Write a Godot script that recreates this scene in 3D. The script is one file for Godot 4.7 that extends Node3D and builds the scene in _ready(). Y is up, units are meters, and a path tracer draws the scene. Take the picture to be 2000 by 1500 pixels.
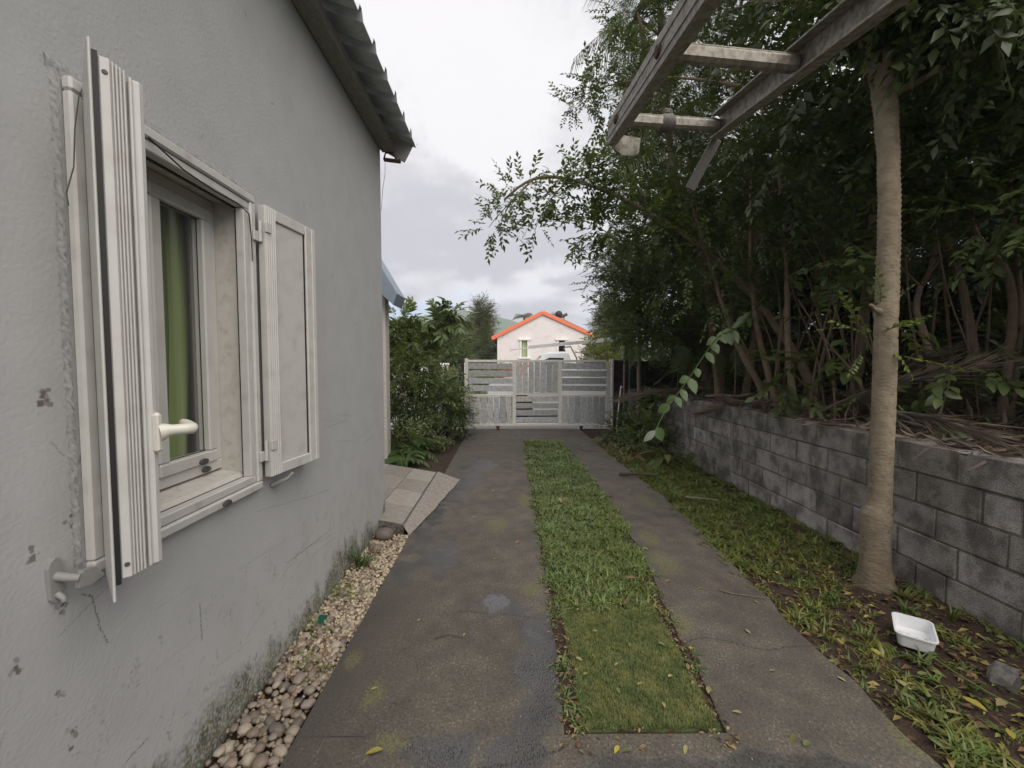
extends Node3D
# A driveway beside a grey house: gate and neighbour's house ahead, block wall and thicket on the right.

const WALL_X := -1.16          # outer face of the grey house
const BLOCK_X := 2.75          # face of the block wall
var rng := RandomNumberGenerator.new()
var taken := {}
var mats := {}


# ---------------------------------------------------------------- mesh builder
class MB:
	var v := PackedVector3Array()
	var n := PackedVector3Array()
	var uv := PackedVector2Array()
	var uv2 := PackedVector2Array()
	var c := PackedColorArray()
	var ix := PackedInt32Array()
	var col := Color(1, 1, 1)
	var use_uv2 := false

	func vert(p: Vector3, nn: Vector3, t := Vector2.ZERO, t2 := Vector2.ZERO) -> int:
		v.append(p); n.append(nn); uv.append(t); uv2.append(t2); c.append(col)
		return v.size() - 1

	# corners run counter-clockwise seen from outside
	func tri(a: Vector3, b: Vector3, d: Vector3) -> void:
		var nn := (b - a).cross(d - a).normalized()
		var i := v.size()
		vert(a, nn, Vector2(0, 0)); vert(b, nn, Vector2(1, 0)); vert(d, nn, Vector2(0, 1))
		ix.append_array([i, i + 2, i + 1])

	func quad(a: Vector3, b: Vector3, d: Vector3, e: Vector3, ua := Vector2(0, 1), ub := Vector2(1, 1), ud := Vector2(1, 0), ue := Vector2(0, 0)) -> void:
		var nn := (b - a).cross(e - a)
		if nn.length() < 1e-12:
			nn = (d - a).cross(e - a)
		nn = nn.normalized()
		var i := v.size()
		vert(a, nn, ua, ua); vert(b, nn, ub, ub); vert(d, nn, ud, ud); vert(e, nn, ue, ue)
		ix.append_array([i, i + 2, i + 1, i, i + 3, i + 2])

	# box with chamfered edges
	func box(t: Transform3D, size: Vector3, bev := 0.0) -> void:
		var h := size * 0.5
		if bev <= 0.0:
			for ax in 3:
				for s in [-1.0, 1.0]:
					var a := Vector3.ZERO; var b := Vector3.ZERO; var d := Vector3.ZERO
					a[ax] = h[ax] * s
					b[(ax + 1) % 3] = h[(ax + 1) % 3] * s
					d[(ax + 2) % 3] = h[(ax + 2) % 3]
					quad(t * (a - b - d), t * (a + b - d), t * (a + b + d), t * (a - b + d))
			return
		bev = minf(bev, minf(h.x, minf(h.y, h.z)) * 0.9)
		var g := h - Vector3.ONE * bev
		for ax in 3:
			var u := (ax + 1) % 3
			var w := (ax + 2) % 3
			for s in [-1.0, 1.0]:
				var p := []
				for q in [[-1, -1], [1, -1], [1, 1], [-1, 1]]:
					var k := Vector3.ZERO
					k[ax] = h[ax] * s; k[u] = g[u] * q[0] * s; k[w] = g[w] * q[1]
					p.append(t * k)
				quad(p[0], p[1], p[2], p[3])
		for ax in 3:
			var u := (ax + 1) % 3
			var w := (ax + 2) % 3
			for su in [-1.0, 1.0]:
				for sw in [-1.0, 1.0]:
					var p := []
					for e in [[-1, 0], [1, 0], [1, 1], [-1, 1]]:
						var k := Vector3.ZERO
						k[ax] = g[ax] * e[0]
						k[u] = (h[u] if e[1] == 0 else g[u]) * su
						k[w] = (g[w] if e[1] == 0 else h[w]) * sw
						p.append(t * k)
					if _out(t, p, ax, su, sw):
						quad(p[0], p[1], p[2], p[3])
					else:
						quad(p[3], p[2], p[1], p[0])
		for sx in [-1.0, 1.0]:
			for sy in [-1.0, 1.0]:
				for sz in [-1.0, 1.0]:
					var s := Vector3(sx, sy, sz)
					var a := t * (Vector3(h.x, g.y, g.z) * s)
					var b := t * (Vector3(g.x, h.y, g.z) * s)
					var d := t * (Vector3(g.x, g.y, h.z) * s)
					if sx * sy * sz > 0.0:
						tri(a, b, d)
					else:
						tri(a, d, b)

	func _out(t: Transform3D, p: Array, ax: int, su: float, sw: float) -> bool:
		var o := Vector3.ZERO
		o[(ax + 1) % 3] = su; o[(ax + 2) % 3] = sw
		return ((p[1] - p[0]).cross(p[3] - p[0])).dot(t.basis * o) > 0.0

	func bar(a: Vector3, b: Vector3, w: float, h: float, bev := 0.0, up := Vector3.UP) -> void:
		var z := (b - a).normalized()
		if absf(z.dot(up)) > 0.99:
			up = Vector3.RIGHT
		var x := up.cross(z).normalized()
		var y := z.cross(x)
		box(Transform3D(Basis(x, y, z), (a + b) * 0.5), Vector3(w, h, a.distance_to(b)), bev)

	# round tube through points
	func tube(pts: Array, rad: Array, sides := 8, cap := true, wob := 0.0, ns: FastNoiseLite = null) -> void:
		var k := pts.size()
		var side := Vector3.ZERO
		var len := 0.0
		var i0 := v.size()
		for i in k:
			var d: Vector3 = (pts[mini(i + 1, k - 1)] - pts[maxi(i - 1, 0)]).normalized()
			if i == 0:
				side = d.cross(Vector3(0.3, 0.2, 0.9)).normalized()
				if side.length() < 0.5:
					side = d.cross(Vector3.RIGHT).normalized()
			else:
				side = (side - d * side.dot(d)).normalized()
				len += pts[i].distance_to(pts[i - 1])
			var other := d.cross(side)
			for j in sides + 1:
				var a := TAU * j / sides
				var o := side * cos(a) + other * sin(a)
				var r: float = rad[i]
				if ns:
					r *= 1.0 + wob * ns.get_noise_3d(cos(a) * 40.0, sin(a) * 40.0, len * 300.0)
				vert(pts[i] + o * r, o, Vector2(float(j) / sides, len))
		for i in k - 1:
			for j in sides:
				var p := i0 + i * (sides + 1) + j
				var q := p + sides + 1
				ix.append_array([p, q, p + 1, p + 1, q, q + 1])
		if cap:
			for e in [0, k - 1]:
				var d: Vector3 = (pts[0] - pts[1]).normalized() if e == 0 else (pts[k - 1] - pts[k - 2]).normalized()
				var m := vert(pts[e], d)
				var first := v.size()
				for j in sides + 1:
					vert(v[i0 + e * (sides + 1) + j], d)
				for j in sides:
					if e == 0:
						ix.append_array([m, first + j, first + j + 1])
					else:
						ix.append_array([m, first + j + 1, first + j])

	# polygon (counter-clockwise in the plane of ax1, ax2) pushed along ax3 = ax1 x ax2
	func prism(t: Transform3D, poly: PackedVector2Array, depth: float) -> void:
		var k := poly.size()
		for i in k:
			var a := poly[i]
			var b := poly[(i + 1) % k]
			quad(t * Vector3(a.x, a.y, 0), t * Vector3(b.x, b.y, 0), t * Vector3(b.x, b.y, depth), t * Vector3(a.x, a.y, depth))
		var tr := Geometry2D.triangulate_polygon(poly)
		for i in range(0, tr.size(), 3):
			var a := poly[tr[i]]; var b := poly[tr[i + 1]]; var d := poly[tr[i + 2]]
			if (b - a).cross(d - a) < 0.0:
				var s := b; b = d; d = s
			tri(t * Vector3(a.x, a.y, depth), t * Vector3(b.x, b.y, depth), t * Vector3(d.x, d.y, depth))
			tri(t * Vector3(a.x, a.y, 0), t * Vector3(d.x, d.y, 0), t * Vector3(b.x, b.y, 0))

	# profile (radius, height) turned round y
	func lathe(t: Transform3D, prof: Array, sides := 16, squash := 1.0) -> void:
		var i0 := v.size()
		var k := prof.size()
		for i in k:
			var d: Vector2 = prof[mini(i + 1, k - 1)] - prof[maxi(i - 1, 0)]
			for j in sides + 1:
				var a := TAU * j / sides
				var o := Vector3(cos(a), 0, sin(a) * squash)
				var nn := (o * d.y + Vector3(0, -d.x, 0)).normalized()
				vert(t * (o * prof[i].x + Vector3(0, prof[i].y, 0)), (t.basis * nn).normalized(), Vector2(float(j) / sides, float(i) / k))
		for i in k - 1:
			for j in sides:
				var p := i0 + i * (sides + 1) + j
				var q := p + sides + 1
				ix.append_array([p, p + 1, q, p + 1, q + 1, q])

	# leaf along +z of t, its upper side towards +y; fold raises both halves, bend lowers the tip
	func leaf(t: Transform3D, l: float, w: float, fold := 0.25, bend := 0.2, fine := false) -> void:
		var st := [[0.0, 0.0], [0.45, 1.0], [1.0, 0.0]]
		if fine:
			st = [[0.0, 0.06], [0.14, 0.62], [0.34, 1.0], [0.58, 0.94], [0.8, 0.56], [1.0, 0.0]]
		var i0 := v.size()
		for s in st:
			var z: float = s[0] * l
			var y: float = -bend * l * s[0] * s[0]
			var x: float = s[1] * w * 0.5
			var nu := t.basis * Vector3(0, 1, bend * 1.6 * s[0]).normalized()
			var nl := t.basis * Vector3(fold, 1, bend * 1.6 * s[0]).normalized()
			var nr := t.basis * Vector3(-fold, 1, bend * 1.6 * s[0]).normalized()
			vert(t * Vector3(-x, y + x * fold, z), nl, Vector2(0, s[0]))
			vert(t * Vector3(0, y, z), nu, Vector2(0.5, s[0]))
			vert(t * Vector3(x, y + x * fold, z), nr, Vector2(1, s[0]))
		for i in st.size() - 1:
			var a := i0 + i * 3
			var b := a + 3
			for h in 2:
				var p := a + h; var q := a + h + 1; var r := b + h; var s := b + h + 1
				if st[i][1] > 0.0:
					ix.append_array([p, q, r])
				if st[i + 1][1] > 0.0:
					ix.append_array([q, s, r])

	# leaflet of two triangles
	func blade_flat(t: Transform3D, l: float, w: float) -> void:
		var nn := t.basis.y
		var i := v.size()
		vert(t * Vector3.ZERO, nn); vert(t * Vector3(-w * 0.5, 0, l * 0.5), nn); vert(t * Vector3(w * 0.5, 0, l * 0.5), nn); vert(t * Vector3(0, 0, l), nn)
		ix.append_array([i, i + 2, i + 1, i + 1, i + 2, i + 3])

	# grass blade rising from the foot of t, curling over along +z
	func blade(t: Transform3D, l: float, w: float, curl: float, seg := 3) -> void:
		var i0 := v.size()
		var p := Vector3.ZERO
		var a := 0.25
		for s in seg + 1:
			var f := float(s) / seg
			var x := w * 0.5 * (1.0 - f * f * 0.96)
			var nn := t.basis * Vector3(0, sin(a), -cos(a))
			vert(t * (p + Vector3(-x, 0, 0)), nn, Vector2(0, f))
			vert(t * (p + Vector3(x, 0, 0)), nn, Vector2(1, f))
			p += Vector3(0, cos(a), sin(a)) * l / seg
			a += curl / seg
		for s in seg:
			var q := i0 + s * 2
			ix.append_array([q, q + 1, q + 2, q + 1, q + 3, q + 2])

	func mesh() -> ArrayMesh:
		var a := []
		a.resize(Mesh.ARRAY_MAX)
		a[Mesh.ARRAY_VERTEX] = v
		a[Mesh.ARRAY_NORMAL] = n
		a[Mesh.ARRAY_TEX_UV] = uv
		if use_uv2:
			a[Mesh.ARRAY_TEX_UV2] = uv2
		a[Mesh.ARRAY_COLOR] = c
		a[Mesh.ARRAY_INDEX] = ix
		var m := ArrayMesh.new()
		m.add_surface_from_arrays(Mesh.PRIMITIVE_TRIANGLES, a)
		return m


# ---------------------------------------------------------------- scene helpers
func numbered(called: String) -> String:
	if not taken.has(called):
		taken[called] = 0
		return called
	taken[called] += 1
	return "%s_%03d" % [called, taken[called]]


func tag(o: Node3D, label: String, category: String, group := "", kind := "") -> Node3D:
	if label: o.set_meta("label", label)
	if category: o.set_meta("category", category)
	if group: o.set_meta("group", group)
	if kind: o.set_meta("kind", kind)
	return o


func thing(called: String, at: Vector3, label: String, category: String, group := "") -> Node3D:
	var o := Node3D.new()
	o.name = numbered(called)
	add_child(o)
	o.position = at
	return tag(o, label, category, group)


func put(b, m: Material, called: String, parent: Node3D = null) -> MeshInstance3D:
	var o := MeshInstance3D.new()
	o.mesh = b.mesh() if b is MB else b
	o.material_override = m
	o.cast_shadow = GeometryInstance3D.SHADOW_CASTING_SETTING_ON
	if parent == null:
		o.name = numbered(called)
		add_child(o)
	else:
		o.name = called
		parent.add_child(o, true)
		o.transform = parent_offset(parent)
	return o


# parts are modelled in scene coordinates unless their thing stands elsewhere
func parent_offset(p: Node3D) -> Transform3D:
	var t := Transform3D()
	while p and p != self:
		t = t * p.transform.affine_inverse()
		p = p.get_parent() as Node3D
	return t


func structure(b, m: Material, called: String) -> MeshInstance3D:
	var o := put(b, m, called)
	o.set_meta("kind", "structure")
	return o


func many(called: String, mesh: Mesh, m: Material, xf: Array, cols: Array, parent: Node3D = null) -> MultiMeshInstance3D:
	var mm := MultiMesh.new()
	mm.transform_format = MultiMesh.TRANSFORM_3D
	mm.use_colors = true
	mm.mesh = mesh
	mm.instance_count = xf.size()
	var off := parent_offset(parent) if parent else Transform3D()
	for i in xf.size():
		mm.set_instance_transform(i, off * (xf[i] as Transform3D))
		mm.set_instance_color(i, cols[i])
	var o := MultiMeshInstance3D.new()
	o.multimesh = mm
	o.material_override = m
	if parent == null:
		o.name = numbered(called)
		add_child(o)
	else:
		o.name = called
		parent.add_child(o, true)
	return o


func rnd(a: float, b: float) -> float:
	return rng.randf_range(a, b)


func rdir() -> Vector3:
	var z := rnd(-1, 1)
	var a := rnd(0, TAU)
	var r := sqrt(1.0 - z * z)
	return Vector3(r * cos(a), z, r * sin(a))


# a basis whose +z runs along d and whose +y leans to up
func facing(d: Vector3, up := Vector3.UP) -> Basis:
	var z := d.normalized()
	if absf(z.dot(up)) > 0.985:
		up = Vector3(0.6, 0.1, 0.79)
	var x := up.cross(z).normalized()
	return Basis(x, z.cross(x), z)


func at(p: Vector3, b := Basis()) -> Transform3D:
	return Transform3D(b, p)


func lin(r: float, g: float, b: float) -> Color:
	return Color(r, g, b).linear_to_srgb()


func mat(called: String, r: float, g: float, b: float, rough := 0.8, metal := 0.0) -> StandardMaterial3D:
	var m := StandardMaterial3D.new()
	m.resource_name = called
	m.albedo_color = lin(r, g, b)
	m.roughness = rough
	m.metallic = metal
	mats[called] = m
	return m


func noise(seed_: int, freq: float, oct := 4, kind := FastNoiseLite.TYPE_SIMPLEX_SMOOTH) -> FastNoiseLite:
	var f := FastNoiseLite.new()
	f.seed = seed_
	f.noise_type = kind
	f.frequency = freq
	f.fractal_octaves = oct
	f.fractal_gain = 0.6 if oct > 4 else 0.5
	f.fractal_type = FastNoiseLite.FRACTAL_FBM if oct > 1 else FastNoiseLite.FRACTAL_NONE
	return f


# tiling noise picture; stops: [offset, linear r, g, b]
func ntex(seed_: int, freq: float, oct: int, stops: Array, size := 1024, kind := FastNoiseLite.TYPE_SIMPLEX_SMOOTH, h := 0) -> NoiseTexture2D:
	var t := NoiseTexture2D.new()
	t.width = size
	t.height = h if h else size
	t.seamless = true
	t.seamless_blend_skirt = 0.15
	t.noise = noise(seed_, freq, oct, kind)
	if stops:
		var g := Gradient.new()
		var offs := PackedFloat32Array()
		var cs := PackedColorArray()
		for s in stops:
			offs.append(s[0])
			cs.append(lin(s[1], s[2], s[3]) if s.size() > 2 else Color(s[1], s[1], s[1]))
		g.offsets = offs
		g.colors = cs
		t.color_ramp = g
	return t


func relief(m: StandardMaterial3D, t: Texture2D, cm: float) -> StandardMaterial3D:
	m.heightmap_enabled = true
	m.heightmap_texture = t
	m.heightmap_scale = cm
	return m


func tri_map(m: StandardMaterial3D, scale: Vector3, world := true) -> StandardMaterial3D:
	m.uv1_triplanar = true
	m.uv1_world_triplanar = world
	m.uv1_scale = scale
	return m


# a second, coarser pattern multiplied over the first
func over(m: StandardMaterial3D, t: Texture2D, scale: Vector3) -> void:
	m.detail_enabled = true
	m.detail_blend_mode = BaseMaterial3D.BLEND_MODE_MUL
	m.detail_uv_layer = BaseMaterial3D.DETAIL_UV_2
	m.detail_albedo = t
	m.uv2_triplanar = true
	m.uv2_world_triplanar = true
	m.uv2_scale = scale


func leafy(called: String, r: float, g: float, b: float, rough := 0.45, through := 0.5) -> StandardMaterial3D:
	var m := mat(called, r, g, b, rough)
	m.vertex_color_use_as_albedo = true
	m.cull_mode = BaseMaterial3D.CULL_DISABLED
	m.backlight_enabled = true
	m.backlight = lin(through, through * 1.05, through * 0.5)
	return m


# ---------------------------------------------------------------- sky, light, materials
func make_sky() -> PanoramaSkyMaterial:
	var w := 1024
	var h := 512
	var im := Image.create_empty(w, h, false, Image.FORMAT_RGBF)
	var f := noise(11, 1.7, 4)
	f.fractal_gain = 0.42
	f.domain_warp_enabled = true
	f.domain_warp_amplitude = 0.35
	f.domain_warp_frequency = 1.1
	var g := noise(12, 0.7, 3)
	var white := Color(0.80, 0.785, 0.80)
	var grey := Color(0.53, 0.527, 0.565)
	var blue := Color(0.50, 0.62, 0.80)
	for y in h:
		var el := PI * (0.5 - (y + 0.5) / h)
		for x in w:
			var az := TAU * (x + 0.5) / w
			var k := white * 0.6
			if el > -0.05:
				# the cloud layer is a flat sheet overhead, so it closes up towards the horizon
				var s := maxf(sin(el), 0.0) + 0.16
				var p := Vector3(sin(az) * cos(el) / s, 0.0, -cos(az) * cos(el) / s) * 0.62
				var a := f.get_noise_3d(p.x, 3.0, p.z) * 0.9
				var b := g.get_noise_3d(p.x, 9.0, p.z)
				var d := clampf(0.50 + a * 1.35 + b * 0.6, 0.0, 1.0)
				k = grey.lerp(white, d * d * (3.0 - 2.0 * d)) * 0.54
				# gaps with blue sky between the layers low down
				var gap := clampf((b * 0.9 + a * 0.75 + 0.12) * 2.4, 0.0, 1.0) * clampf((0.27 - el) * 6.0, 0.0, 1.0)
				k = k.lerp(blue * 0.56, gap * 0.95)
			im.set_pixel(x, y, Color(k.r, k.g, k.b))
	var m := PanoramaSkyMaterial.new()
	m.panorama = ImageTexture.create_from_image(im)
	return m


func make_materials() -> void:
	# grey render of the house
	var m := mat("grey_render", 0.455, 0.458, 0.460, 0.88)
	relief(m, ntex(21, 0.10, 4, [[0.0, 0.0], [1.0, 1.0]], 1024), 0.09)
	m.albedo_texture = ntex(22, 0.006, 5, [[0.0, 0.89, 0.89, 0.885], [0.5, 0.95, 0.95, 0.95], [1.0, 1.0, 1.0, 1.0]], 1024)
	m.detail_enabled = true
	m.detail_uv_layer = BaseMaterial3D.DETAIL_UV_2
	m.detail_blend_mode = BaseMaterial3D.BLEND_MODE_MIX
	m.detail_albedo = wall_marks()
	mat("cream_render", 0.60, 0.585, 0.55, 0.9)
	relief(mats.cream_render, ntex(23, 0.03, 4, []), 0.06)
	tri_map(mats.cream_render, Vector3(2, 2, 2))
	mats.cream_render.albedo_texture = ntex(24, 0.006, 6, [[0.0, 0.72, 0.69, 0.64], [0.45, 0.92, 0.90, 0.88], [1.0, 1.0, 1.0, 1.0]])
	# aluminium shutters, off-white lacquer a little dirty
	m = mat("white_lacquer", 0.56, 0.553, 0.528, 0.42)
	tri_map(m, Vector3(1.6, 1.6, 1.6))
	m.albedo_texture = ntex(25, 0.004, 7, [[0.0, 0.76, 0.73, 0.69], [0.34, 0.93, 0.92, 0.905], [0.6, 1.0, 1.0, 1.0], [1.0, 1.0, 1.0, 1.0]])
	m = mat("window_plastic", 0.60, 0.595, 0.572, 0.35)
	tri_map(m, Vector3(1.1, 1.1, 1.1))
	m.albedo_texture = ntex(26, 0.004, 6, [[0.0, 0.86, 0.84, 0.81], [0.5, 0.95, 0.94, 0.92], [1.0, 1.0, 1.0, 1.0]])
	mat("black_rubber", 0.012, 0.012, 0.013, 0.6)
	mat("grey_plastic", 0.07, 0.07, 0.068, 0.55)
	mat("handle_plastic", 0.64, 0.62, 0.55, 0.3)
	m = mat("window_glass", 0.95, 0.97, 0.96, 0.02)
	m.albedo_color.a = 0.06
	m.transparency = BaseMaterial3D.TRANSPARENCY_ALPHA
	m = mat("green_curtain", 0.22, 0.30, 0.07, 0.9)
	m.cull_mode = BaseMaterial3D.CULL_DISABLED
	m.backlight_enabled = true
	m.backlight = lin(0.35, 0.45, 0.1)
	mat("room_paint", 0.45, 0.44, 0.40, 0.9)
	mat("mud_brown", 0.055, 0.028, 0.015, 0.95)
	mat("grey_paint_metal", 0.28, 0.28, 0.275, 0.6)
	# roof
	m = mat("roof_sheet", 0.56, 0.59, 0.62, 0.45, 0.15)
	tri_map(m, Vector3(1.3, 1.3, 1.3))
	m.albedo_texture = ntex(27, 0.01, 5, [[0.0, 0.6, 0.57, 0.5], [0.5, 0.9, 0.9, 0.9], [1.0, 1.0, 1.0, 1.0]])
	m = mat("eave_board", 0.30, 0.29, 0.27, 0.85)
	tri_map(m, Vector3(3, 3, 0.5))
	m.albedo_texture = ntex(28, 0.02, 4, [[0.0, 0.5, 0.5, 0.5], [1.0, 1.0, 1.0, 1.0]])
	mat("blue_grey_metal", 0.24, 0.29, 0.36, 0.4, 0.2)
	# concrete block
	var stain := ntex(31, 0.005, 8, [[0.0, 0.30, 0.29, 0.28], [0.38, 0.52, 0.505, 0.49], [0.48, 0.72, 0.705, 0.69], [0.75, 0.95, 0.94, 0.94], [1.0, 1.0, 1.0, 1.0]])
	var speck := ntex(30, 0.035, 7, [[0.0, 0.18, 0.175, 0.17], [0.36, 0.62, 0.61, 0.60], [0.6, 0.92, 0.91, 0.90], [1.0, 1.0, 1.0, 1.0]])
	var pits := ntex(32, 0.06, 3, [[0.0, 0.0], [0.35, 0.75], [1.0, 1.0]])
	var tone := [[0.54, 0.515, 0.50], [0.48, 0.46, 0.445], [0.42, 0.40, 0.375], [0.62, 0.595, 0.59], [0.36, 0.345, 0.325]]
	for i in 5:
		m = mat("block_%d" % i, tone[i][0], tone[i][1], tone[i][2], 0.95)
		tri_map(m, Vector3(2.6, 2.6, 2.6))
		m.uv1_offset = Vector3(0.37, 0.61, 0.13) * i
		m.albedo_texture = speck
		over(m, stain, Vector3(0.75, 0.6, 0.75))
		relief(m, pits, 0.8)
	m = mat("mortar", 0.30, 0.28, 0.245, 0.95)
	tri_map(m, Vector3(3, 3, 3))
	m.albedo_texture = speck
	over(m, stain, Vector3(0.75, 0.6, 0.75))
	relief(m, pits, 0.4)
	# soil
	m = mat("soil", 0.060, 0.037, 0.024, 0.95)
	tri_map(m, Vector3(1.4, 1.4, 1.4))
	m.albedo_texture = ntex(33, 0.03, 5, [[0.0, 0.35, 0.33, 0.3], [0.5, 0.8, 0.78, 0.75], [1.0, 1.0, 1.0, 1.0]])
	relief(m, ntex(34, 0.03, 5, []), 1.2)
	m = mat("far_ground", 0.10, 0.13, 0.05, 0.95)
	tri_map(m, Vector3(0.2, 0.2, 0.2))
	m.albedo_texture = ntex(35, 0.02, 5, [[0.0, 0.5, 0.5, 0.4], [1.0, 1.0, 1.0, 1.0]])
	m = mat("pale_concrete", 0.36, 0.35, 0.34, 0.7)
	tri_map(m, Vector3(0.8, 0.8, 0.8))
	m.albedo_texture = ntex(36, 0.012, 5, [[0.0, 0.5, 0.49, 0.47], [1.0, 1.0, 1.0, 1.0]])
	m = mat("pink_concrete", 0.34, 0.305, 0.275, 0.75)
	tri_map(m, Vector3(1.5, 1.5, 1.5))
	m.albedo_texture = ntex(37, 0.012, 5, [[0.0, 0.4, 0.38, 0.36], [0.5, 0.85, 0.84, 0.83], [1.0, 1.0, 1.0, 1.0]])
	relief(m, pits, 0.2)
	# wood-look tiles: streaks along the tile
	for i in 3:
		m = mat("tile_%d" % i, [0.36, 0.32, 0.40][i], [0.335, 0.295, 0.375][i], [0.30, 0.262, 0.34][i], 0.4)
		tri_map(m, Vector3(0.7, 0.7, 4.0))
		m.uv1_offset = Vector3(0.3, 0.2, 0.45) * i
		m.albedo_texture = ntex(38, 0.012, 5, [[0.0, 0.42, 0.38, 0.34], [0.5, 0.88, 0.86, 0.84], [1.0, 1.0, 1.0, 1.0]])
	# gate
	for i in 4:
		m = mat("plank_%d" % i, [0.54, 0.62, 0.46, 0.56][i], [0.555, 0.625, 0.475, 0.585][i], [0.535, 0.595, 0.475, 0.605][i], 0.9)
		tri_map(m, Vector3(1.0, 1.0, 1.0))
		m.uv1_offset = Vector3(0.31, 0.57, 0.2) * i
		m.albedo_texture = ntex(41, 0.010, 7, [[0.0, 0.62, 0.60, 0.57], [0.45, 0.90, 0.89, 0.88], [0.7, 1.0, 1.0, 1.0], [1.0, 1.0, 1.0, 1.0]])
	m = mat("white_rusty", 0.80, 0.78, 0.73, 0.6)
	tri_map(m, Vector3(1.4, 2.2, 1.4))
	m.albedo_texture = ntex(42, 0.014, 5, [[0.0, 0.16, 0.06, 0.025], [0.17, 0.42, 0.22, 0.10], [0.25, 0.88, 0.84, 0.78], [0.5, 1.0, 1.0, 1.0], [1.0, 1.0, 1.0, 1.0]])
	mat("dark_metal", 0.11, 0.10, 0.09, 0.6, 0.3)
	mat("rust", 0.085, 0.045, 0.03, 0.9)
	m = mat("dark_wall", 0.055, 0.052, 0.048, 0.95)
	tri_map(m, Vector3(1, 1, 1))
	m.albedo_texture = stain
	m = mat("old_post", 0.16, 0.15, 0.13, 0.95)
	tri_map(m, Vector3(4, 0.6, 4))
	m.albedo_texture = ntex(43, 0.014, 5, [[0.0, 0.3, 0.3, 0.3], [1.0, 1.0, 1.0, 1.0]])
	# far house, truck
	m = mat("pink_white_render", 0.80, 0.745, 0.74, 0.9)
	tri_map(m, Vector3(0.12, 0.25, 0.12))
	m.albedo_texture = ntex(44, 0.008, 7, [[0.0, 0.72, 0.68, 0.66], [0.3, 0.93, 0.92, 0.91], [1.0, 1.0, 1.0, 1.0]])
	mat("orange_trim", 0.78, 0.20, 0.095, 0.6)
	mat("red_base", 0.62, 0.20, 0.15, 0.8)
	mat("white_trim", 0.82, 0.81, 0.79, 0.7)
	mat("far_curtain", 0.42, 0.47, 0.27, 0.9)
	mat("roof_dark", 0.06, 0.065, 0.08, 0.35)
	mat("tank_black", 0.012, 0.012, 0.013, 0.35)
	m = mat("truck_paint", 0.78, 0.79, 0.80, 0.25)
	m.clearcoat_enabled = true
	m.clearcoat = 0.8
	m.clearcoat_roughness = 0.05
	m = mat("truck_glass", 0.02, 0.025, 0.03, 0.06)
	mat("tyre", 0.02, 0.02, 0.02, 0.85)
	mat("chrome", 0.6, 0.6, 0.6, 0.25, 1.0)
	mat("lamp_red", 0.35, 0.02, 0.02, 0.2)
	m = mat("aluminium", 0.33, 0.315, 0.28, 0.5, 0.45)
	tri_map(m, Vector3(5, 5, 5))
	m.albedo_texture = ntex(45, 0.008, 7, [[0.0, 0.35, 0.31, 0.26], [0.42, 0.72, 0.68, 0.62], [0.62, 1.0, 1.0, 1.0], [1.0, 1.0, 1.0, 1.0]])
	relief(m, ntex(46, 0.06, 3, []), 0.03)
	mat("pale_aluminium", 0.72, 0.71, 0.70, 0.45, 0.3)
	# bark
	var bark := ntex(51, 0.007, 7, [[0.0, 0.55, 0.53, 0.50], [0.5, 0.85, 0.83, 0.80], [1.0, 1.0, 1.0, 1.0]])
	var lichen := ntex(55, 0.004, 7, [[0.0, 0.62, 0.62, 0.60], [0.42, 0.85, 0.84, 0.82], [0.62, 1.0, 0.99, 0.96], [1.0, 1.0, 1.0, 1.0]])
	m = mat("pale_bark", 0.30, 0.252, 0.185, 0.9)
	tri_map(m, Vector3(1.6, 2.2, 1.6))
	m.albedo_texture = bark
	over(m, lichen, Vector3(1.2, 0.7, 1.2))
	relief(m, ntex(52, 0.02, 4, []), 0.4)
	m = mat("brown_bark", 0.215, 0.160, 0.112, 0.95)
	tri_map(m, Vector3(3, 1.2, 3))
	m.albedo_texture = bark
	relief(m, ntex(53, 0.02, 4, []), 0.5)
	m = mat("dark_wood", 0.05, 0.038, 0.03, 0.95)
	m = mat("dry_frond", 0.21, 0.17, 0.135, 0.9)
	m.vertex_color_use_as_albedo = true
	m.cull_mode = BaseMaterial3D.CULL_DISABLED
	# leaves
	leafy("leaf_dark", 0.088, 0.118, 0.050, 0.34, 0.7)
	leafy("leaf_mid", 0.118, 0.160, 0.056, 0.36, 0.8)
	leafy("leaf_light", 0.155, 0.205, 0.055, 0.45, 0.6)
	leafy("leaf_feather", 0.110, 0.142, 0.062, 0.5, 0.7)
	leafy("leaf_narrow", 0.125, 0.155, 0.062, 0.5, 0.55)
	leafy("leaf_yellowish", 0.19, 0.22, 0.07, 0.5, 0.55)
	leafy("leaf_shrub", 0.14, 0.19, 0.066, 0.40, 0.6)
	leafy("leaf_vine", 0.075, 0.125, 0.035, 0.38, 0.6)
	leafy("leaf_vine_pale", 0.24, 0.29, 0.23, 0.5, 0.4)
	leafy("fern_green", 0.08, 0.135, 0.035, 0.5, 0.5)
	leafy("grass_green", 0.155, 0.225, 0.07, 0.32, 0.6)
	leafy("turf_green", 0.165, 0.195, 0.06, 0.6, 0.25)
	leafy("litter", 1.0, 1.0, 1.0, 0.6, 0.3)
	# pebbles, plastics
	m = mat("pebble", 1.0, 1.0, 1.0, 0.55)
	m.vertex_color_use_as_albedo = true
	tri_map(m, Vector3(9, 9, 9), false)
	m.albedo_texture = ntex(54, 0.012, 5, [[0.0, 0.5, 0.46, 0.42], [0.5, 0.86, 0.84, 0.82], [1.0, 1.0, 1.0, 1.0]], 512)
	m = mat("white_plastic", 0.74, 0.75, 0.76, 0.3)
	mat("glazed_blue", 0.008, 0.014, 0.045, 0.15)
	mat("green_glass", 0.01, 0.07, 0.045, 0.15)
	m = mat("rubble", 0.16, 0.155, 0.145, 0.95)
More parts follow.
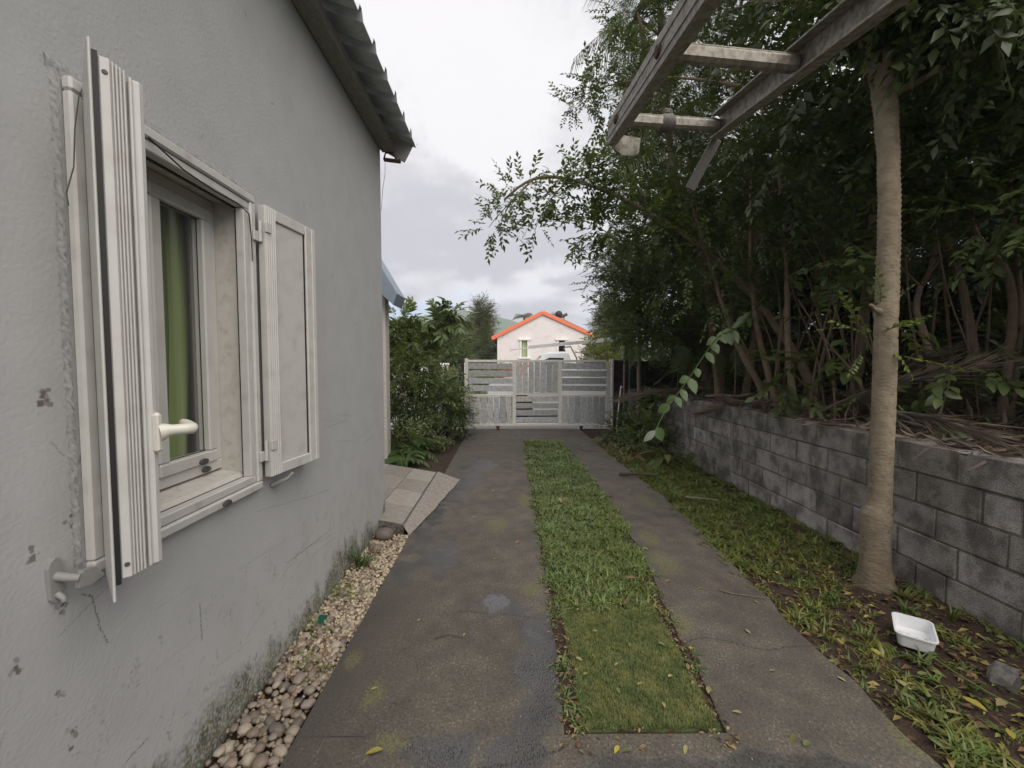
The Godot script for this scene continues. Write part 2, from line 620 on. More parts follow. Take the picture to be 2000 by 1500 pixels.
	tri_map(m, Vector3(5, 5, 5))
	m.albedo_texture = stain
	m = mat("water", 0.05, 0.05, 0.055, 0.03)


# dirt, scratches and algae on the grey wall: z from -0.9 (left) to -4.1, y from 3.45 (top) to 0
func wall_marks() -> ImageTexture:
	var w := 1024
	var h := 1104
	var zs := 3.2 / w
	var ys := 3.57 / h
	var im := Image.create_empty(w, h, false, Image.FORMAT_RGBA8)
	im.fill(Color(0.3, 0.3, 0.29, 0.0))
	var big := noise(61, 0.012, 5)
	var fine := noise(62, 0.11, 3)
	var run := noise(63, 0.05, 3)
	# algae and splash dirt in ragged tongues along the foot
	for y in range(int(h - 0.74 / ys), h):
		var hy := maxf(0.0, (h - y) * ys - 0.12)
		for x in w:
			var reach := 0.19 + 0.16 * run.get_noise_1d(x * 0.2) + 0.06 * big.get_noise_2d(x * 2.0, y * 2.0) + 0.05 * fine.get_noise_2d(x * 0.8, y * 0.8)
			if hy < reach:
				var a := clampf((reach - hy) / 0.13, 0.0, 1.0) * (0.74 + 0.8 * fine.get_noise_2d(x * 1.6, y * 1.6) + 0.5 * big.get_noise_2d(x * 5.0, y * 3.0))
				var c := Color(0.42, 0.42, 0.29).lerp(Color(0.27, 0.26, 0.19), clampf(0.5 + big.get_noise_2d(x * 2.0, y * 2.0) * 1.6, 0.0, 1.0))
				im.set_pixel(x, y, Color(c.r, c.g, c.b, clampf(a, 0.0, 0.93)))
			elif hy < 0.6:
				var s := big.get_noise_2d(x * 3.0, y * 1.2) + fine.get_noise_2d(x * 1.6, y * 1.6) * 0.6
				if s > 0.45:
					im.set_pixel(x, y, Color(0.45, 0.445, 0.41, clampf((s - 0.45) * 2.0, 0.0, 0.45)))
	# scattered smudges and flecks
	rng.seed = 64
	for i in 110:
		var z := -rnd(0.92, 4.0)
		var y := pow(rng.randf(), 2.2) * 3.2
		var dark := rnd(0.22, 0.42)
		scratch(im, Vector2(z, y), Vector2(z - rnd(-0.05, 0.05), y + rnd(-0.05, 0.05)), rnd(0.4, 1.3), Color(dark, dark * 0.96, dark * 0.9, rnd(0.1, 0.4)))
	for i in 34:
		var z := -rnd(1.0, 3.9)
		var y := rnd(0.2, 1.3)
		var s := Vector2(-rnd(0.1, 0.5), rnd(-0.1, 0.16))
		scratch(im, Vector2(z, y), Vector2(z, y) + s, rnd(0.5, 1.0), Color(0.42, 0.42, 0.41, rnd(0.2, 0.55)))
	# the marks one can point to in the photograph
	for m in [[[-1.158, 0.869], [-1.185, 0.847]], [[-1.185, 0.847], [-1.203, 0.747]], [[-1.203, 0.747], [-1.224, 0.688]], [[-1.594, 0.589], [-1.6, 0.445]], [[-1.346, 0.289], [-1.262, 0.285]], [[-2.229, 0.444], [-2.745, 0.402]]]:
		scratch(im, Vector2(m[0][0], m[0][1]), Vector2(m[1][0], m[1][1]), 0.5, Color(0.27, 0.27, 0.26, 0.75))
	for m in [[[-1.559, 0.677], [-1.393, 0.687]], [[-1.575, 0.476], [-1.404, 0.484]], [[-2.689, 1.525], [-2.813, 1.725]]]:
		scratch(im, Vector2(m[0][0], m[0][1]), Vector2(m[1][0], m[1][1]), 0.6, Color(0.80, 0.80, 0.79, 0.7))
	for p in [[-1.083, 1.434], [-1.091, 1.414], [-1.094, 1.405], [-1.14, 1.078], [-1.045, 1.034], [-0.99, 0.783], [-1.086, 0.65], [-1.119, 0.517], [-1.103, 0.858], [-1.11, 0.469]]:
		for k in 6:
			var o := Vector2(rnd(-0.014, 0.014), rnd(-0.02, 0.02))
			scratch(im, Vector2(p[0], p[1]) + o, Vector2(p[0], p[1]) + o * rnd(0.2, 1.4), rnd(0.7, 1.8), Color(0.30, 0.22, 0.18, rnd(0.35, 0.8)))
	return ImageTexture.create_from_image(im)


func scratch(im: Image, a: Vector2, b: Vector2, r: float, c: Color) -> void:
	var zs := 3.2 / im.get_width()
	var ys := 3.57 / im.get_height()
	var p := Vector2((-a.x - 0.9) / zs, (3.45 - a.y) / ys)
	var q := Vector2((-b.x - 0.9) / zs, (3.45 - b.y) / ys)
	var k := int(p.distance_to(q) / 0.7) + 1
	for i in k + 1:
		var o := p.lerp(q, float(i) / k) + Vector2(rnd(-0.7, 0.7), rnd(-0.7, 0.7))
		for dy in range(-3, 4):
			for dx in range(-3, 4):
				var x := int(o.x) + dx
				var y := int(o.y) + dy
				if x < 0 or y < 0 or x >= im.get_width() or y >= im.get_height() or Vector2(dx, dy).length() > r:
					continue
				var was := im.get_pixel(x, y)
				if was.a < c.a:
					im.set_pixel(x, y, c)


# concrete of the drive: colour and roughness maps over x -0.86..1.74, z -0.4..-9.7
func drive_material() -> StandardMaterial3D:
	var w := 640
	var h := 1920
	var xs := 2.6 / w
	var zs := 9.3 / h
	var big := noise(71, 1.1, 4)
	var mid := noise(72, 5.0, 4)
	var grain := noise(73, 95.0, 3, FastNoiseLite.TYPE_PERLIN)
	# wet places: x, z, half width, half length, how wet
	var wet := [[-0.081, -2.62, 0.075, 0.09, 1.0], [0.03, -2.53, 0.16, 0.06, 0.5], [0.19, -2.3, 0.09, 0.2, 0.62], [0.17, -2.0, 0.105, 0.26, 0.8], [0.13, -1.78, 0.09, 0.14, 0.6], [0.0, -1.57, 0.19, 0.09, 0.8], [-0.24, -1.57, 0.17, 0.10, 0.85], [-0.22, -1.58, 0.05, 0.04, 1.15],
		[-0.56, -3.28, 0.17, 0.26, 0.7], [-0.72, -3.7, 0.10, 0.3, 0.6], [-0.72, -4.26, 0.14, 0.45, 0.75], [-0.60, -4.85, 0.13, 0.4, 0.65], [-0.47, -5.5, 0.16, 0.4, 0.5], [-0.38, -6.2, 0.22, 0.4, 0.6], [-0.74, -3.05, 0.09, 0.25, 0.55], [0.9, -1.5, 0.6, 0.07, 0.45], [1.1, -1.42, 0.6, 0.12, 0.4], [0.4, -1.35, 0.6, 0.12, 0.45], [0.4, -8.7, 0.35, 0.3, 0.6]]
	var moss := [[0.169, -2.781, 0.085, 0.12], [-0.78, -2.1, 0.05, 0.1], [-0.6, -1.87, 0.06, 0.1], [1.006, -2.405, 0.08, 0.13], [1.187, -3.133, 0.12, 0.22], [-0.466, -1.633, 0.08, 0.06], [1.60, -1.6, 0.07, 0.12], [1.22, -3.6, 0.1, 0.2], [0.2, -4.6, 0.1, 0.3], [1.5, -4.6, 0.1, 0.3], [-0.1, -3.9, 0.13, 0.2]]
	var cracks := [[-0.30, -2.53], [-0.217, -2.521], [-0.09, -2.50], [0.03, -2.492], [0.16, -2.45], [0.268, -2.438], [9, 9], [0.941, -2.211], [1.01, -2.25], [1.09, -2.264], [1.207, -2.22], [1.29, -2.17], [1.362, -2.157], [1.5, -2.18], [1.653, -2.186], [9, 9], [-0.2, -1.50], [-0.001, -1.53], [0.177, -1.581], [0.228, -1.598]]
	var ca := PackedByteArray()
	var ra := PackedByteArray()
	ca.resize(w * h * 3)
	ra.resize(w * h)
	rng.seed = 73
	for y in h:
		var z := -0.4 - y * zs
		var nw := []
		for k in wet:
			if absf(z - k[1]) < k[3] * 1.7:
				nw.append(k)
		var nm := []
		for k in moss:
			if absf(z - k[1]) < k[3] * 1.6:
				nm.append(k)
		for x in w:
			var px := -0.86 + x * xs
			var b := big.get_noise_2d(px, z)
			var m := mid.get_noise_2d(px, z)
			var g := grain.get_noise_2d(px, z) * 0.8 + (rng.randf() - 0.5) * 0.45
			var t := clampf(0.5 + b * 0.45 + m * 0.34, 0.0, 1.0)
			var r := lerpf(0.040, 0.102, t)
			var gr := lerpf(0.0335, 0.0835, t)
			var bl := lerpf(0.025, 0.060, t)
			var k1 := 1.0 + g * 1.35 + m * 0.15
			r *= k1; gr *= k1; bl *= k1
			if g + m * 0.3 > 0.47:                       # pale aggregate
				r += 0.08; gr += 0.072; bl += 0.056
			# dark algae near the pebbles, broken by the grain
			var dk := clampf((-0.50 - px + b * 0.35 + m * 0.22) * 3.0, 0.0, 1.0) * clampf((z + 3.2) * -1.0 * -1.5, 0.0, 1.0)
			var kd := 1.0 - 0.6 * dk * clampf(0.75 + g, 0.0, 1.0)
			r *= kd * 0.99; gr *= kd; bl *= kd
			var ro := 0.93 + g * 0.06
			var wt := 0.0
			for k in nw:
				var d := Vector2((px - k[0]) / k[2], (z - k[1]) / k[3]).length() + m * 0.75 + b * 0.35
				wt = maxf(wt, k[4] * clampf((1.12 - d) * 3.2, 0.0, 1.0))
			if wt > 0.0:
				var kw := 1.0 - 0.56 * minf(wt, 1.0)
				r *= kw * 0.92; gr *= kw; bl *= kw * 1.2
				ro = lerpf(ro, 0.04 + 0.13 * clampf(0.5 + g + m * 0.6, 0.0, 1.0), clampf(wt, 0.0, 1.0))
				if wt > 0.95:
					ro = lerpf(ro, 0.06, clampf((wt - 0.95) * 4.0, 0.0, 1.0))
			for k in nm:
				var d := Vector2((px - k[0]) / k[2], (z - k[1]) / k[3]).length() + m * 0.7
				var mo := clampf((1.0 - d) * 2.0, 0.0, 1.0) * clampf(0.55 + g * 1.4, 0.0, 1.0)
				r = lerpf(r, 0.16, mo * 0.65); gr = lerpf(gr, 0.155, mo * 0.65); bl = lerpf(bl, 0.035, mo * 0.65)
			var i := y * w + x
			ca[i * 3] = int(255.0 * clampf(pow(clampf(r, 0.0, 1.0), 0.4545), 0.0, 1.0))
			ca[i * 3 + 1] = int(255.0 * pow(clampf(gr, 0.0, 1.0), 0.4545))
			ca[i * 3 + 2] = int(255.0 * pow(clampf(bl, 0.0, 1.0), 0.4545))
			ra[i] = int(255.0 * clampf(ro, 0.03, 1.0))
	var im := Image.create_from_data(w, h, false, Image.FORMAT_RGB8, ca)
	rng.seed = 74
	for i in cracks.size() - 1:
		if cracks[i][0] > 5 or cracks[i + 1][0] > 5:
			continue
		var a := Vector2(cracks[i][0], cracks[i][1])
		var e := Vector2(cracks[i + 1][0], cracks[i + 1][1])
		var k := int(a.distance_to(e) / xs) + 1
		for j in k:
			var p := a.lerp(e, float(j) / k) + Vector2(rnd(-1, 1), rnd(-1, 1)) * 0.004
			var x := int((p.x + 0.86) / xs)
			var y := int((-0.4 - p.y) / zs)
			for q in [[0, 0], [0, 1]]:
				if rng.randf() < 0.6:
					im.set_pixel(clampi(x + q[0], 0, w - 1), clampi(y + q[1], 0, h - 1), Color(0.09, 0.08, 0.07))
	var m := mat("drive_concrete", 1, 1, 1, 1.0)
	m.albedo_texture = ImageTexture.create_from_image(im)
	m.roughness_texture = ImageTexture.create_from_image(Image.create_from_data(w, h, false, Image.FORMAT_L8, ra))
	m.metallic_specular = 0.71
	m.roughness_texture_channel = BaseMaterial3D.TEXTURE_CHANNEL_RED
	var hn := noise(75, 0.28, 3)
	relief(m, ImageTexture.create_from_image(hn.get_image(1024, 2048)), 0.22)
	return m


func _ready() -> void:
	var cam := Camera3D.new()
	cam.name = "camera"
	add_child(cam)
	cam.position = Vector3(0, 1.5, 0)
	cam.rotation_degrees = Vector3(-2.862, -0.682, 0)
	cam.fov = 83.52
	cam.near = 0.05
	cam.far = 3000.0
	cam.current = true
	var env := Environment.new()
	env.background_mode = Environment.BG_SKY
	env.sky = Sky.new()
	env.sky.sky_material = make_sky()
	env.tonemap_mode = Environment.TONE_MAPPER_LINEAR
	env.tonemap_exposure = 2.3
	# a little haze, which greys the hill beyond the gate
	env.fog_enabled = true
	env.fog_density = 0.0008
	env.fog_light_color = Color(0.86, 0.9, 0.96)
	env.sdfgi_enabled = true
	env.ssao_enabled = true
	env.ssil_enabled = true
	var we := WorldEnvironment.new()
	we.name = "world"
	we.environment = env
	add_child(we)
	# overcast: a broad bright part of the cloud, behind the camera to the right
	var sun := DirectionalLight3D.new()
	sun.name = "sun"
	add_child(sun)
	sun.look_at_from_position(Vector3(0.34, 0.85, 0.66), Vector3.ZERO)
	sun.light_energy = 0.5
	sun.light_angular_distance = 70.0
	sun.light_color = Color(1.0, 0.97, 0.93)
	sun.shadow_enabled = true

	make_materials()
	build_ground()
	build_grey_house()
	build_window()
	build_porch()
	build_block_wall()
	build_gate()
	build_beyond()
	build_thicket()
	build_front_tree()
	build_left_shrubs()
	build_right_plants()
	build_fronds()
	build_ladder()
	build_pebbles()
	build_grass()
	build_small_things()


# ---------------------------------------------------------------- the ground
func sheet(x0: float, x1: float, z0: float, z1: float, step: float, height: Callable) -> MB:
	var b := MB.new()
	var nx := maxi(1, int(absf(x1 - x0) / step))
	var nz := maxi(1, int(absf(z1 - z0) / step))
	for j in nz + 1:
		for i in nx + 1:
			var x := lerpf(x0, x1, float(i) / nx)
			var z := lerpf(z0, z1, float(j) / nz)
			var e := step * 0.5
			var hx: float = height.call(x + e, z) - height.call(x - e, z)
			var hz: float = height.call(x, z + e) - height.call(x, z - e)
			b.vert(Vector3(x, height.call(x, z), z), Vector3(-hx, step, -hz).normalized(), Vector2(x, z))
	for j in nz:
		for i in nx:
			var p := j * (nx + 1) + i
			var q := p + nx + 1
			b.ix.append_array([p, p + 1, q, p + 1, q + 1, q])   # z0 is the far side
	return b


func soft(pts: Array, z: float) -> float:
	if z >= pts[0][0]:
		return pts[0][1]
	for i in pts.size() - 1:
		if z >= pts[i + 1][0]:
			return lerpf(pts[i][1], pts[i + 1][1], (z - pts[i][0]) / (pts[i + 1][0] - pts[i][0]))
	return pts[-1][1]


var edge_noise := noise(81, 2.2, 4)


func drive_left(z: float) -> float:      # edge of the grass strip, left
	return soft([[-1.6, 0.238], [-2.8, 0.272], [-4.1, 0.272], [-8.2, 0.33]], z) + edge_noise.get_noise_2d(z, 1.0) * 0.02


func drive_right(z: float) -> float:     # edge of the grass strip, right
	return soft([[-1.6, 0.90], [-2.4, 0.955], [-3.4, 1.075], [-4.6, 1.12], [-6.5, 1.09], [-8.2, 1.03]], z) + edge_noise.get_noise_2d(z, 9.0) * 0.03


func drive_outer(z: float) -> float:     # edge of the drive towards the block wall
	return soft([[-1.0, 1.59], [-2.2, 1.63], [-3.0, 1.68], [-4.7, 1.75], [-7.2, 1.66], [-9.7, 1.64]], z) + edge_noise.get_noise_2d(z, 17.0) * 0.03


func verge_height(x: float, z: float) -> float:
	return -0.035 + 0.03 * edge_noise.get_noise_2d(x * 2.0, z * 2.0) + 0.03 * smoothstep(1.9, 2.7, x)


func terrace_height(x: float, z: float) -> float:
	return 0.90 + 0.10 * edge_noise.get_noise_2d(x * 0.7 + 30.0, z * 0.7) + maxf(0.0, x - 3.2) * 0.05


func build_ground() -> void:
	structure(sheet(-900, 900, -900, 60, 60.0, func(_x, _z): return -0.16), mats.far_ground, "ground")
	var b := MB.new()
	var uvof := func(p: Vector3) -> Vector2: return Vector2((p.x + 0.86) / 2.6, (-0.4 - p.z) / 9.3)
	var step := 0.06
	var rows := int(11.7 / step)
	for i in rows:
		var za := 2.0 - i * step
		var zb := za - step
		var inside := za < -1.6 and zb > -8.16
		var spans := []
		if inside:
			spans = [[-0.845, -0.845, drive_left(za), drive_left(zb)], [drive_right(za), drive_right(zb), drive_outer(za), drive_outer(zb)]]
		else:
			spans = [[-0.845, -0.845, drive_outer(za), drive_outer(zb)]]
		for s in spans:
			var cells := 6 if inside else 10
			for k in cells:
				var p := []
				for e in [[k, 0], [k + 1, 0], [k + 1, 1], [k, 1]]:
					var x := lerpf(s[e[1]], s[2 + e[1]], float(e[0]) / cells)
					var z := za if e[1] == 0 else zb
					p.append(Vector3(x, 0.006 * edge_noise.get_noise_2d(x * 1.3, z * 1.3), z))
				b.quad(p[0], p[1], p[2], p[3], uvof.call(p[0]), uvof.call(p[1]), uvof.call(p[2]), uvof.call(p[3]))
			for e in [[0, -1.0], [2, 1.0]]:
				var p0 := Vector3(s[e[0]], 0.006 * edge_noise.get_noise_2d(s[e[0]] * 1.3, za * 1.3), za)
				var p1 := Vector3(s[e[0] + 1], 0.006 * edge_noise.get_noise_2d(s[e[0] + 1] * 1.3, zb * 1.3), zb)
				var d := Vector3(0, -0.1, 0)
				if e[1] > 0.0:
					b.quad(p0 + d, p1 + d, p1, p0, uvof.call(p0), uvof.call(p1), uvof.call(p1), uvof.call(p0))
				else:
					b.quad(p1 + d, p0 + d, p0, p1, uvof.call(p1), uvof.call(p0), uvof.call(p0), uvof.call(p1))
		if (za < -1.6) != (za + step < -1.6) or (inside != (za - step < -1.6 and zb - step > -8.16) and za < -5.0):
			# end faces of the slab at both ends of the planted strip
			var zc := za if za > -5.0 else zb
			var s := 1.0 if za > -5.0 else -1.0
			var a := Vector3(drive_left(zc), 0.0, zc)
			var c := Vector3(drive_right(zc), 0.0, zc)
			var d := Vector3(0, -0.1, 0)
			if s > 0.0:
				b.quad(c + d, a + d, a, c, uvof.call(c), uvof.call(a), uvof.call(a), uvof.call(c))
			else:
				b.quad(a + d, c + d, c, a, uvof.call(a), uvof.call(c), uvof.call(c), uvof.call(a))
	structure(b, drive_material(), "driveway")
	structure(sheet(0.2, 1.2, -8.2, -1.5, 0.05, func(x, z): return -0.010 + 0.014 * edge_noise.get_noise_2d(x * 5.0, z * 5.0)), mats.soil, "soil_strip")
	structure(sheet(-1.162, -0.83, -3.84, 2.0, 0.04, func(x, z): return -0.05 + 0.012 * edge_noise.get_noise_2d(x * 6.0, z * 6.0)), mats.soil, "pebble_bed")
	structure(sheet(1.5, 2.77, -9.7, 2.0, 0.05, verge_height), mats.soil, "verge")
	structure(sheet(2.93, 14.0, -16.0, 2.0, 0.15, terrace_height), mats.soil, "terrace")
	structure(sheet(-3.6, -0.84, -9.6, -5.62, 0.1, func(x, z): return -0.02 + 0.02 * edge_noise.get_noise_2d(x * 3.0, z * 3.0)), mats.soil, "planting_bed")
	structure(sheet(-9.0, 12.0, -16.0, -9.72, 1.0, func(_x, _z): return -0.012), mats.pale_concrete, "road")
	# wooded hill far off
	var hn := noise(82, 0.008, 5)
	var hill := sheet(-420, 300, -760, -260, 6.0, func(x, z): return -2.0 + maxf(0.0, 1.0 - absf(z + 520.0) / 260.0) * (maxf(0.0, 64.0 - absf(x + 60.0) * 0.20) + 16.0 * hn.get_noise_2d(x, z)) + 3.0 * hn.get_noise_2d(x * 9.0, z * 9.0))
	var m := mat("hill_woods", 0.15, 0.19, 0.13, 0.95)
	tri_map(m, Vector3(0.01, 0.01, 0.01))
	m.albedo_texture = ntex(83, 0.03, 6, [[0.0, 0.45, 0.5, 0.5], [0.5, 0.8, 0.85, 0.8], [0.75, 1.0, 1.0, 0.85], [1.0, 1.0, 1.0, 0.8]])
	structure(hill, m, "hill")


# ---------------------------------------------------------------- the grey house
func wall_face(b: MB, z0: float, z1: float, y0: float, y1: float) -> void:
	# outer face of the wall at WALL_X, looking towards +x; z0 nearer the camera than z1
	var p := [Vector3(WALL_X, y0, z0), Vector3(WALL_X, y0, z1), Vector3(WALL_X, y1, z1), Vector3(WALL_X, y1, z0)]
	var i := b.v.size()
	for q in p:
		b.vert(q, Vector3.RIGHT, Vector2(-q.z, -q.y) * 0.55, Vector2((-q.z - 0.9) / 3.2, (3.45 - q.y) / 3.57))
	b.ix.append_array([i, i + 2, i + 1, i, i + 3, i + 2])


const WIN := [-1.22, -1.94, 0.975, 2.20]      # opening: z near, z far, sill, head
var house: Node3D


func build_grey_house() -> void:
	house = thing("grey_house", Vector3(WALL_X, 0, -2), "grey rendered house with white shuttered window and ribbed metal roof edge", "house")
	var b := MB.new()
	b.use_uv2 = true
	wall_face(b, 2.5, WIN[0], -0.1, 3.6)
	wall_face(b, WIN[1], -4.05, -0.1, 3.6)
	wall_face(b, WIN[0], WIN[1], -0.1, WIN[2])
	wall_face(b, WIN[0], WIN[1], WIN[3], 3.6)
	# the far corner is slightly rounded, then the end wall and the other walls of the house
	var back := WALL_X - 0.24
	put(b, mats.grey_render, "wall", house)
	var e := MB.new()
	e.quad(Vector3(WALL_X, -0.1, -4.05), Vector3(-5.5, -0.1, -4.05), Vector3(-5.5, 3.6, -4.05), Vector3(WALL_X, 3.6, -4.05))
	e.quad(Vector3(back, -0.1, WIN[1]), Vector3(back, -0.1, -3.85), Vector3(back, 3.2, -3.85), Vector3(back, 3.2, WIN[1]))
	e.quad(Vector3(back, -0.1, 2.3), Vector3(back, -0.1, WIN[0]), Vector3(back, 3.2, WIN[0]), Vector3(back, 3.2, 2.3))
	e.quad(Vector3(back, -0.1, WIN[0]), Vector3(back, -0.1, WIN[1]), Vector3(back, WIN[2], WIN[1]), Vector3(back, WIN[2], WIN[0]))
	e.quad(Vector3(back, WIN[3], WIN[0]), Vector3(back, WIN[3], WIN[1]), Vector3(back, 3.2, WIN[1]), Vector3(back, 3.2, WIN[0]))
	e.box(at(Vector3(-3.4, 1.6, -3.95)), Vector3(4.0, 3.4, 0.16))
	e.box(at(Vector3(-3.4, 1.6, 2.4)), Vector3(4.0, 3.4, 0.2))
	e.box(at(Vector3(-5.4, 1.6, -0.8)), Vector3(0.18, 3.4, 6.2))
	e.box(at(Vector3(-3.4, 3.25, -0.8)), Vector3(4.0, 0.1, 6.2))
	e.box(at(Vector3(-3.4, -0.05, -0.8)), Vector3(4.0, 0.1, 6.2))
	put(e, mats.room_paint, "inner_wall", house)
	# eave: a board under the sheet, then the ribbed sheet itself
	var f := MB.new()
	f.bar(Vector3(-1.095, 3.475, 2.5), Vector3(-1.095, 3.475, -4.10), 0.12, 0.07, 0.006)
	put(f, mats.eave_board, "eave_board", house)
	put(roof_sheet(), mats.roof_sheet, "roof", house)
	var g := MB.new()
	g.prism(at(Vector3(0, 0, -4.135)), PackedVector2Array([Vector2(-0.955, 3.365), Vector2(-0.86, 3.545), Vector2(-0.9, 3.575), Vector2(-1.9, 3.9), Vector2(-1.9, 3.78), Vector2(-1.155, 3.47)]), 0.018)
	put(g, mats.grey_paint_metal, "end_trim", house)
	# lamp bracket left hanging at the corner of the eave
	var l := thing("floodlight_bracket", Vector3(-1.1, 3.35, -4.1), "rusty empty lamp bracket hanging under the corner of the metal eave", "bracket")
	var r := MB.new()
	r.tube([Vector3(-1.06, 3.56, -4.07), Vector3(-1.075, 3.50, -4.085), Vector3(-1.105, 3.43, -4.09)], [0.006, 0.006, 0.006], 6)
	put(r, mats.rust, "stem", l)
	var u := MB.new()
	u.tube([Vector3(-1.135, 3.385, -4.09), Vector3(-1.12, 3.435, -4.09), Vector3(-1.06, 3.435, -4.09), Vector3(-1.02, 3.375, -4.10)], [0.008, 0.008, 0.008, 0.008], 6)
	put(u, mats.rust, "yoke", l)
	var k := MB.new()
	k.bar(Vector3(-1.14, 3.375, -4.09), Vector3(-0.985, 3.365, -4.11), 0.05, 0.022, 0.006)
	put(k, mats.rust, "cross_bar", l)
	var wire := MB.new()
	wire.tube([Vector3(-1.125, 3.37, -4.09), Vector3(-1.13, 3.25, -4.1), Vector3(-1.15, 3.1, -4.085), Vector3(-1.157, 2.9, -4.056)], [0.0022, 0.0022, 0.0022, 0.0022], 5)
	put(wire, mats.rust, "wire", l)


func roof_sheet() -> MB:
	var b := MB.new()
	var prof := []
	var z := 2.62
	while z > -4.13:
		prof.append_array([[z, 0.0], [z - 0.175, 0.0], [z - 0.205, 0.058], [z - 0.240, 0.058]])
		z -= 0.265
	var slope := 0.33
	var row := func(x: float, off: float) -> Array:
		var out := []
		for q in prof:
			out.append(Vector3(x, 3.525 + q[1] + off + (-0.86 - x) * slope, q[0]))
		return out
	var top0: Array = row.call(-0.855, 0.004)
	var top1: Array = row.call(-3.4, 0.004)
	var bot0: Array = row.call(-0.855, 0.0)
	var bot1: Array = row.call(-3.4, 0.0)
	for i in prof.size() - 1:
		b.quad(top0[i], top0[i + 1], top1[i + 1], top1[i])
		b.quad(bot1[i], bot1[i + 1], bot0[i + 1], bot0[i])
		b.quad(bot0[i], bot0[i + 1], top0[i + 1], top0[i])
	return b


func frame(b: MB, x0: float, x1: float, z0: float, z1: float, y0: float, y1: float, w: float, bev := 0.003) -> void:
	# four bars round an opening in the plane of the wall; the uprights butt against the cross bars
	var xm := (x0 + x1) * 0.5
	var dx := x1 - x0
	b.box(at(Vector3(xm, y1 - w * 0.5, (z0 + z1) * 0.5)), Vector3(dx, w, absf(z1 - z0)), bev)
	b.box(at(Vector3(xm, y0 + w * 0.5, (z0 + z1) * 0.5)), Vector3(dx, w, absf(z1 - z0)), bev)
	for z in [z0 - w * 0.5, z1 + w * 0.5]:
		b.box(at(Vector3(xm, (y0 + y1) * 0.5, z)), Vector3(dx - 0.002, y1 - y0 - w * 2.0, w), bev)


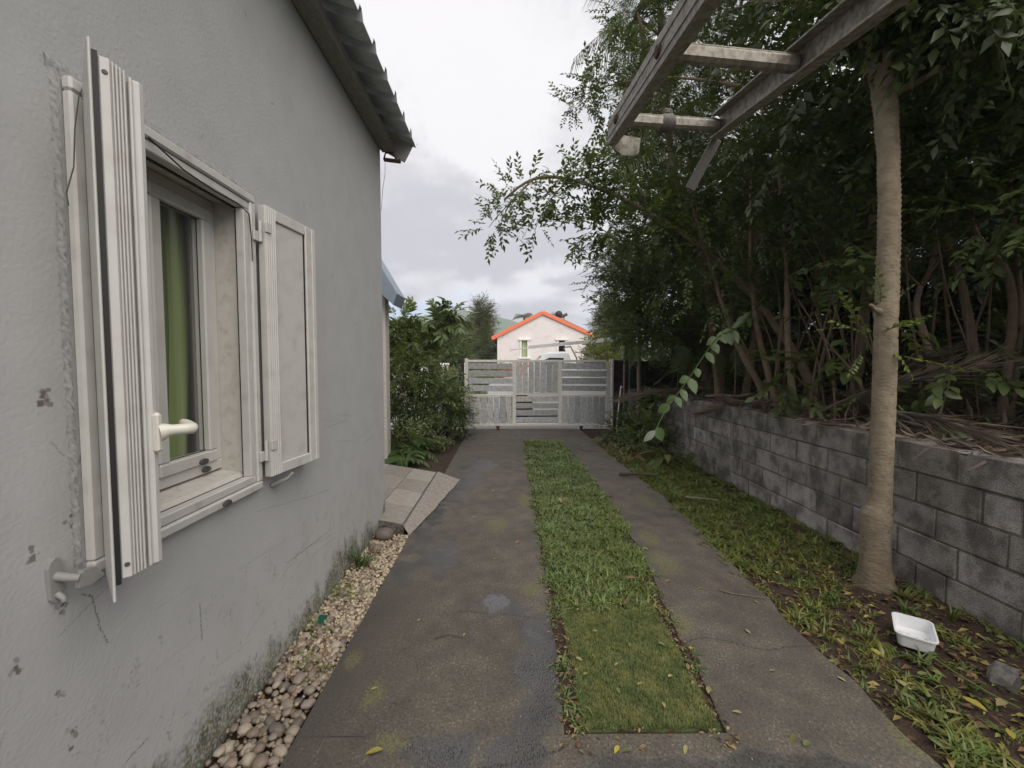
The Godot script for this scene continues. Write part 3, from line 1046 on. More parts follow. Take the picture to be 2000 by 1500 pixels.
func build_window() -> void:
	var win := Node3D.new()
	win.name = "window"
	house.add_child(win, true)
	win.transform = parent_offset(house)
	tag(win, "white two-leaf window set back behind its shutter frame", "")
	# shutter frame on the wall face, in two steps
	var b := MB.new()
	frame(b, WALL_X + 0.002, WALL_X + 0.030, -1.165, -1.985, 0.918, 2.245, 0.036, 0.006)
	frame(b, WALL_X - 0.02, WALL_X + 0.020, -1.203, -1.947, 0.956, 2.207, 0.034, 0.004)
	put(b, mats.white_lacquer, "shutter_frame", win)
	# flaking render that was dragged round the frame
	rng.seed = 101
	var pl := MB.new()
	var fl := noise(103, 9.0, 4)
	# two ragged bands: along the head, and down the near side
	for band in 2:
		var n := 150
		var i0 := pl.v.size()
		for i in n + 1:
			var f := float(i) / n
			for j in 5:
				var g := j / 4.0
				var ends := 0.0 if j == 0 or j == 4 else 1.0
				var wob := fl.get_noise_2d(f * 12.0 + band * 40.0, g * 3.0)
				var lift := 0.0005 + ends * (0.005 + 0.007 * wob)
				if band == 0:
					var y := 2.244 + g * 0.036 + (0.014 * fl.get_noise_2d(f * 9.0, 20.0) if j == 4 else 0.0)
					pl.vert(Vector3(WALL_X + lift, y, lerpf(-1.13, -2.03, f)), Vector3(1, (g - 0.5) * 0.6 * ends + wob * 0.5, wob * 0.3).normalized(), Vector2(f, g))
				else:
					var z := -1.164 + g * 0.024 + (0.008 * fl.get_noise_2d(f * 9.0, 30.0) if j == 4 else 0.0)
					pl.vert(Vector3(WALL_X + lift * 0.7, lerpf(2.25, 0.90, f), z), Vector3(1, wob * 0.3, (g - 0.5) * 0.5 * ends + wob * 0.4).normalized(), Vector2(f, g))
		for i in n:
			for j in 4:
				var p := i0 + i * 5 + j
				pl.ix.append_array([p, p + 1, p + 5, p + 1, p + 6, p + 5] if band == 0 else [p, p + 5, p + 1, p + 1, p + 5, p + 6])
	var pm := mat("flaking_render", 0.44, 0.44, 0.44, 0.95)
	tri_map(pm, Vector3(6, 6, 6))
	pm.cull_mode = BaseMaterial3D.CULL_DISABLED
	pm.albedo_texture = ntex(102, 0.02, 5, [[0.0, 0.55, 0.55, 0.55], [0.45, 0.9, 0.9, 0.9], [1.0, 1.0, 1.0, 1.0]], 512)
	put(pl, pm, "render_edge", win)
	# black strips standing in for the shade in the gaps round the frame
	var gk := MB.new()
	gk.box(at(Vector3(WALL_X - 0.026, 1.58, -1.938)), Vector3(0.012, 1.18, 0.013))
	gk.box(at(Vector3(WALL_X - 0.026, 0.984, -1.575)), Vector3(0.012, 0.012, 0.70))
	gk.box(at(Vector3(WALL_X - 0.026, 2.18, -1.575)), Vector3(0.012, 0.02, 0.70))
	put(gk, mats.black_rubber, "gap_shade", win)
	# reveal and sill
	var rv := MB.new()
	var xo := WALL_X - 0.02
	var xi := WALL_X - 0.24
	rv.quad(Vector3(xi, WIN[2], WIN[1]), Vector3(xo, WIN[2], WIN[1]), Vector3(xo, WIN[3], WIN[1]), Vector3(xi, WIN[3], WIN[1]))
	rv.quad(Vector3(xo, WIN[2], WIN[0]), Vector3(xi, WIN[2], WIN[0]), Vector3(xi, WIN[3], WIN[0]), Vector3(xo, WIN[3], WIN[0]))
	rv.quad(Vector3(xi, WIN[3], WIN[0]), Vector3(xi, WIN[3], WIN[1]), Vector3(xo, WIN[3], WIN[1]), Vector3(xo, WIN[3], WIN[0]))
	put(rv, mats.cream_render, "reveal", win)
	var sl := MB.new()
	sl.prism(Transform3D(Basis(Vector3.RIGHT, Vector3.UP, Vector3.BACK), Vector3(0, 0, WIN[1] + 0.001)), PackedVector2Array([Vector2(xi, 0.97), Vector2(xo, 0.97), Vector2(xo, 0.985), Vector2(xo - 0.02, 1.005), Vector2(xi, 1.03)]), WIN[0] - WIN[1] - 0.002)
	put(sl, mats.cream_render, "sill", win)
	# fixed frame and the two leaves
	var xf := WALL_X - 0.155
	var ff := MB.new()
	frame(ff, xf, xf + 0.03, WIN[0] - 0.002, WIN[1] + 0.002, 1.026, 2.198, 0.045, 0.004)
	put(ff, mats.window_plastic, "fixed_frame", win)
	for s in [[-1.262, -1.579], [-1.581, -1.898]]:
		var sash := MB.new()
		frame(sash, xf - 0.012, xf + 0.042, s[0], s[1], 1.071, 2.153, 0.05, 0.006)
		var so := put(sash, mats.window_plastic, "sash", win)
		var gl := MB.new()
		gl.quad(Vector3(xf + 0.012, 1.115, s[0] - 0.045), Vector3(xf + 0.012, 1.115, s[1] + 0.045), Vector3(xf + 0.012, 2.109, s[1] + 0.045), Vector3(xf + 0.012, 2.109, s[0] - 0.045))
		put(gl, mats.window_glass, "pane", win)
		var ru := MB.new()
		frame(ru, xf + 0.0125, xf + 0.0165, s[0] - 0.046, s[1] + 0.046, 1.117, 2.107, 0.007, 0.0)
		put(ru, mats.black_rubber, "glazing_seal", win)
	for p in [[xf + 0.043, 1.085, -1.80], [xf + 0.031, 1.045, -1.83], [WALL_X + 0.031, 0.934, -1.35], [WALL_X + 0.031, 0.934, -1.72]]:
		var cap := MB.new()
		cap.lathe(Transform3D(Basis(Vector3(0, 0, -1), Vector3.RIGHT, Vector3(0, -1, 0)).scaled_local(Vector3(1, 1, 0.5)), Vector3(p[0], p[1], p[2])), [Vector2(0.026, 0), Vector2(0.025, 0.006), Vector2(0.017, 0.012), Vector2(0.0005, 0.013)], 14)
		put(cap, mats.grey_plastic, "drain_cap", win)
	for y in [1.115, 2.045]:
		var h := MB.new()
		h.tube([Vector3(WALL_X + 0.041, y - 0.05, -1.199), Vector3(WALL_X + 0.041, y + 0.05, -1.199)], [0.010, 0.010], 10)
		put(h, mats.white_lacquer, "hinge_pin", win)
	build_shutters()
	# curtain behind the glass
	var c := MB.new()
	var nz := 60
	for i in nz + 1:
		var f := float(i) / nz
		for j in 13:
			var y := lerpf(1.0, 2.4, j / 12.0)
			var sway := 0.024 * sin(f * 34.0 + 0.6 * sin(y * 2.0)) + 0.012 * sin(f * 71.0)
			var z := lerpf(-1.30, -1.855 + 0.035 * sin(y * 2.3 + 1.0), f)
			var nn := Vector3(1, 0, -0.035 * 34.0 / 0.55 * cos(f * 34.0) * -1.0).normalized()
			c.vert(Vector3(-1.405 + sway, y, z), nn, Vector2(f, y))
	for i in nz:
		for j in 12:
			var p := i * 13 + j
			c.ix.append_array([p, p + 1, p + 13, p + 1, p + 14, p + 13])
	var cu := put(c, mats.green_curtain, "curtain")
	tag(cu, "green curtain hanging in folds behind the white window", "curtain")


func shutter_leaf(called: String, p0: Vector3, u: Vector3, n: Vector3, width: float, y0: float, y1: float, parent: Node3D, ribs_first: bool) -> Node3D:
	# a lacquered leaf: stiles, rails, sunk panel; u runs along the leaf, n out of its face
	var o := Node3D.new()
	o.name = called
	parent.add_child(o, true)
	o.transform = parent_offset(parent)
	var bs := Basis(u, Vector3.UP, n)
	if bs.determinant() < 0.0:
		bs = Basis(u, Vector3.UP, -n)
	var ym := (y0 + y1) * 0.5
	var box := func(b: MB, a: float, e: float, ya: float, yb: float, th: float, bev: float, off := 0.0) -> void:
		b.box(Transform3D(bs, p0 + u * (a + e) * 0.5 + Vector3.UP * ((ya + yb) * 0.5) + n * off), Vector3(absf(e - a), yb - ya, th), bev)
	var st := MB.new()
	box.call(st, 0.0, 0.075, y0, y1, 0.036, 0.003)
	for r in 5:
		box.call(st, 0.006 + r * 0.014, 0.014 + r * 0.014, y0 + 0.001, y1 - 0.001, 0.044, 0.003)
	put(st, mats.white_lacquer, "stile", o)
	var s2 := MB.new()
	box.call(s2, width - 0.078, width, y0, y1, 0.036, 0.004)
	box.call(s2, width - 0.03, width + 0.002, y0 + 0.0015, y1 - 0.0015, 0.042, 0.004)
	put(s2, mats.white_lacquer, "stile", o)
	for y in [y0, y1 - 0.052]:
		var rl := MB.new()
		box.call(rl, 0.0755, width - 0.0785, y, y + 0.052, 0.034, 0.004)
		put(rl, mats.white_lacquer, "rail", o)
	var pn := MB.new()
	box.call(pn, 0.0755, width - 0.0785, y0 + 0.0525, y1 - 0.0525, 0.014, 0.002)
	put(pn, mats.white_lacquer, "panel", o)
	var sl := MB.new()
	box.call(sl, width - 0.090, width - 0.079, y0 + 0.0525, y1 - 0.0525, 0.018, 0.0)
	put(sl, mats.black_rubber, "gap_shade", o)  # black strip drawn as the shade in the gap between panel and stile
	return o


func build_shutters() -> void:
	var y0 := 0.965
	var y1 := 2.215
	# far shutter: swung right round, almost flat against the wall
	var u := Vector3(0.06, 0, -0.415).normalized()
	var n := Vector3(0.415, 0, 0.06).normalized()
	var sh := shutter_leaf("shutter", Vector3(-1.115, 0, -2.0), u, n, 0.385, y0, y1, house, true)
	tag(sh, "open shutter leaf lying back against the wall past the window", "")
	for y in [1.09, 2.09]:
		var h := MB.new()
		h.box(at(Vector3(WALL_X + 0.036, y - 0.022, -1.968)), Vector3(0.010, 0.045, 0.030), 0.002)
		h.box(Transform3D(Basis(u, Vector3.UP, n * -1.0 if Basis(u, Vector3.UP, n).determinant() < 0.0 else n), Vector3(-1.115, y + 0.024, -2.0) + u * 0.014 + n * 0.024), Vector3(0.036, 0.045, 0.006), 0.002)
		h.tube([Vector3(WALL_X + 0.046, y - 0.044, -1.988), Vector3(WALL_X + 0.046, y + 0.048, -1.988)], [0.008, 0.008], 10)
		put(h, mats.white_lacquer, "hinge", sh)
	var g := MB.new()
	g.tube([Vector3(-1.15, 0.90, -2.09), Vector3(-1.12, 0.915, -2.10), Vector3(-1.08, 0.93, -2.11), Vector3(-1.06, 0.955, -2.12)], [0.012, 0.012, 0.009, 0.009], 8)
	put(g, mats.grey_paint_metal, "catch", sh)
	# near shutter: folded double and standing out from the wall; seen on its edges
	u = Vector3(0.72, 0, 0.69).normalized()
	n = Vector3(0.69, 0, -0.72).normalized()
	var hinge := Vector3(-1.122, 0, -1.206)
	var fold := Node3D.new()
	fold.name = "folded_shutter"
	house.add_child(fold, true)
	fold.transform = parent_offset(house)
	tag(fold, "folded shutter standing out from the wall on the near side of the window", "")
	var bs := Basis(u, Vector3.UP, -n)
	if bs.determinant() < 0.0:
		bs = Basis(u, Vector3.UP, n)
	var slab := func(b: MB, a0: float, a1: float, d0: float, d1: float, ya: float, yb: float, bev: float) -> void:
		b.box(Transform3D(bs, hinge + u * (a0 + a1) * 0.5 + n * (d0 + d1) * 0.5 + Vector3.UP * ((ya + yb) * 0.5)), Vector3(absf(a1 - a0), yb - ya, absf(d1 - d0)), bev)
	var p1 := MB.new()
	slab.call(p1, 0.012, 0.235, 0.004, 0.026, y0, y1, 0.003)
	put(p1, mats.white_lacquer, "near_leaf", fold)
	var p1b := MB.new()
	for r in 4:
		slab.call(p1b, 0.05, 0.228 - r * 0.006, 0.0265 + r * 0.0072, 0.0325 + r * 0.0072, y0 + 0.001, y1 - 0.001, 0.002)
	slab.call(p1b, 0.05, 0.198, 0.0266, 0.054, y0 + 0.002, y1 - 0.002, 0.0)
	put(p1b, mats.white_lacquer, "ribbed_edge", fold)
	var p2 := MB.new()
	slab.call(p2, 0.03, 0.188, 0.0565, 0.090, y0 - 0.004, y1 - 0.004, 0.008)
	slab.call(p2, 0.03, 0.196, 0.060, 0.068, y0 + 0.001, y1 - 0.006, 0.002)
	put(p2, mats.white_lacquer, "far_leaf", fold)
	var sl := MB.new()
	slab.call(sl, 0.02, 0.238, -0.007, 0.0035, y0 - 0.010, y1 + 0.006, 0.0)
	put(sl, mats.black_rubber, "seal", fold)
	var lip := MB.new()
	slab.call(lip, 0.015, 0.242, -0.0135, -0.0075, y0 - 0.050, y1 + 0.030, 0.002)
	put(lip, mats.white_lacquer, "cover_strip", fold)
	for y in [1.115, 2.045]:
		var h := MB.new()
		slab.call(h, -0.004, 0.03, -0.004, 0.010, y - 0.03, y + 0.03, 0.002)
		put(h, mats.white_lacquer, "hinge", fold)
	for y in [y0 + 0.035, y1 - 0.035]:
		var sc := MB.new()
		var d = hinge + u * 0.2348 + n * 0.015 + Vector3.UP * y
		sc.tube([d, d + u * 0.003], [0.006, 0.005], 10)
		put(sc, mats.grey_plastic, "screw", fold)
	# handle on the inner face
	var f := hinge + n * 0.090 + u * 0.012
	var bp := MB.new()
	slab.call(bp, 0.168, 0.200, 0.080, 0.099, 1.262, 1.368, 0.007)
	bp.tube([f + u * 0.172 + n * 0.004 + Vector3.UP * 1.315, f + u * 0.172 + n * 0.022 + Vector3.UP * 1.318, f + u * 0.172 + n * 0.034 + Vector3.UP * 1.318], [0.026, 0.018, 0.0145], 14)
	var q := f + u * 0.172 + Vector3.UP * 1.318
	bp.tube([q + n * 0.03, q + n * 0.060, q + n * 0.074 + u * 0.006, q + n * 0.078 + u * -0.012, q + n * 0.074 + u * -0.05 + Vector3.UP * 0.006, q + n * 0.07 + u * -0.085 + Vector3.UP * 0.008], [0.0145, 0.015, 0.0155, 0.0145, 0.013, 0.011], 14)
	put(bp, mats.handle_plastic, "handle", fold)
	# shutter stop screwed to the wall under it
	var t := thing("shutter_stop", Vector3(WALL_X, 0.95, -1.08), "grey painted shutter stop screwed to the wall below the folded shutter", "shutter stop")
	var pb := MB.new()
	pb.prism(Transform3D(Basis(Vector3(0, 0, -1), Vector3.UP, Vector3.RIGHT), Vector3(WALL_X + 0.0005, 0.0, 0)), PackedVector2Array([Vector2(1.070, 0.90), Vector2(1.078, 0.888), Vector2(1.09, 0.888), Vector2(1.099, 0.90), Vector2(1.101, 0.985), Vector2(1.095, 0.998), Vector2(1.084, 1.004), Vector2(1.072, 0.996), Vector2(1.066, 0.98)]), 0.012)
	put(pb, mats.grey_paint_metal, "back_plate", t)
	var ar := MB.new()
	ar.tube([Vector3(WALL_X + 0.01, 0.955, -1.086), Vector3(WALL_X + 0.035, 0.95, -1.09), Vector3(WALL_X + 0.055, 0.944, -1.10)], [0.012, 0.011, 0.010], 10)
	ar.tube([Vector3(WALL_X + 0.012, 0.91, -1.084), Vector3(WALL_X + 0.026, 0.90, -1.084), Vector3(WALL_X + 0.026, 0.89, -1.086)], [0.008, 0.007, 0.006], 8)
	put(ar, mats.grey_paint_metal, "arm", t)
	var pd := MB.new()
	pd.prism(Transform3D(Basis(Vector3(0.15, 0, -0.985).normalized(), Vector3.UP, Vector3(0.985, 0, 0.15).normalized()), Vector3(WALL_X + 0.04, 0.93, -1.10)), PackedVector2Array([Vector2(0, -0.012), Vector2(0.03, -0.017), Vector2(0.06, -0.006), Vector2(0.055, 0.004), Vector2(0.04, 0.026), Vector2(0.012, 0.028), Vector2(0, 0.016)]), 0.016)
	put(pd, mats.grey_paint_metal, "tongue", t)
	# wires left on the frame
	var w := MB.new()
	w.tube([Vector3(-1.118, 2.235, -1.19), Vector3(-1.110, 2.19, -1.165), Vector3(-1.105, 2.10, -1.145), Vector3(-1.108, 2.0, -1.14), Vector3(-1.118, 1.93, -1.128), Vector3(-1.12, 1.90, -1.134)], [0.0016, 0.0016, 0.0016, 0.0016, 0.0016, 0.0016], 5)
	var wo := put(w, mats.grey_plastic, "loose_wire")
	tag(wo, "thin grey wire dangling in front of the near jamb of the shutter frame", "wire")
	w = MB.new()
	w.tube([Vector3(-1.125, 2.205, -1.40), Vector3(-1.126, 2.17, -1.55), Vector3(-1.125, 2.16, -1.70), Vector3(-1.126, 2.165, -1.85), Vector3(-1.128, 2.15, -1.93), Vector3(-1.126, 2.05, -1.94), Vector3(-1.127, 1.95, -1.945)], [0.003, 0.003, 0.003, 0.003, 0.0028, 0.0025, 0.002], 5)
	wo = put(w, mats.black_rubber, "loose_wire")
	tag(wo, "black cable sagging along the head of the shutter frame", "wire")


func build_porch() -> void:
	var p := thing("porch", Vector3(-1.8, 0, -6.4), "off-white porch end wall with blue-grey roof trim beyond the grey house", "porch")
	var b := MB.new()
	b.box(at(Vector3(-3.2, 1.35, -6.45)), Vector3(2.85, 2.75, 0.2), 0.01)
	put(b, mats.cream_render, "wall", p)
	var r := MB.new()
	r.prism(at(Vector3(0, 0, -6.62)), PackedVector2Array([Vector2(-2.6, 3.25), Vector2(-1.60, 2.31), Vector2(-1.545, 2.47), Vector2(-2.5, 4.1)]), 0.5)
	put(r, mats.blue_grey_metal, "roof_trim", p)
	# tiled ramp up to the porch
	var t := thing("tiled_ramp", Vector3(-1.3, 0, -4.7), "low ramp of wood-look tiles rising to the porch beside the grey house", "ramp")
	var h := func(x: float) -> float: return 0.045 + (-0.945 - x) * 0.17
	var base := MB.new()
	base.prism(Transform3D(Basis(Vector3.RIGHT, Vector3.UP, Vector3.BACK), Vector3(0, 0, -5.72)), PackedVector2Array([Vector2(-2.4, -0.05), Vector2(-0.93, -0.05), Vector2(-0.93, h.call(-0.93) - 0.012), Vector2(-2.4, h.call(-2.4) - 0.012)]), 1.89)
	put(base, mats.rubble, "base", t)
	var slope := Vector3(-1, 0.17, 0).normalized()
	rng.seed = 111
	for i in 4:
		for j in 4:
			var x := -0.94 - (j + 0.5) * 0.305
			var z := -3.83 - (i + 0.5) * 0.455
			var tm := MB.new()
			var z_len := 0.452
			tm.box(Transform3D(Basis(Vector3(1, -0.17, 0).normalized(), Vector3(0.17, 1, 0).normalized(), Vector3.BACK), Vector3(x, h.call(x) - 0.004, z)), Vector3(0.305, 0.012, z_len), 0.0015)
			put(tm, mats["tile_%d" % rng.randi_range(0, 2)], "tile", t)
	var sk := MB.new()
	var q := [Vector3(-0.928, 0.033, -3.80), Vector3(-0.83, 0.0075, -3.66), Vector3(-0.60, 0.0075, -5.42), Vector3(-0.928, 0.033, -5.74)]
	var rows := 10
	for i in rows:
		for j in 4:
			var c := []
			for e in [[i, j], [i, j + 1], [i + 1, j + 1], [i + 1, j]]:
				var f := float(e[0]) / rows
				var g := float(e[1]) / 4
				var a: Vector3 = q[0].lerp(q[3], f)
				var d: Vector3 = q[1].lerp(q[2], f) + Vector3(0.03 * edge_noise.get_noise_2d(f * 5.0, 40.0), 0, 0)
				c.append(a.lerp(d, g))
			sk.quad(c[0], c[1], c[2], c[3])
	put(sk, mats.pink_concrete, "skirt", t)


# ---------------------------------------------------------------- block wall
func rough_block(seed_: int, l: float, h: float, d: float) -> ArrayMesh:
	# block whose face (towards -x) is slightly uneven and whose arrises are worn
	var b := MB.new()
	rng.seed = seed_
	b.box(at(Vector3.ZERO), Vector3(d, h, l), rnd(0.004, 0.008))
	for i in b.v.size():
		b.v[i] += Vector3(rnd(-0.0015, 0.0015), rnd(-0.001, 0.001), rnd(-0.001, 0.001))
	return b.mesh()


func build_block_wall() -> void:
	var w := thing("block_wall", Vector3(BLOCK_X + 0.1, 0, -4.0), "weathered grey concrete block retaining wall below the thicket", "wall")
	var core := MB.new()
	core.box(at(Vector3(BLOCK_X + 0.1015, 0.43, -3.0)), Vector3(0.19, 1.055, 9.6))
	put(core, mats.mortar, "mortar", w)
	var full := []
	for i in 4:
		full.append(rough_block(120 + i, 0.390, 0.188, 0.14))
	var half := rough_block(130, 0.19, 0.188, 0.14)
	var cap := []
	for i in 3:
		cap.append(rough_block(140 + i, 0.398, 0.19, 0.21))
	rng.seed = 121
	for c in 5:
		var z := 1.8 - (0.2 if c % 2 else 0.0) + 0.06 * c
		var y := -0.035 + c * 0.2 + 0.097
		while z > -7.75:
			var l := 0.4
			if rng.randf() < 0.07:
				l = 0.2
			var o := MeshInstance3D.new()
			o.mesh = half if l < 0.3 else full[rng.randi_range(0, 3)]
			if c == 4 and l > 0.3:
				o.mesh = cap[rng.randi_range(0, 2)]
			var tone = [0, 1, 2, 3, 4, 0, 1, 2][rng.randi_range(0, 7)]
			if c == 4:
				tone = [2, 4, 1][rng.randi_range(0, 2)]
			o.material_override = mats["block_%d" % tone]
			o.name = "block"
			w.add_child(o, true)
			o.transform = parent_offset(w) * Transform3D(Basis(Vector3.UP, PI if rng.randf() < 0.0 else rnd(-0.006, 0.006)), Vector3(BLOCK_X + (0.07 if c < 4 else 0.098) + rnd(-0.003, 0.004), y + rnd(-0.002, 0.002), z - l * 0.5))
			z -= l


# ---------------------------------------------------------------- gate
func build_gate() -> void:
	var z := -9.55
	var g := thing("sliding_gate", Vector3(0.68, 0, z), "white steel gate filled with weathered grey boards at the end of the drive", "gate")
	var xs := [-0.93, 0.12, 1.14, 2.22]        # left edges of the uprights
	var yb := 0.085
	var yt := 1.557
	var up := func(x: float, w: float, y0: float, y1: float) -> void:
		var b := MB.new()
		b.box(at(Vector3(x + w * 0.5, (y0 + y1) * 0.5, z)), Vector3(w, y1 - y0, 0.05), 0.004)
		put(b, mats.white_rusty, "upright", g)
	up.call(xs[0], 0.075, yb - 0.06, yt + 0.03)
	up.call(xs[1], 0.085, yb + 0.06, yt - 0.05)
	up.call(xs[2], 0.085, yb + 0.06, yt - 0.05)
	up.call(xs[3] - 0.02, 0.085, yb + 0.06, yt - 0.05)
	for y in [yt - 0.025, yb + 0.03]:
		var b := MB.new()
		b.box(at(Vector3(0.678, y, z)), Vector3(3.06, 0.052, 0.052), 0.004)
		put(b, mats.white_rusty, "rail", g)
	for i in 3:
		var x0: float = xs[i] + (0.076 if i == 0 else 0.086)
		var x1: float = xs[i + 1] - (0.021 if i == 2 else 0.001)
		var b := MB.new()
		b.box(at(Vector3((x0 + x1) * 0.5, [0.765, 0.805, 0.765][i], z)), Vector3(x1 - x0, 0.055, 0.045), 0.004)
		put(b, mats.white_rusty, "middle_rail", g)
		# boards: flat in four of the six fields, upright in the others
		rng.seed = 150 + i
		for field in 2:
			var y0 := 0.845 if field else 0.15
			var y1 := 1.50 if field else 0.73
			var flat := (field == 1) != (i == 1)
			var n := 4 if flat else 7
			if i == 1 and field == 0:
				y1 = 0.77
			for k in n:
				var p := MB.new()
				var gap := 0.036 if flat else 0.012
				var bend := rnd(-0.012, 0.012)
				if flat:
					var hgt := (y1 - y0) / n - gap + rnd(-0.012, 0.008)
					var yc := y0 + (k + 0.5) * (y1 - y0) / n
					p.box(Transform3D(Basis(Vector3.BACK, bend), Vector3((x0 + x1) * 0.5, yc, z + 0.012 + rnd(0, 0.006))), Vector3(x1 - x0 + 0.03, hgt, 0.02), 0.003)
				else:
					var wd := (x1 - x0) / n - gap + rnd(-0.01, 0.008)
					var xc := x0 + (k + 0.5) * (x1 - x0) / n
					p.box(Transform3D(Basis(Vector3.BACK, bend * 0.8), Vector3(xc, (y0 + y1) * 0.5 + rnd(-0.01, 0.01), z + 0.012 + rnd(0, 0.006))), Vector3(wd, y1 - y0 + 0.03, 0.02), 0.003)
				put(p, mats["plank_%d" % rng.randi_range(0, 3)], "board", g)
	for x in [-0.2, 1.66]:
		var br := MB.new()
		br.prism(at(Vector3(x, 0, z - 0.03)), PackedVector2Array([Vector2(-0.05, 0.09), Vector2(-0.02, 0.02), Vector2(0.02, 0.02), Vector2(0.05, 0.09)]), 0.06)
		put(br, mats.rust, "wheel_bracket", g)
		var wh := MB.new()
		wh.lathe(Transform3D(Basis(Vector3.RIGHT, PI * 0.5), Vector3(x, 0.035, z - 0.012)), [Vector2(0.001, 0), Vector2(0.03, 0), Vector2(0.033, 0.012), Vector2(0.03, 0.024), Vector2(0.001, 0.024)], 14)
		put(wh, mats.rust, "wheel", g)
	# guide posts and the dark pillar on each side
	var gp := MB.new()
	gp.box(at(Vector3(2.365, 0.80, -9.60)), Vector3(0.04, 1.56, 0.05), 0.004)
	gp.box(at(Vector3(2.315, 0.80, -9.65)), Vector3(0.035, 1.52, 0.03), 0.004)
	var po := put(gp, mats.white_rusty, "guide_post")
	tag(po, "white steel guide post standing close against the block wall end of the gate", "post")
	var lp := MB.new()
	lp.box(at(Vector3(-1.02, 0.79, -9.66)), Vector3(0.12, 1.6, 0.14), 0.01)
	po = put(lp, mats.dark_wall, "gate_post")
	tag(po, "dark gate post beside the leafy shrubs", "post")
	var dw := MB.new()
	dw.box(at(Vector3(2.50, 0.74, -9.68)), Vector3(0.21, 1.62, 0.16), 0.01)
	po = put(dw, mats.dark_wall, "gate_pillar")
	tag(po, "dark stained concrete pillar at the block wall end of the gate", "pillar")
	var pn := thing("boundary_wall", Vector3(3.4, 0, -9.4), "old dark boundary wall running off behind the slim tree by the gate", "wall")
	var pw := MB.new()
	pw.box(at(Vector3(3.9, 0.72, -9.30)), Vector3(2.5, 1.62, 0.14), 0.012)
	put(pw, mats.dark_wall, "wall_body", pn)
	var pa := MB.new()
	pa.box(at(Vector3(2.715, 0.58, -9.20)), Vector3(0.20, 0.70, 0.03), 0.004)
	var ps := put(pa, mats.pale_concrete, "pale_panel")
	tag(ps, "pale upright panel leaning on the dark boundary wall", "panel")
	var st := MB.new()
	st.tube([Vector3(2.24, 0.02, -8.75), Vector3(2.31, 0.50, -8.85), Vector3(2.385, 0.98, -8.95)], [0.016, 0.016, 0.016], 8)
	st.tube([Vector3(2.385, 0.97, -8.95), Vector3(2.41, 1.0, -8.95)], [0.024, 0.024], 8)
	ps = put(st, mats.pale_aluminium, "leaning_pole")
	tag(ps, "thin pale pole leaning beside the gate post", "pole")
	var tp := MB.new()
	tp.box(at(Vector3(2.83, 1.45, -10.05)), Vector3(0.20, 2.95, 0.20), 0.01)
	ps = put(tp, mats.old_post, "timber_post")
	tag(ps, "tall weathered timber post rising behind the slim tree by the gate", "post")


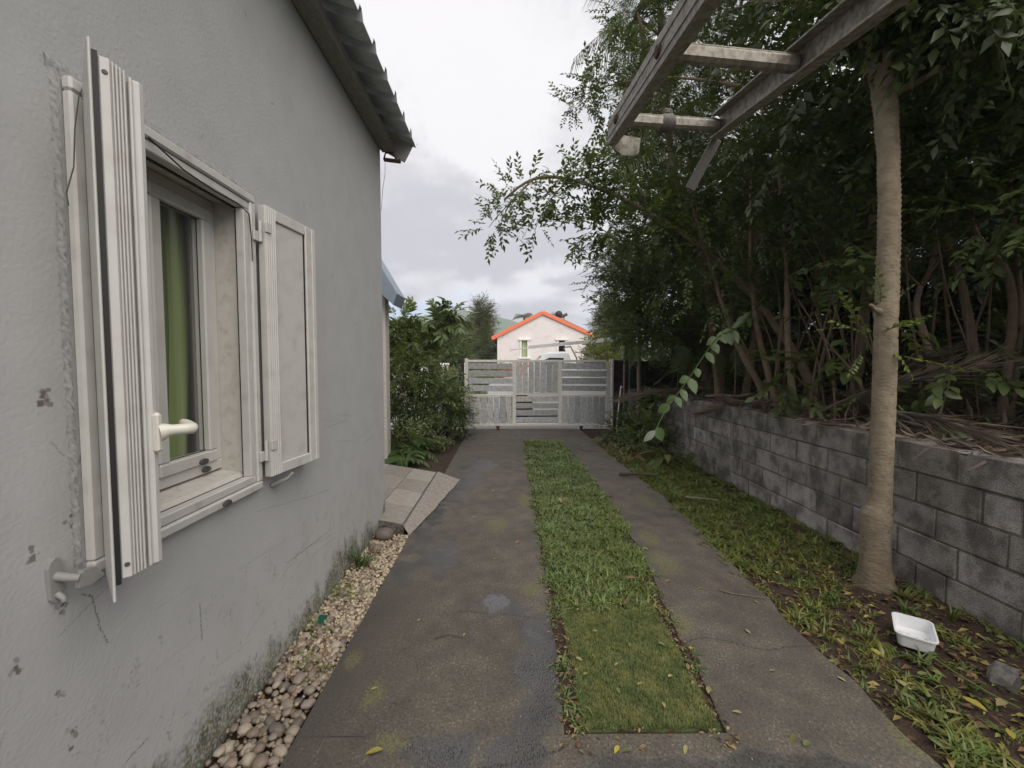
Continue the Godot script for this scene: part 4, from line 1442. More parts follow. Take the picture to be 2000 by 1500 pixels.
# ---------------------------------------------------------------- beyond the gate
func build_beyond() -> void:
	var z := -28.0
	var n := thing("neighbour_house", Vector3(2.6, 0, z), "white gabled house with orange roof edge beyond the gate", "house")
	var b := MB.new()
	# gable wall with two window openings
	var xl := -0.62
	var xr := 5.75
	var ye := 3.12
	var yp := 4.62
	var xm := 2.32
	var cols := [xl, 0.86, 1.42, 3.27, 3.86, xr]
	for i in 5:
		for band in [[-0.2, 1.86], [1.86, 2.96], [2.96, 3.12]]:
			if (i == 1 or i == 3) and band[0] == 1.86:
				continue
			b.quad(Vector3(cols[i], band[0], z), Vector3(cols[i + 1], band[0], z), Vector3(cols[i + 1], band[1], z), Vector3(cols[i], band[1], z))
	b.tri(Vector3(xl, ye, z), Vector3(xr, ye, z), Vector3(xm, yp, z))
	b.quad(Vector3(xl, -0.2, z - 9), Vector3(xl, -0.2, z), Vector3(xl, ye, z), Vector3(xl, ye, z - 9))
	b.quad(Vector3(xr, -0.2, z), Vector3(xr, -0.2, z - 9), Vector3(xr, ye, z - 9), Vector3(xr, ye, z))
	b.quad(Vector3(xr, -0.2, z - 9), Vector3(xl, -0.2, z - 9), Vector3(xl, ye, z - 9), Vector3(xr, ye, z - 9))
	put(b, mats.pink_white_render, "wall", n)
	var base := MB.new()
	base.box(at(Vector3((xl + xr) * 0.5, 0.62, z + 0.03)), Vector3(xr - xl, 1.5, 0.05))
	put(base, mats.red_base, "plinth", n)
	var roof := MB.new()
	var lo := Vector3(xl - 0.35, ye - 0.10, 0)
	var hi := Vector3(xm, yp + 0.08, 0)
	var ro := Vector3(xr + 0.45, ye - 0.16, 0)
	roof.prism(at(Vector3(0, 0, z - 9.3)), PackedVector2Array([Vector2(lo.x, lo.y), Vector2(hi.x, hi.y), Vector2(ro.x, ro.y), Vector2(ro.x + 0.03, ro.y + 0.08), Vector2(hi.x, hi.y + 0.10), Vector2(lo.x - 0.03, lo.y + 0.08)]), 9.28)
	put(roof, mats.orange_trim, "roof", n)
	for s in [[lo, hi], [ro, hi]]:
		var f := MB.new()
		var p0: Vector3 = s[0] + Vector3(0, 0.03, z + 0.08)
		var p1: Vector3 = s[1] + Vector3(0, 0.03, z + 0.08)
		f.bar(p0, p1 + (p0 - p1).normalized() * 0.02, 0.07, 0.24, 0.008)
		put(f, mats.orange_trim, "bargeboard", n)
	for w in [[0.86, 1.42, "far_curtain"], [3.27, 3.86, "room"]]:
		var win := Node3D.new()
		win.name = "window"
		n.add_child(win, true)
		win.transform = parent_offset(n)
		var fr := MB.new()
		for e in [[w[0], w[0] + 0.09, 1.86, 2.96], [w[1] - 0.09, w[1], 1.86, 2.96]]:
			fr.box(at(Vector3((e[0] + e[1]) * 0.5, 2.41, z + 0.01)), Vector3(0.09, 1.098, 0.1))
		for y in [1.80, 3.0]:
			fr.box(at(Vector3((w[0] + w[1]) * 0.5, y, z + 0.03)), Vector3(w[1] - w[0] + 0.2, 0.12, 0.14))
		put(fr, mats.white_trim, "frame", win)
		var pn := MB.new()
		if w[2] == "far_curtain":
			for k in 8:
				var x0 := lerpf(w[0], w[1], k / 8.0)
				var x1 := lerpf(w[0], w[1], (k + 1) / 8.0)
				var d := 0.03 if k % 2 else -0.03
				pn.quad(Vector3(x0, 1.86, z - 0.08 + d), Vector3(x1, 1.86, z - 0.08 - d), Vector3(x1, 2.96, z - 0.08 - d), Vector3(x0, 2.96, z - 0.08 + d))
			put(pn, mats.far_curtain, "blind", win)
		else:
			# the room behind the open window: back, sides, floor and ceiling
			for q in [[0.0, 0.0, -1.62, 3.2, 2.6, 0.04], [-1.6, 0.0, -0.83, 0.04, 2.6, 1.6], [1.6, 0.0, -0.83, 0.04, 2.6, 1.6], [0.0, -1.3, -0.83, 3.2, 0.04, 1.6], [0.0, 1.3, -0.83, 3.2, 0.04, 1.6]]:
				pn.box(at(Vector3((w[0] + w[1]) * 0.5 + q[0], 2.0 + q[1], z - 0.03 + q[2])), Vector3(q[3], q[4], q[5]))
			put(pn, mats.room_paint, "room", win)
	# solar water heater on the right-hand slope
	var h := thing("solar_heater", Vector3(3.4, 4.4, z - 1.5), "black solar water heater on the roof of the white gabled house", "water heater")
	var tk := MB.new()
	tk.lathe(Transform3D(Basis(Vector3.RIGHT, PI * 0.5), Vector3(3.42, 4.66, z - 1.7)), [Vector2(0.001, 0), Vector2(0.2, 0), Vector2(0.24, 0.05), Vector2(0.24, 1.3), Vector2(0.2, 1.35), Vector2(0.001, 1.35)], 20)
	put(tk, mats.tank_black, "tank", h)
	var t2 := MB.new()
	t2.lathe(Transform3D(Basis(Vector3.BACK, -1.1), Vector3(3.6, 4.50, z - 0.4)), [Vector2(0.001, 0), Vector2(0.1, 0), Vector2(0.1, 0.4), Vector2(0.001, 0.4)], 14)
	put(t2, mats.grey_plastic, "valve_cover", h)
	var pl := MB.new()
	pl.bar(Vector3(3.62, 4.30, z - 0.9), Vector3(5.3, 3.52, z - 0.9), 1.6, 0.09, 0.0)
	put(pl, mats.roof_dark, "collector", h)
	build_truck()
	build_background_plants()


func build_truck() -> void:
	var t := thing("pickup_truck", Vector3(2.0, 0, -12.3), "white pickup truck standing in the road behind the gate", "truck")
	var side := PackedVector2Array([Vector2(-0.45, 0.38), Vector2(4.75, 0.38), Vector2(4.8, 0.95), Vector2(2.1, 1.02), Vector2(1.72, 1.06), Vector2(0.62, 1.12), Vector2(-0.40, 1.0), Vector2(-0.52, 0.75)])
	var b := MB.new()
	b.prism(at(Vector3(0, 0, -13.15)), side, 1.74)
	put(b, mats.truck_paint, "body", t)
	# cab: narrower towards the roof
	var c := MB.new()
	var lo := [Vector3(0.42, 1.08, -11.44), Vector3(1.80, 1.04, -11.44), Vector3(1.80, 1.04, -13.12), Vector3(0.42, 1.08, -13.12)]
	var mid := [Vector3(0.72, 1.45, -11.52), Vector3(1.77, 1.45, -11.52), Vector3(1.77, 1.45, -13.04), Vector3(0.72, 1.45, -13.04)]
	var hi := [Vector3(1.02, 1.73, -11.62), Vector3(1.66, 1.75, -11.62), Vector3(1.66, 1.75, -12.94), Vector3(1.02, 1.73, -12.94)]
	var top := [Vector3(1.16, 1.79, -11.75), Vector3(1.56, 1.80, -11.75), Vector3(1.56, 1.80, -12.8), Vector3(1.16, 1.79, -12.8)]
	for r in [[lo, mid], [mid, hi], [hi, top]]:
		for i in 4:
			b = c
			b.quad(r[0][i], r[0][(i + 1) % 4], r[1][(i + 1) % 4], r[1][i])
	c.quad(top[0], top[1], top[2], top[3])
	put(c, mats.truck_paint, "cab", t)
	var g := MB.new()
	g.prism(at(Vector3(0, 0, -11.53)), PackedVector2Array([Vector2(0.80, 1.14), Vector2(1.52, 1.14), Vector2(1.52, 1.62), Vector2(1.14, 1.63), Vector2(1.0, 1.57)]), 0.012)
	put(g, mats.truck_glass, "side_window", t)
	var ws := MB.new()
	ws.quad(Vector3(0.45, 1.12, -13.0), Vector3(0.45, 1.12, -11.56), Vector3(0.97, 1.69, -11.68), Vector3(0.97, 1.69, -12.9))
	put(ws, mats.truck_glass, "windscreen", t)
	for x in [0.35, 3.75]:
		for z in [-11.42, -13.18]:
			var w := MB.new()
			w.lathe(Transform3D(Basis(Vector3.RIGHT, PI * 0.5), Vector3(x, 0.34, z - 0.1)), [Vector2(0.001, 0), Vector2(0.2, 0), Vector2(0.33, 0.02), Vector2(0.35, 0.1), Vector2(0.33, 0.18), Vector2(0.2, 0.2), Vector2(0.001, 0.2)], 22)
			put(w, mats.tyre, "wheel", t)
	var bed := MB.new()
	bed.box(at(Vector3(3.3, 1.16, -11.46)), Vector3(2.7, 0.36, 0.05), 0.01)
	bed.box(at(Vector3(3.3, 1.16, -13.10)), Vector3(2.7, 0.36, 0.05), 0.01)
	bed.box(at(Vector3(4.67, 1.16, -12.28)), Vector3(0.05, 0.36, 1.58), 0.01)
	put(bed, mats.truck_paint, "bed_side", t)
	var rk := MB.new()
	rk.tube([Vector3(1.92, 1.30, -11.6), Vector3(1.88, 1.62, -11.6), Vector3(1.72, 1.93, -11.62), Vector3(1.70, 1.94, -12.28), Vector3(1.72, 1.93, -12.96), Vector3(1.9, 1.3, -12.98)], [0.022, 0.022, 0.022, 0.022, 0.022, 0.022], 8)
	put(rk, mats.grey_paint_metal, "rack", t)
	var mr := MB.new()
	mr.box(at(Vector3(0.74, 1.22, -11.30)), Vector3(0.07, 0.16, 0.16), 0.02)
	put(mr, mats.truck_paint, "mirror", t)
	var hl := MB.new()
	hl.box(at(Vector3(-0.46, 0.84, -11.6)), Vector3(0.08, 0.14, 0.28), 0.03)
	put(hl, mats.chrome, "headlight", t)
	var tl := MB.new()
	tl.box(at(Vector3(4.78, 0.8, -11.5)), Vector3(0.05, 0.2, 0.12), 0.01)
	put(tl, mats.lamp_red, "tail_light", t)
	# ladder carried over the cab
	var l := thing("roof_ladder", Vector3(1.7, 1.95, -12.2), "long pale ladder carried slanting over the white truck cab", "ladder")
	var a0 := Vector3(0.62, 1.93, -12.0)
	var a1 := Vector3(3.45, 2.20, -12.0)
	for z in [0.0, -0.4]:
		var s := MB.new()
		s.bar(a0 + Vector3(0, 0, z), a1 + Vector3(0, 0, z), 0.028, 0.085, 0.004)
		put(s, mats.pale_aluminium, "stile", l)
	for i in 11:
		var r := MB.new()
		var p := a0.lerp(a1, (i + 0.5) / 11.0)
		r.tube([p + Vector3(0, 0, -0.012), p + Vector3(0, 0, -0.388)], [0.016, 0.016], 8)
		put(r, mats.pale_aluminium, "rung", l)
	var ex := MB.new()
	ex.bar(Vector3(0.08, 1.85, -12.05), Vector3(0.66, 1.915, -12.05), 0.03, 0.03, 0.003)
	ex.bar(Vector3(0.10, 1.80, -12.05), Vector3(0.10, 1.92, -12.05), 0.02, 0.02, 0.003)
	put(ex, mats.pale_aluminium, "front_bar", l)
	var lg := MB.new()
	lg.bar(Vector3(3.40, 2.18, -12.0), Vector3(3.45, 1.93, -12.0), 0.03, 0.06, 0.003)
	put(lg, mats.pale_aluminium, "foot", l)


# ---------------------------------------------------------------- foliage pieces
func sprig(seed_: int, leaves: int, ll: float, lw: float, stem: float, fold := 0.25, bend := 0.2, fine := false) -> ArrayMesh:
	# a twig along +z with leaves on both sides
	rng.seed = seed_
	var b := MB.new()
	b.col = Color(0.7, 0.55, 0.5)
	var pts := []
	var rr := []
	var bow := Vector3(rnd(-0.2, 0.2), rnd(-0.25, 0.1), 0)
	for i in 3:
		var f := i / 2.0
		pts.append(Vector3(0, 0, stem * f) + bow * stem * f * f)
		rr.append(lerpf(0.0035, 0.001, f))
	b.tube(pts, rr, 3, false)
	for i in leaves:
		var f := (i + 0.7) / leaves
		var p := Vector3(0, 0, stem * f) + bow * stem * f * f
		var sd := 1.0 if i % 2 else -1.0
		var d := Vector3(sd * rnd(0.5, 1.1), rnd(-0.45, 0.35), rnd(0.35, 0.9))
		if i == leaves - 1:
			d = Vector3(rnd(-0.2, 0.2), rnd(-0.3, 0.1), 1.0)
		var k := rnd(0.72, 1.25)
		b.col = Color(k * rnd(0.92, 1.12), k, k * rnd(0.85, 1.1))
		var s := rnd(0.7, 1.15)
		b.leaf(Transform3D(facing(d, Vector3(rnd(-0.5, 0.5), 1.0, rnd(-0.5, 0.5))), p), ll * s, lw * s, fold, bend * rnd(0.4, 1.6), fine)
	return b.mesh()


func feather(seed_: int, pinnae: int, l: float) -> ArrayMesh:
	# a twice-pinnate leaf: many narrow leaflets along side stalks
	rng.seed = seed_
	var b := MB.new()
	b.col = Color(0.8, 0.7, 0.5)
	b.tube([Vector3.ZERO, Vector3(0, -0.02, l * 0.5), Vector3(0, -0.08, l)], [0.002, 0.0015, 0.001], 3, false)
	for i in pinnae:
		var f := (i + 0.6) / pinnae
		for sd in [-1.0, 1.0]:
			var p := Vector3(0, -0.08 * f * f, l * f)
			var d := Vector3(sd, rnd(-0.4, 0.0), rnd(0.35, 0.7)).normalized()
			var pl := l * 0.42 * rnd(0.8, 1.1) * (1.15 - 0.5 * f)
			for k in 7:
				var g := (k + 0.8) / 7.0
				var q := p + d * pl * g + Vector3(0, -0.02 * g * g, 0)
				for s2 in [-1.0, 1.0]:
					var side = d.cross(Vector3.UP).normalized() * s2
					var kk := rnd(0.8, 1.2)
					b.col = Color(kk, kk, kk)
					b.blade_flat(Transform3D(facing((side + d * 0.5).normalized()), q), 0.024, 0.008)
	return b.mesh()


func palm_leaf(b: MB, base: Vector3, d: Vector3, l: float, droop: float, nl: int, ll: float, lw: float, hang: float) -> void:
	# feather-palm frond: stalk with leaflets, drooping towards its tip
	var up := Vector3.UP
	var side := d.cross(up).normalized()
	var pts := []
	var rr := []
	for i in 9:
		var f := i / 8.0
		pts.append(base + d * l * f + Vector3(0, -droop * f * f * l, 0))
		rr.append(lerpf(0.014, 0.003, f))
	b.tube(pts, rr, 4, false)
	for i in nl:
		var f := lerpf(0.12, 0.99, (i + rnd(0, 0.5)) / nl)
		var p := base + d * l * f + Vector3(0, -droop * f * f * l, 0)
		var tang := (d + Vector3(0, -2.0 * droop * f, 0)).normalized()
		for s in [-1.0, 1.0]:
			var k := rnd(0.75, 1.25)
			b.col = Color(k, k * rnd(0.95, 1.05), k * rnd(0.9, 1.1))
			var o = (side * s + tang * rnd(0.5, 0.9) + Vector3(0, -hang * rnd(0.5, 1.4), 0)).normalized()
			b.leaf(Transform3D(facing(o), p), ll * (1.1 - 0.6 * absf(f - 0.4)) * rnd(0.8, 1.1), lw, 0.15, 0.25 + hang * 0.3)


var sprigs := {}


func make_sprigs() -> void:
	sprigs["oval"] = []
	sprigs["small"] = []
	sprigs["feather"] = []
	sprigs["long"] = []
	sprigs["broad"] = []
	sprigs["needle"] = []
	for i in 4:
		sprigs.oval.append(sprig(200 + i, 11, 0.080, 0.036, 0.26))
		sprigs.small.append(sprig(210 + i, 13, 0.050, 0.026, 0.24))
		sprigs.feather.append(feather(220 + i, 6, 0.20))
		sprigs.long.append(sprig(230 + i, 9, 0.17, 0.048, 0.20, 0.2, 0.35, true))
		sprigs.broad.append(sprig(240 + i, 6, 0.15, 0.085, 0.26, 0.2, 0.25, true))
		sprigs.needle.append(sprig(250 + i, 16, 0.34, 0.03, 0.7, 0.1, 0.3))


# leaves of one plant: clumps = [centre, radius, count]; joined into one crown, or copied where it is ground cover
func tinted(sort: String, k: int, step: int) -> ArrayMesh:
	var key := "%s_%d_%d" % [sort, k, step]
	if not tints.has(key):
		var a: Array = sprigs[sort][k].surface_get_arrays(0)
		var c: PackedColorArray = a[Mesh.ARRAY_COLOR]
		var t := 0.58 + 0.16 * step
		for i in c.size():
			c[i] = Color(c[i].r * t * (1.06 - 0.03 * (step % 3)), c[i].g * t, c[i].b * t)
		a[Mesh.ARRAY_COLOR] = c
		var m := ArrayMesh.new()
		m.add_surface_from_arrays(Mesh.PRIMITIVE_TRIANGLES, a)
		tints[key] = m
	return tints[key]


var tints := {}
var leaf_tris := 0


func foliage(parent: Node3D, called: String, sort: String, material: Material, clumps: Array, seed_: int, size := 1.0, tint := 0.25, lift := 0.2) -> void:
	var stuff := parent.has_meta("kind")
	var xf := [[], [], [], []]
	var cs := [[], [], [], []]
	var st := SurfaceTool.new()
	st.begin(Mesh.PRIMITIVE_TRIANGLES)
	var off := parent_offset(parent)
	rng.seed = seed_
	for c in clumps:
		var ctr: Vector3 = c[0]
		var r: float = c[1]
		var base_tone := rnd(1.0 - tint, 1.0 + tint)
		for i in int(c[2]):
			var d := rdir()
			var p := ctr + Vector3(d.x, d.y * 0.8, d.z) * r * pow(rng.randf(), 0.45)
			var o := (d + Vector3(rnd(-0.6, 0.6), rnd(-0.5, 0.4) + lift, rnd(-0.6, 0.6))).normalized()
			var k := rng.randi_range(0, 3)
			var s := size * rnd(0.7, 1.2)
			var t := Transform3D(facing(o, Vector3(rnd(-0.4, 0.4), 1, rnd(-0.4, 0.4))).scaled(Vector3(s, s, s)), p)
			var tone := base_tone * rnd(0.8, 1.2)
			if stuff:
				xf[k].append(t)
				cs[k].append(Color(tone * rnd(0.9, 1.15), tone, tone * rnd(0.85, 1.1)))
			else:
				st.append_from(tinted(sort, k, clampi(int((tone - 0.5) / 0.16), 0, 6)), 0, off * t)
	if stuff:
		for k in 4:
			if xf[k]:
				many(called, sprigs[sort][k], material, xf[k], cs[k], parent).set_meta("kind", "stuff")
		return
	var m := st.commit()
	if m and m.get_surface_count():
		var o := MeshInstance3D.new()
		o.mesh = m
		o.material_override = material
		o.name = called
		parent.add_child(o, true)
		leaf_tris += m.surface_get_array_index_len(0) / 3


func stem(pts: Array, r0: float, r1: float, sides := 8) -> MB:
	# smooth limb through control points
	var b := MB.new()
	limb(b, pts, r0, r1, sides)
	return b


func limb(b: MB, pts: Array, r0: float, r1: float, sides := 7) -> Array:
	var c := Curve3D.new()
	for i in pts.size():
		var t := Vector3.ZERO
		if i > 0 and i < pts.size() - 1:
			t = (pts[i + 1] - pts[i - 1]) * 0.18
		c.add_point(pts[i], -t, t)
	var n := maxi(4, int(c.get_baked_length() / 0.12))
	var q := []
	var rr := []
	for i in n + 1:
		var f := float(i) / n
		q.append(c.sample_baked(c.get_baked_length() * f) + Vector3(rnd(-1, 1), 0, rnd(-1, 1)) * r0 * 0.12)
		rr.append(lerpf(r0, r1, pow(f, 0.8)) * rnd(0.94, 1.06))
	b.tube(q, rr, sides)
	return q


func build_background_plants() -> void:
	make_sprigs()
	# columnar screw pine left of the neighbour's house, a rounder one to the right of it
	var far := [
		["conical_tree", "pale green conical tree left of the white gabled house", Vector3(-2.0, 0, -34), 6.2, 1.5, "needle", "leaf_narrow", 0.95],
		["conical_tree", "broad grey-green tree right of the white gabled house", Vector3(8.2, 0, -33), 6.0, 2.6, "needle", "leaf_narrow", 0.6],
		["roadside_tree", "low bright green bush beside the far corner of the white gabled house", Vector3(5.2, 0, -22), 2.6, 1.3, "oval", "leaf_yellowish", 0.35],
		["roadside_tree", "yellowish rounded tree beyond the shrubs and the hill foot", Vector3(-6.6, 0, -40), 4.6, 2.6, "oval", "leaf_yellowish", 0.4],
		["roadside_tree", "grey-green tree just left of the conical tree", Vector3(-4.0, 0, -30), 3.9, 1.7, "needle", "leaf_narrow", 0.5],
		["roadside_tree", "dark green tree showing between the shrubs and the gate", Vector3(-3.4, 0, -22), 2.9, 1.4, "oval", "leaf_mid", 0.4],
		["roadside_tree", "small tree far behind the leafy shrubs", Vector3(-9.5, 0, -44), 5.4, 2.8, "oval", "leaf_narrow", 0.4],
		["hedge_bush", "yellow-green bush just beyond the gate post", Vector3(-1.9, 0, -12.4), 1.15, 0.7, "small", "leaf_yellowish", 0.2],
		["hedge_bush", "low green bush behind the flat boards of the gate", Vector3(-0.6, 0, -17.0), 1.3, 0.9, "small", "leaf_yellowish", 0.2],
		["hedge_bush", "low leafy bush behind the truck bed", Vector3(5.4, 0, -16.4), 1.35, 0.9, "oval", "leaf_mid", 0.2],
	]
	var sd := 300
	for f in far:
		sd += 1
		rng.seed = sd
		var h: float = f[3]
		var r: float = f[4]
		var t := thing(f[0], f[2], f[1], "bush" if h < 2.0 else "tree", "")
		var b := MB.new()
		limb(b, [f[2] + Vector3(0, -0.2, 0), f[2] + Vector3(0.1, h * 0.4, 0), f[2] + Vector3(0, h * 0.92, 0)], 0.05 * h * 0.5, 0.02)
		var cl := []
		var cnt := 16 if h > 2.0 else 8
		for i in cnt:
			var y := lerpf(0.22 if h > 2.0 else 0.3, 0.96, (i + rng.randf()) / cnt)
			var rad := r * (lerpf(1.0, 0.18, pow(y, 1.3)) if f[0] == "conical_tree" else sqrt(maxf(0.05, 1.0 - pow(absf(y - 0.55) / 0.5, 2.0))))
			var a := rnd(0, TAU)
			var p: Vector3 = f[2] + Vector3(cos(a) * rad * 0.62, h * y, sin(a) * rad * 0.62)
			cl.append([p, maxf(0.35, rad * 0.6), 62 if f[5] == "needle" else (60 if h > 2.0 else 80)])
			limb(b, [f[2] + Vector3(0, h * y * 0.75, 0), p], 0.03, 0.012, 5)
		put(b, mats.brown_bark, "trunk", t)
		foliage(t, "crown", f[5], mats[f[6]], cl, sd + 40, 1.0 if h < 2.0 else (2.1 if f[5] == "oval" else 1.1), 0.25, 0.4)
	# two palms whose tops show over the ridge
	for p in [["tufted palm top showing over the orange ridge", Vector3(1.6, 0, -40), 5.75], ["palm top behind the black water heater", Vector3(4.3, 0, -40), 5.85], ["dark palm rising among the trees at the hill foot", Vector3(-5.4, 0, -46), 5.6]]:
		var t := thing("palm_tree", p[1], p[0], "palm", "palms beyond the gate")
		var b := MB.new()
		rng.seed = 350 + int(p[2] * 10)
		limb(b, [p[1], p[1] + Vector3(0.1, p[2] * 0.5, 0), p[1] + Vector3(0, p[2], 0)], 0.14, 0.10)
		put(b, mats.brown_bark, "trunk", t)
		var c := MB.new()
		for i in 16:
			var a := TAU * i / 16.0 + rnd(-0.2, 0.2)
			palm_leaf(c, p[1] + Vector3(0, p[2], 0), Vector3(cos(a), rnd(0.2, 1.2), sin(a)).normalized(), 1.1, 0.5, 16, 0.4, 0.035, 0.3)
		put(c, mats.leaf_narrow, "crown", t)
	# low garden wall with white caps beyond the bushes
	var w := thing("garden_wall", Vector3(-4, 0, -19), "low pale garden wall with white capped posts beyond the gate", "wall")
	var wb := MB.new()
	wb.box(at(Vector3(-5.0, 0.5, -19.5)), Vector3(7.0, 1.1, 0.15), 0.01)
	put(wb, mats.pale_concrete, "wall_body", w)
	for x in [-2.8, -1.9, -3.7]:
		var c := MB.new()
		c.box(at(Vector3(x, 0.66, -19.4)), Vector3(0.3, 1.45, 0.3), 0.02)
		c.box(at(Vector3(x, 1.42, -19.4)), Vector3(0.38, 0.1, 0.38), 0.02)
		put(c, mats.white_trim, "post", w)
	var tl := thing("tree_belt", Vector3(0, 0, -60), "belt of far trees at the foot of the hill", "trees")
	tl.set_meta("kind", "stuff")
	var cl := []
	rng.seed = 360
	for i in 150:
		var x := rnd(-60, 60)
		var hh := rnd(2.0, 5.2)
		cl.append([Vector3(x, hh * 0.5, rnd(-90, -58)), hh * 0.55, 46])
	foliage(tl, "crown", "needle", mats.leaf_narrow, cl, 361, 2.6, 0.35, 0.5)


# ---------------------------------------------------------------- thicket above the block wall
func crown_edge(y: float) -> float:
	# how far the foliage reaches out over the drive, by height, some six metres from the gate-side camera
	var pts := [[1.0, 2.35], [1.5, 2.0], [1.9, 1.7], [2.3, 1.55], [2.8, 1.45], [3.3, 1.35], [3.7, 1.75], [4.0, 2.2], [4.35, 2.6], [4.7, 2.15], [5.0, 1.8], [5.6, 1.8], [6.4, 1.75], [8.0, 1.8]]
	for i in pts.size() - 1:
		if y <= pts[i + 1][0]:
			return lerpf(pts[i][1], pts[i + 1][1], clampf((y - pts[i][0]) / (pts[i + 1][0] - pts[i][0]), 0.0, 1.0))
	return 1.8


func build_thicket() -> void:
	# each tree: name, label, sort of leaf, stems (control points, foot radius)
	var V := func(a: Array) -> Array:
		var o := []
		for p in a:
			o.append(Vector3(p[0], p[1], p[2]))
		return o
	var trees := [
		["arching_tree", "tree whose long bough arches out over the drive towards the sky", "oval", "leaf_mid", [[[[3.6, 0.85, -4.9], [3.44, 1.37, -4.9], [3.32, 1.667, -5.0], [3.03, 2.23, -5.2], [2.62, 2.76, -5.4], [2.27, 3.1, -5.5], [1.47, 3.65, -5.7], [0.83, 3.96, -5.9], [0.35, 4.0, -6.0], [-0.03, 3.76, -6.1]], 0.055]]],
		["thicket_tree", "slender three-stemmed tree at the top of the block wall near the vine", "small", "leaf_mid", [[[[3.04, 0.85, -5.0], [3.03, 1.1, -5.0], [2.74, 1.73, -5.1], [2.53, 2.41, -5.2], [2.3, 3.4, -5.4]], 0.045], [[[3.1, 0.85, -4.8], [2.87, 1.84, -4.9], [2.82, 2.6, -5.0], [2.9, 3.6, -5.2]], 0.04], [[[3.0, 0.85, -4.4], [2.96, 1.6, -4.5], [3.05, 2.33, -4.7], [3.0, 3.5, -4.8], [2.8, 4.6, -5.0]], 0.04]]],
		["thicket_tree", "leafy tree with a straight pale stem right behind the smooth trunk", "oval", "leaf_mid", [[[[3.72, 0.85, -4.6], [3.93, 2.1, -4.7], [4.02, 3.24, -4.8], [3.8, 4.6, -5.0]], 0.06], [[[3.62, 0.85, -3.6], [3.67, 1.58, -3.7], [3.63, 2.04, -3.8], [3.89, 2.55, -3.9], [4.0, 3.6, -4.0]], 0.038]]],
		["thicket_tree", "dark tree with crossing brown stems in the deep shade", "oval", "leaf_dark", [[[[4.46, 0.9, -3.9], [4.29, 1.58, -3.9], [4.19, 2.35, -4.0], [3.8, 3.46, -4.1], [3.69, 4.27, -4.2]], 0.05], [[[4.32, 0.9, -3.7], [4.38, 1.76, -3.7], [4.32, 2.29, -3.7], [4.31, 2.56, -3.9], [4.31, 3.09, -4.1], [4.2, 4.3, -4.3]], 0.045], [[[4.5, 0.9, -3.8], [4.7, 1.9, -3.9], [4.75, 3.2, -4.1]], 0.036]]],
		["feathery_tree", "tall feathery-leaved tree whose crown meets the sky above the ladder", "feather", "leaf_feather", [[[[3.3, 0.85, -6.6], [3.2, 2.2, -6.6], [2.7, 3.7, -6.6], [2.3, 5.2, -6.5], [1.9, 6.6, -6.5]], 0.08], [[[3.5, 0.85, -6.3], [3.6, 2.3, -6.2], [3.4, 3.9, -6.1], [3.1, 5.6, -6.0]], 0.06]]],
		["feathery_tree", "feathery-leaved tree at the frame's edge behind crossing stems", "feather", "leaf_feather", [[[[5.6, 0.95, -4.3], [5.5, 2.3, -4.3], [5.2, 3.9, -4.3], [4.9, 5.6, -4.4]], 0.08]]],
		["slim_tree", "slim pale-stemmed tree in front of the dark wall by the gate", "small", "leaf_light", [[[[2.58, -0.05, -8.3], [2.57, 0.8, -8.3], [2.55, 1.9, -8.3], [2.54, 2.95, -8.3], [2.45, 3.8, -8.2]], 0.055]]],
		["thicket_tree", "bushy tree filling the corner between the wall's end and the gate", "small", "leaf_mid", [[[[3.4, 0.85, -7.6], [3.3, 1.8, -7.5], [3.0, 3.0, -7.4], [2.7, 4.3, -7.3]], 0.06], [[[3.2, 0.85, -7.2], [3.0, 1.7, -7.2], [2.6, 2.6, -7.2]], 0.03]]],
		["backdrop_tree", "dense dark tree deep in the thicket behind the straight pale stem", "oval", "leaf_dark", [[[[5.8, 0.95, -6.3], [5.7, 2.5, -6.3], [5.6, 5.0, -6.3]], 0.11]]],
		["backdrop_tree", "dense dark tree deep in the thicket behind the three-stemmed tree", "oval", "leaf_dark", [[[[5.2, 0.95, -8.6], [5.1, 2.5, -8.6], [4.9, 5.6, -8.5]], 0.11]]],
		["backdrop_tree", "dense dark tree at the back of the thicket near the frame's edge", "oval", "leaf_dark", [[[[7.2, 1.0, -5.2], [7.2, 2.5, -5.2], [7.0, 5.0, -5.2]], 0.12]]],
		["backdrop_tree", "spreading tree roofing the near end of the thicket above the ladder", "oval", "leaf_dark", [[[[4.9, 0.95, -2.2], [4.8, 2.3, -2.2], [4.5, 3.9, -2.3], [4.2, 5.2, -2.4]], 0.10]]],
	]
	var tops := []
	var nodes := []
	var builders := []
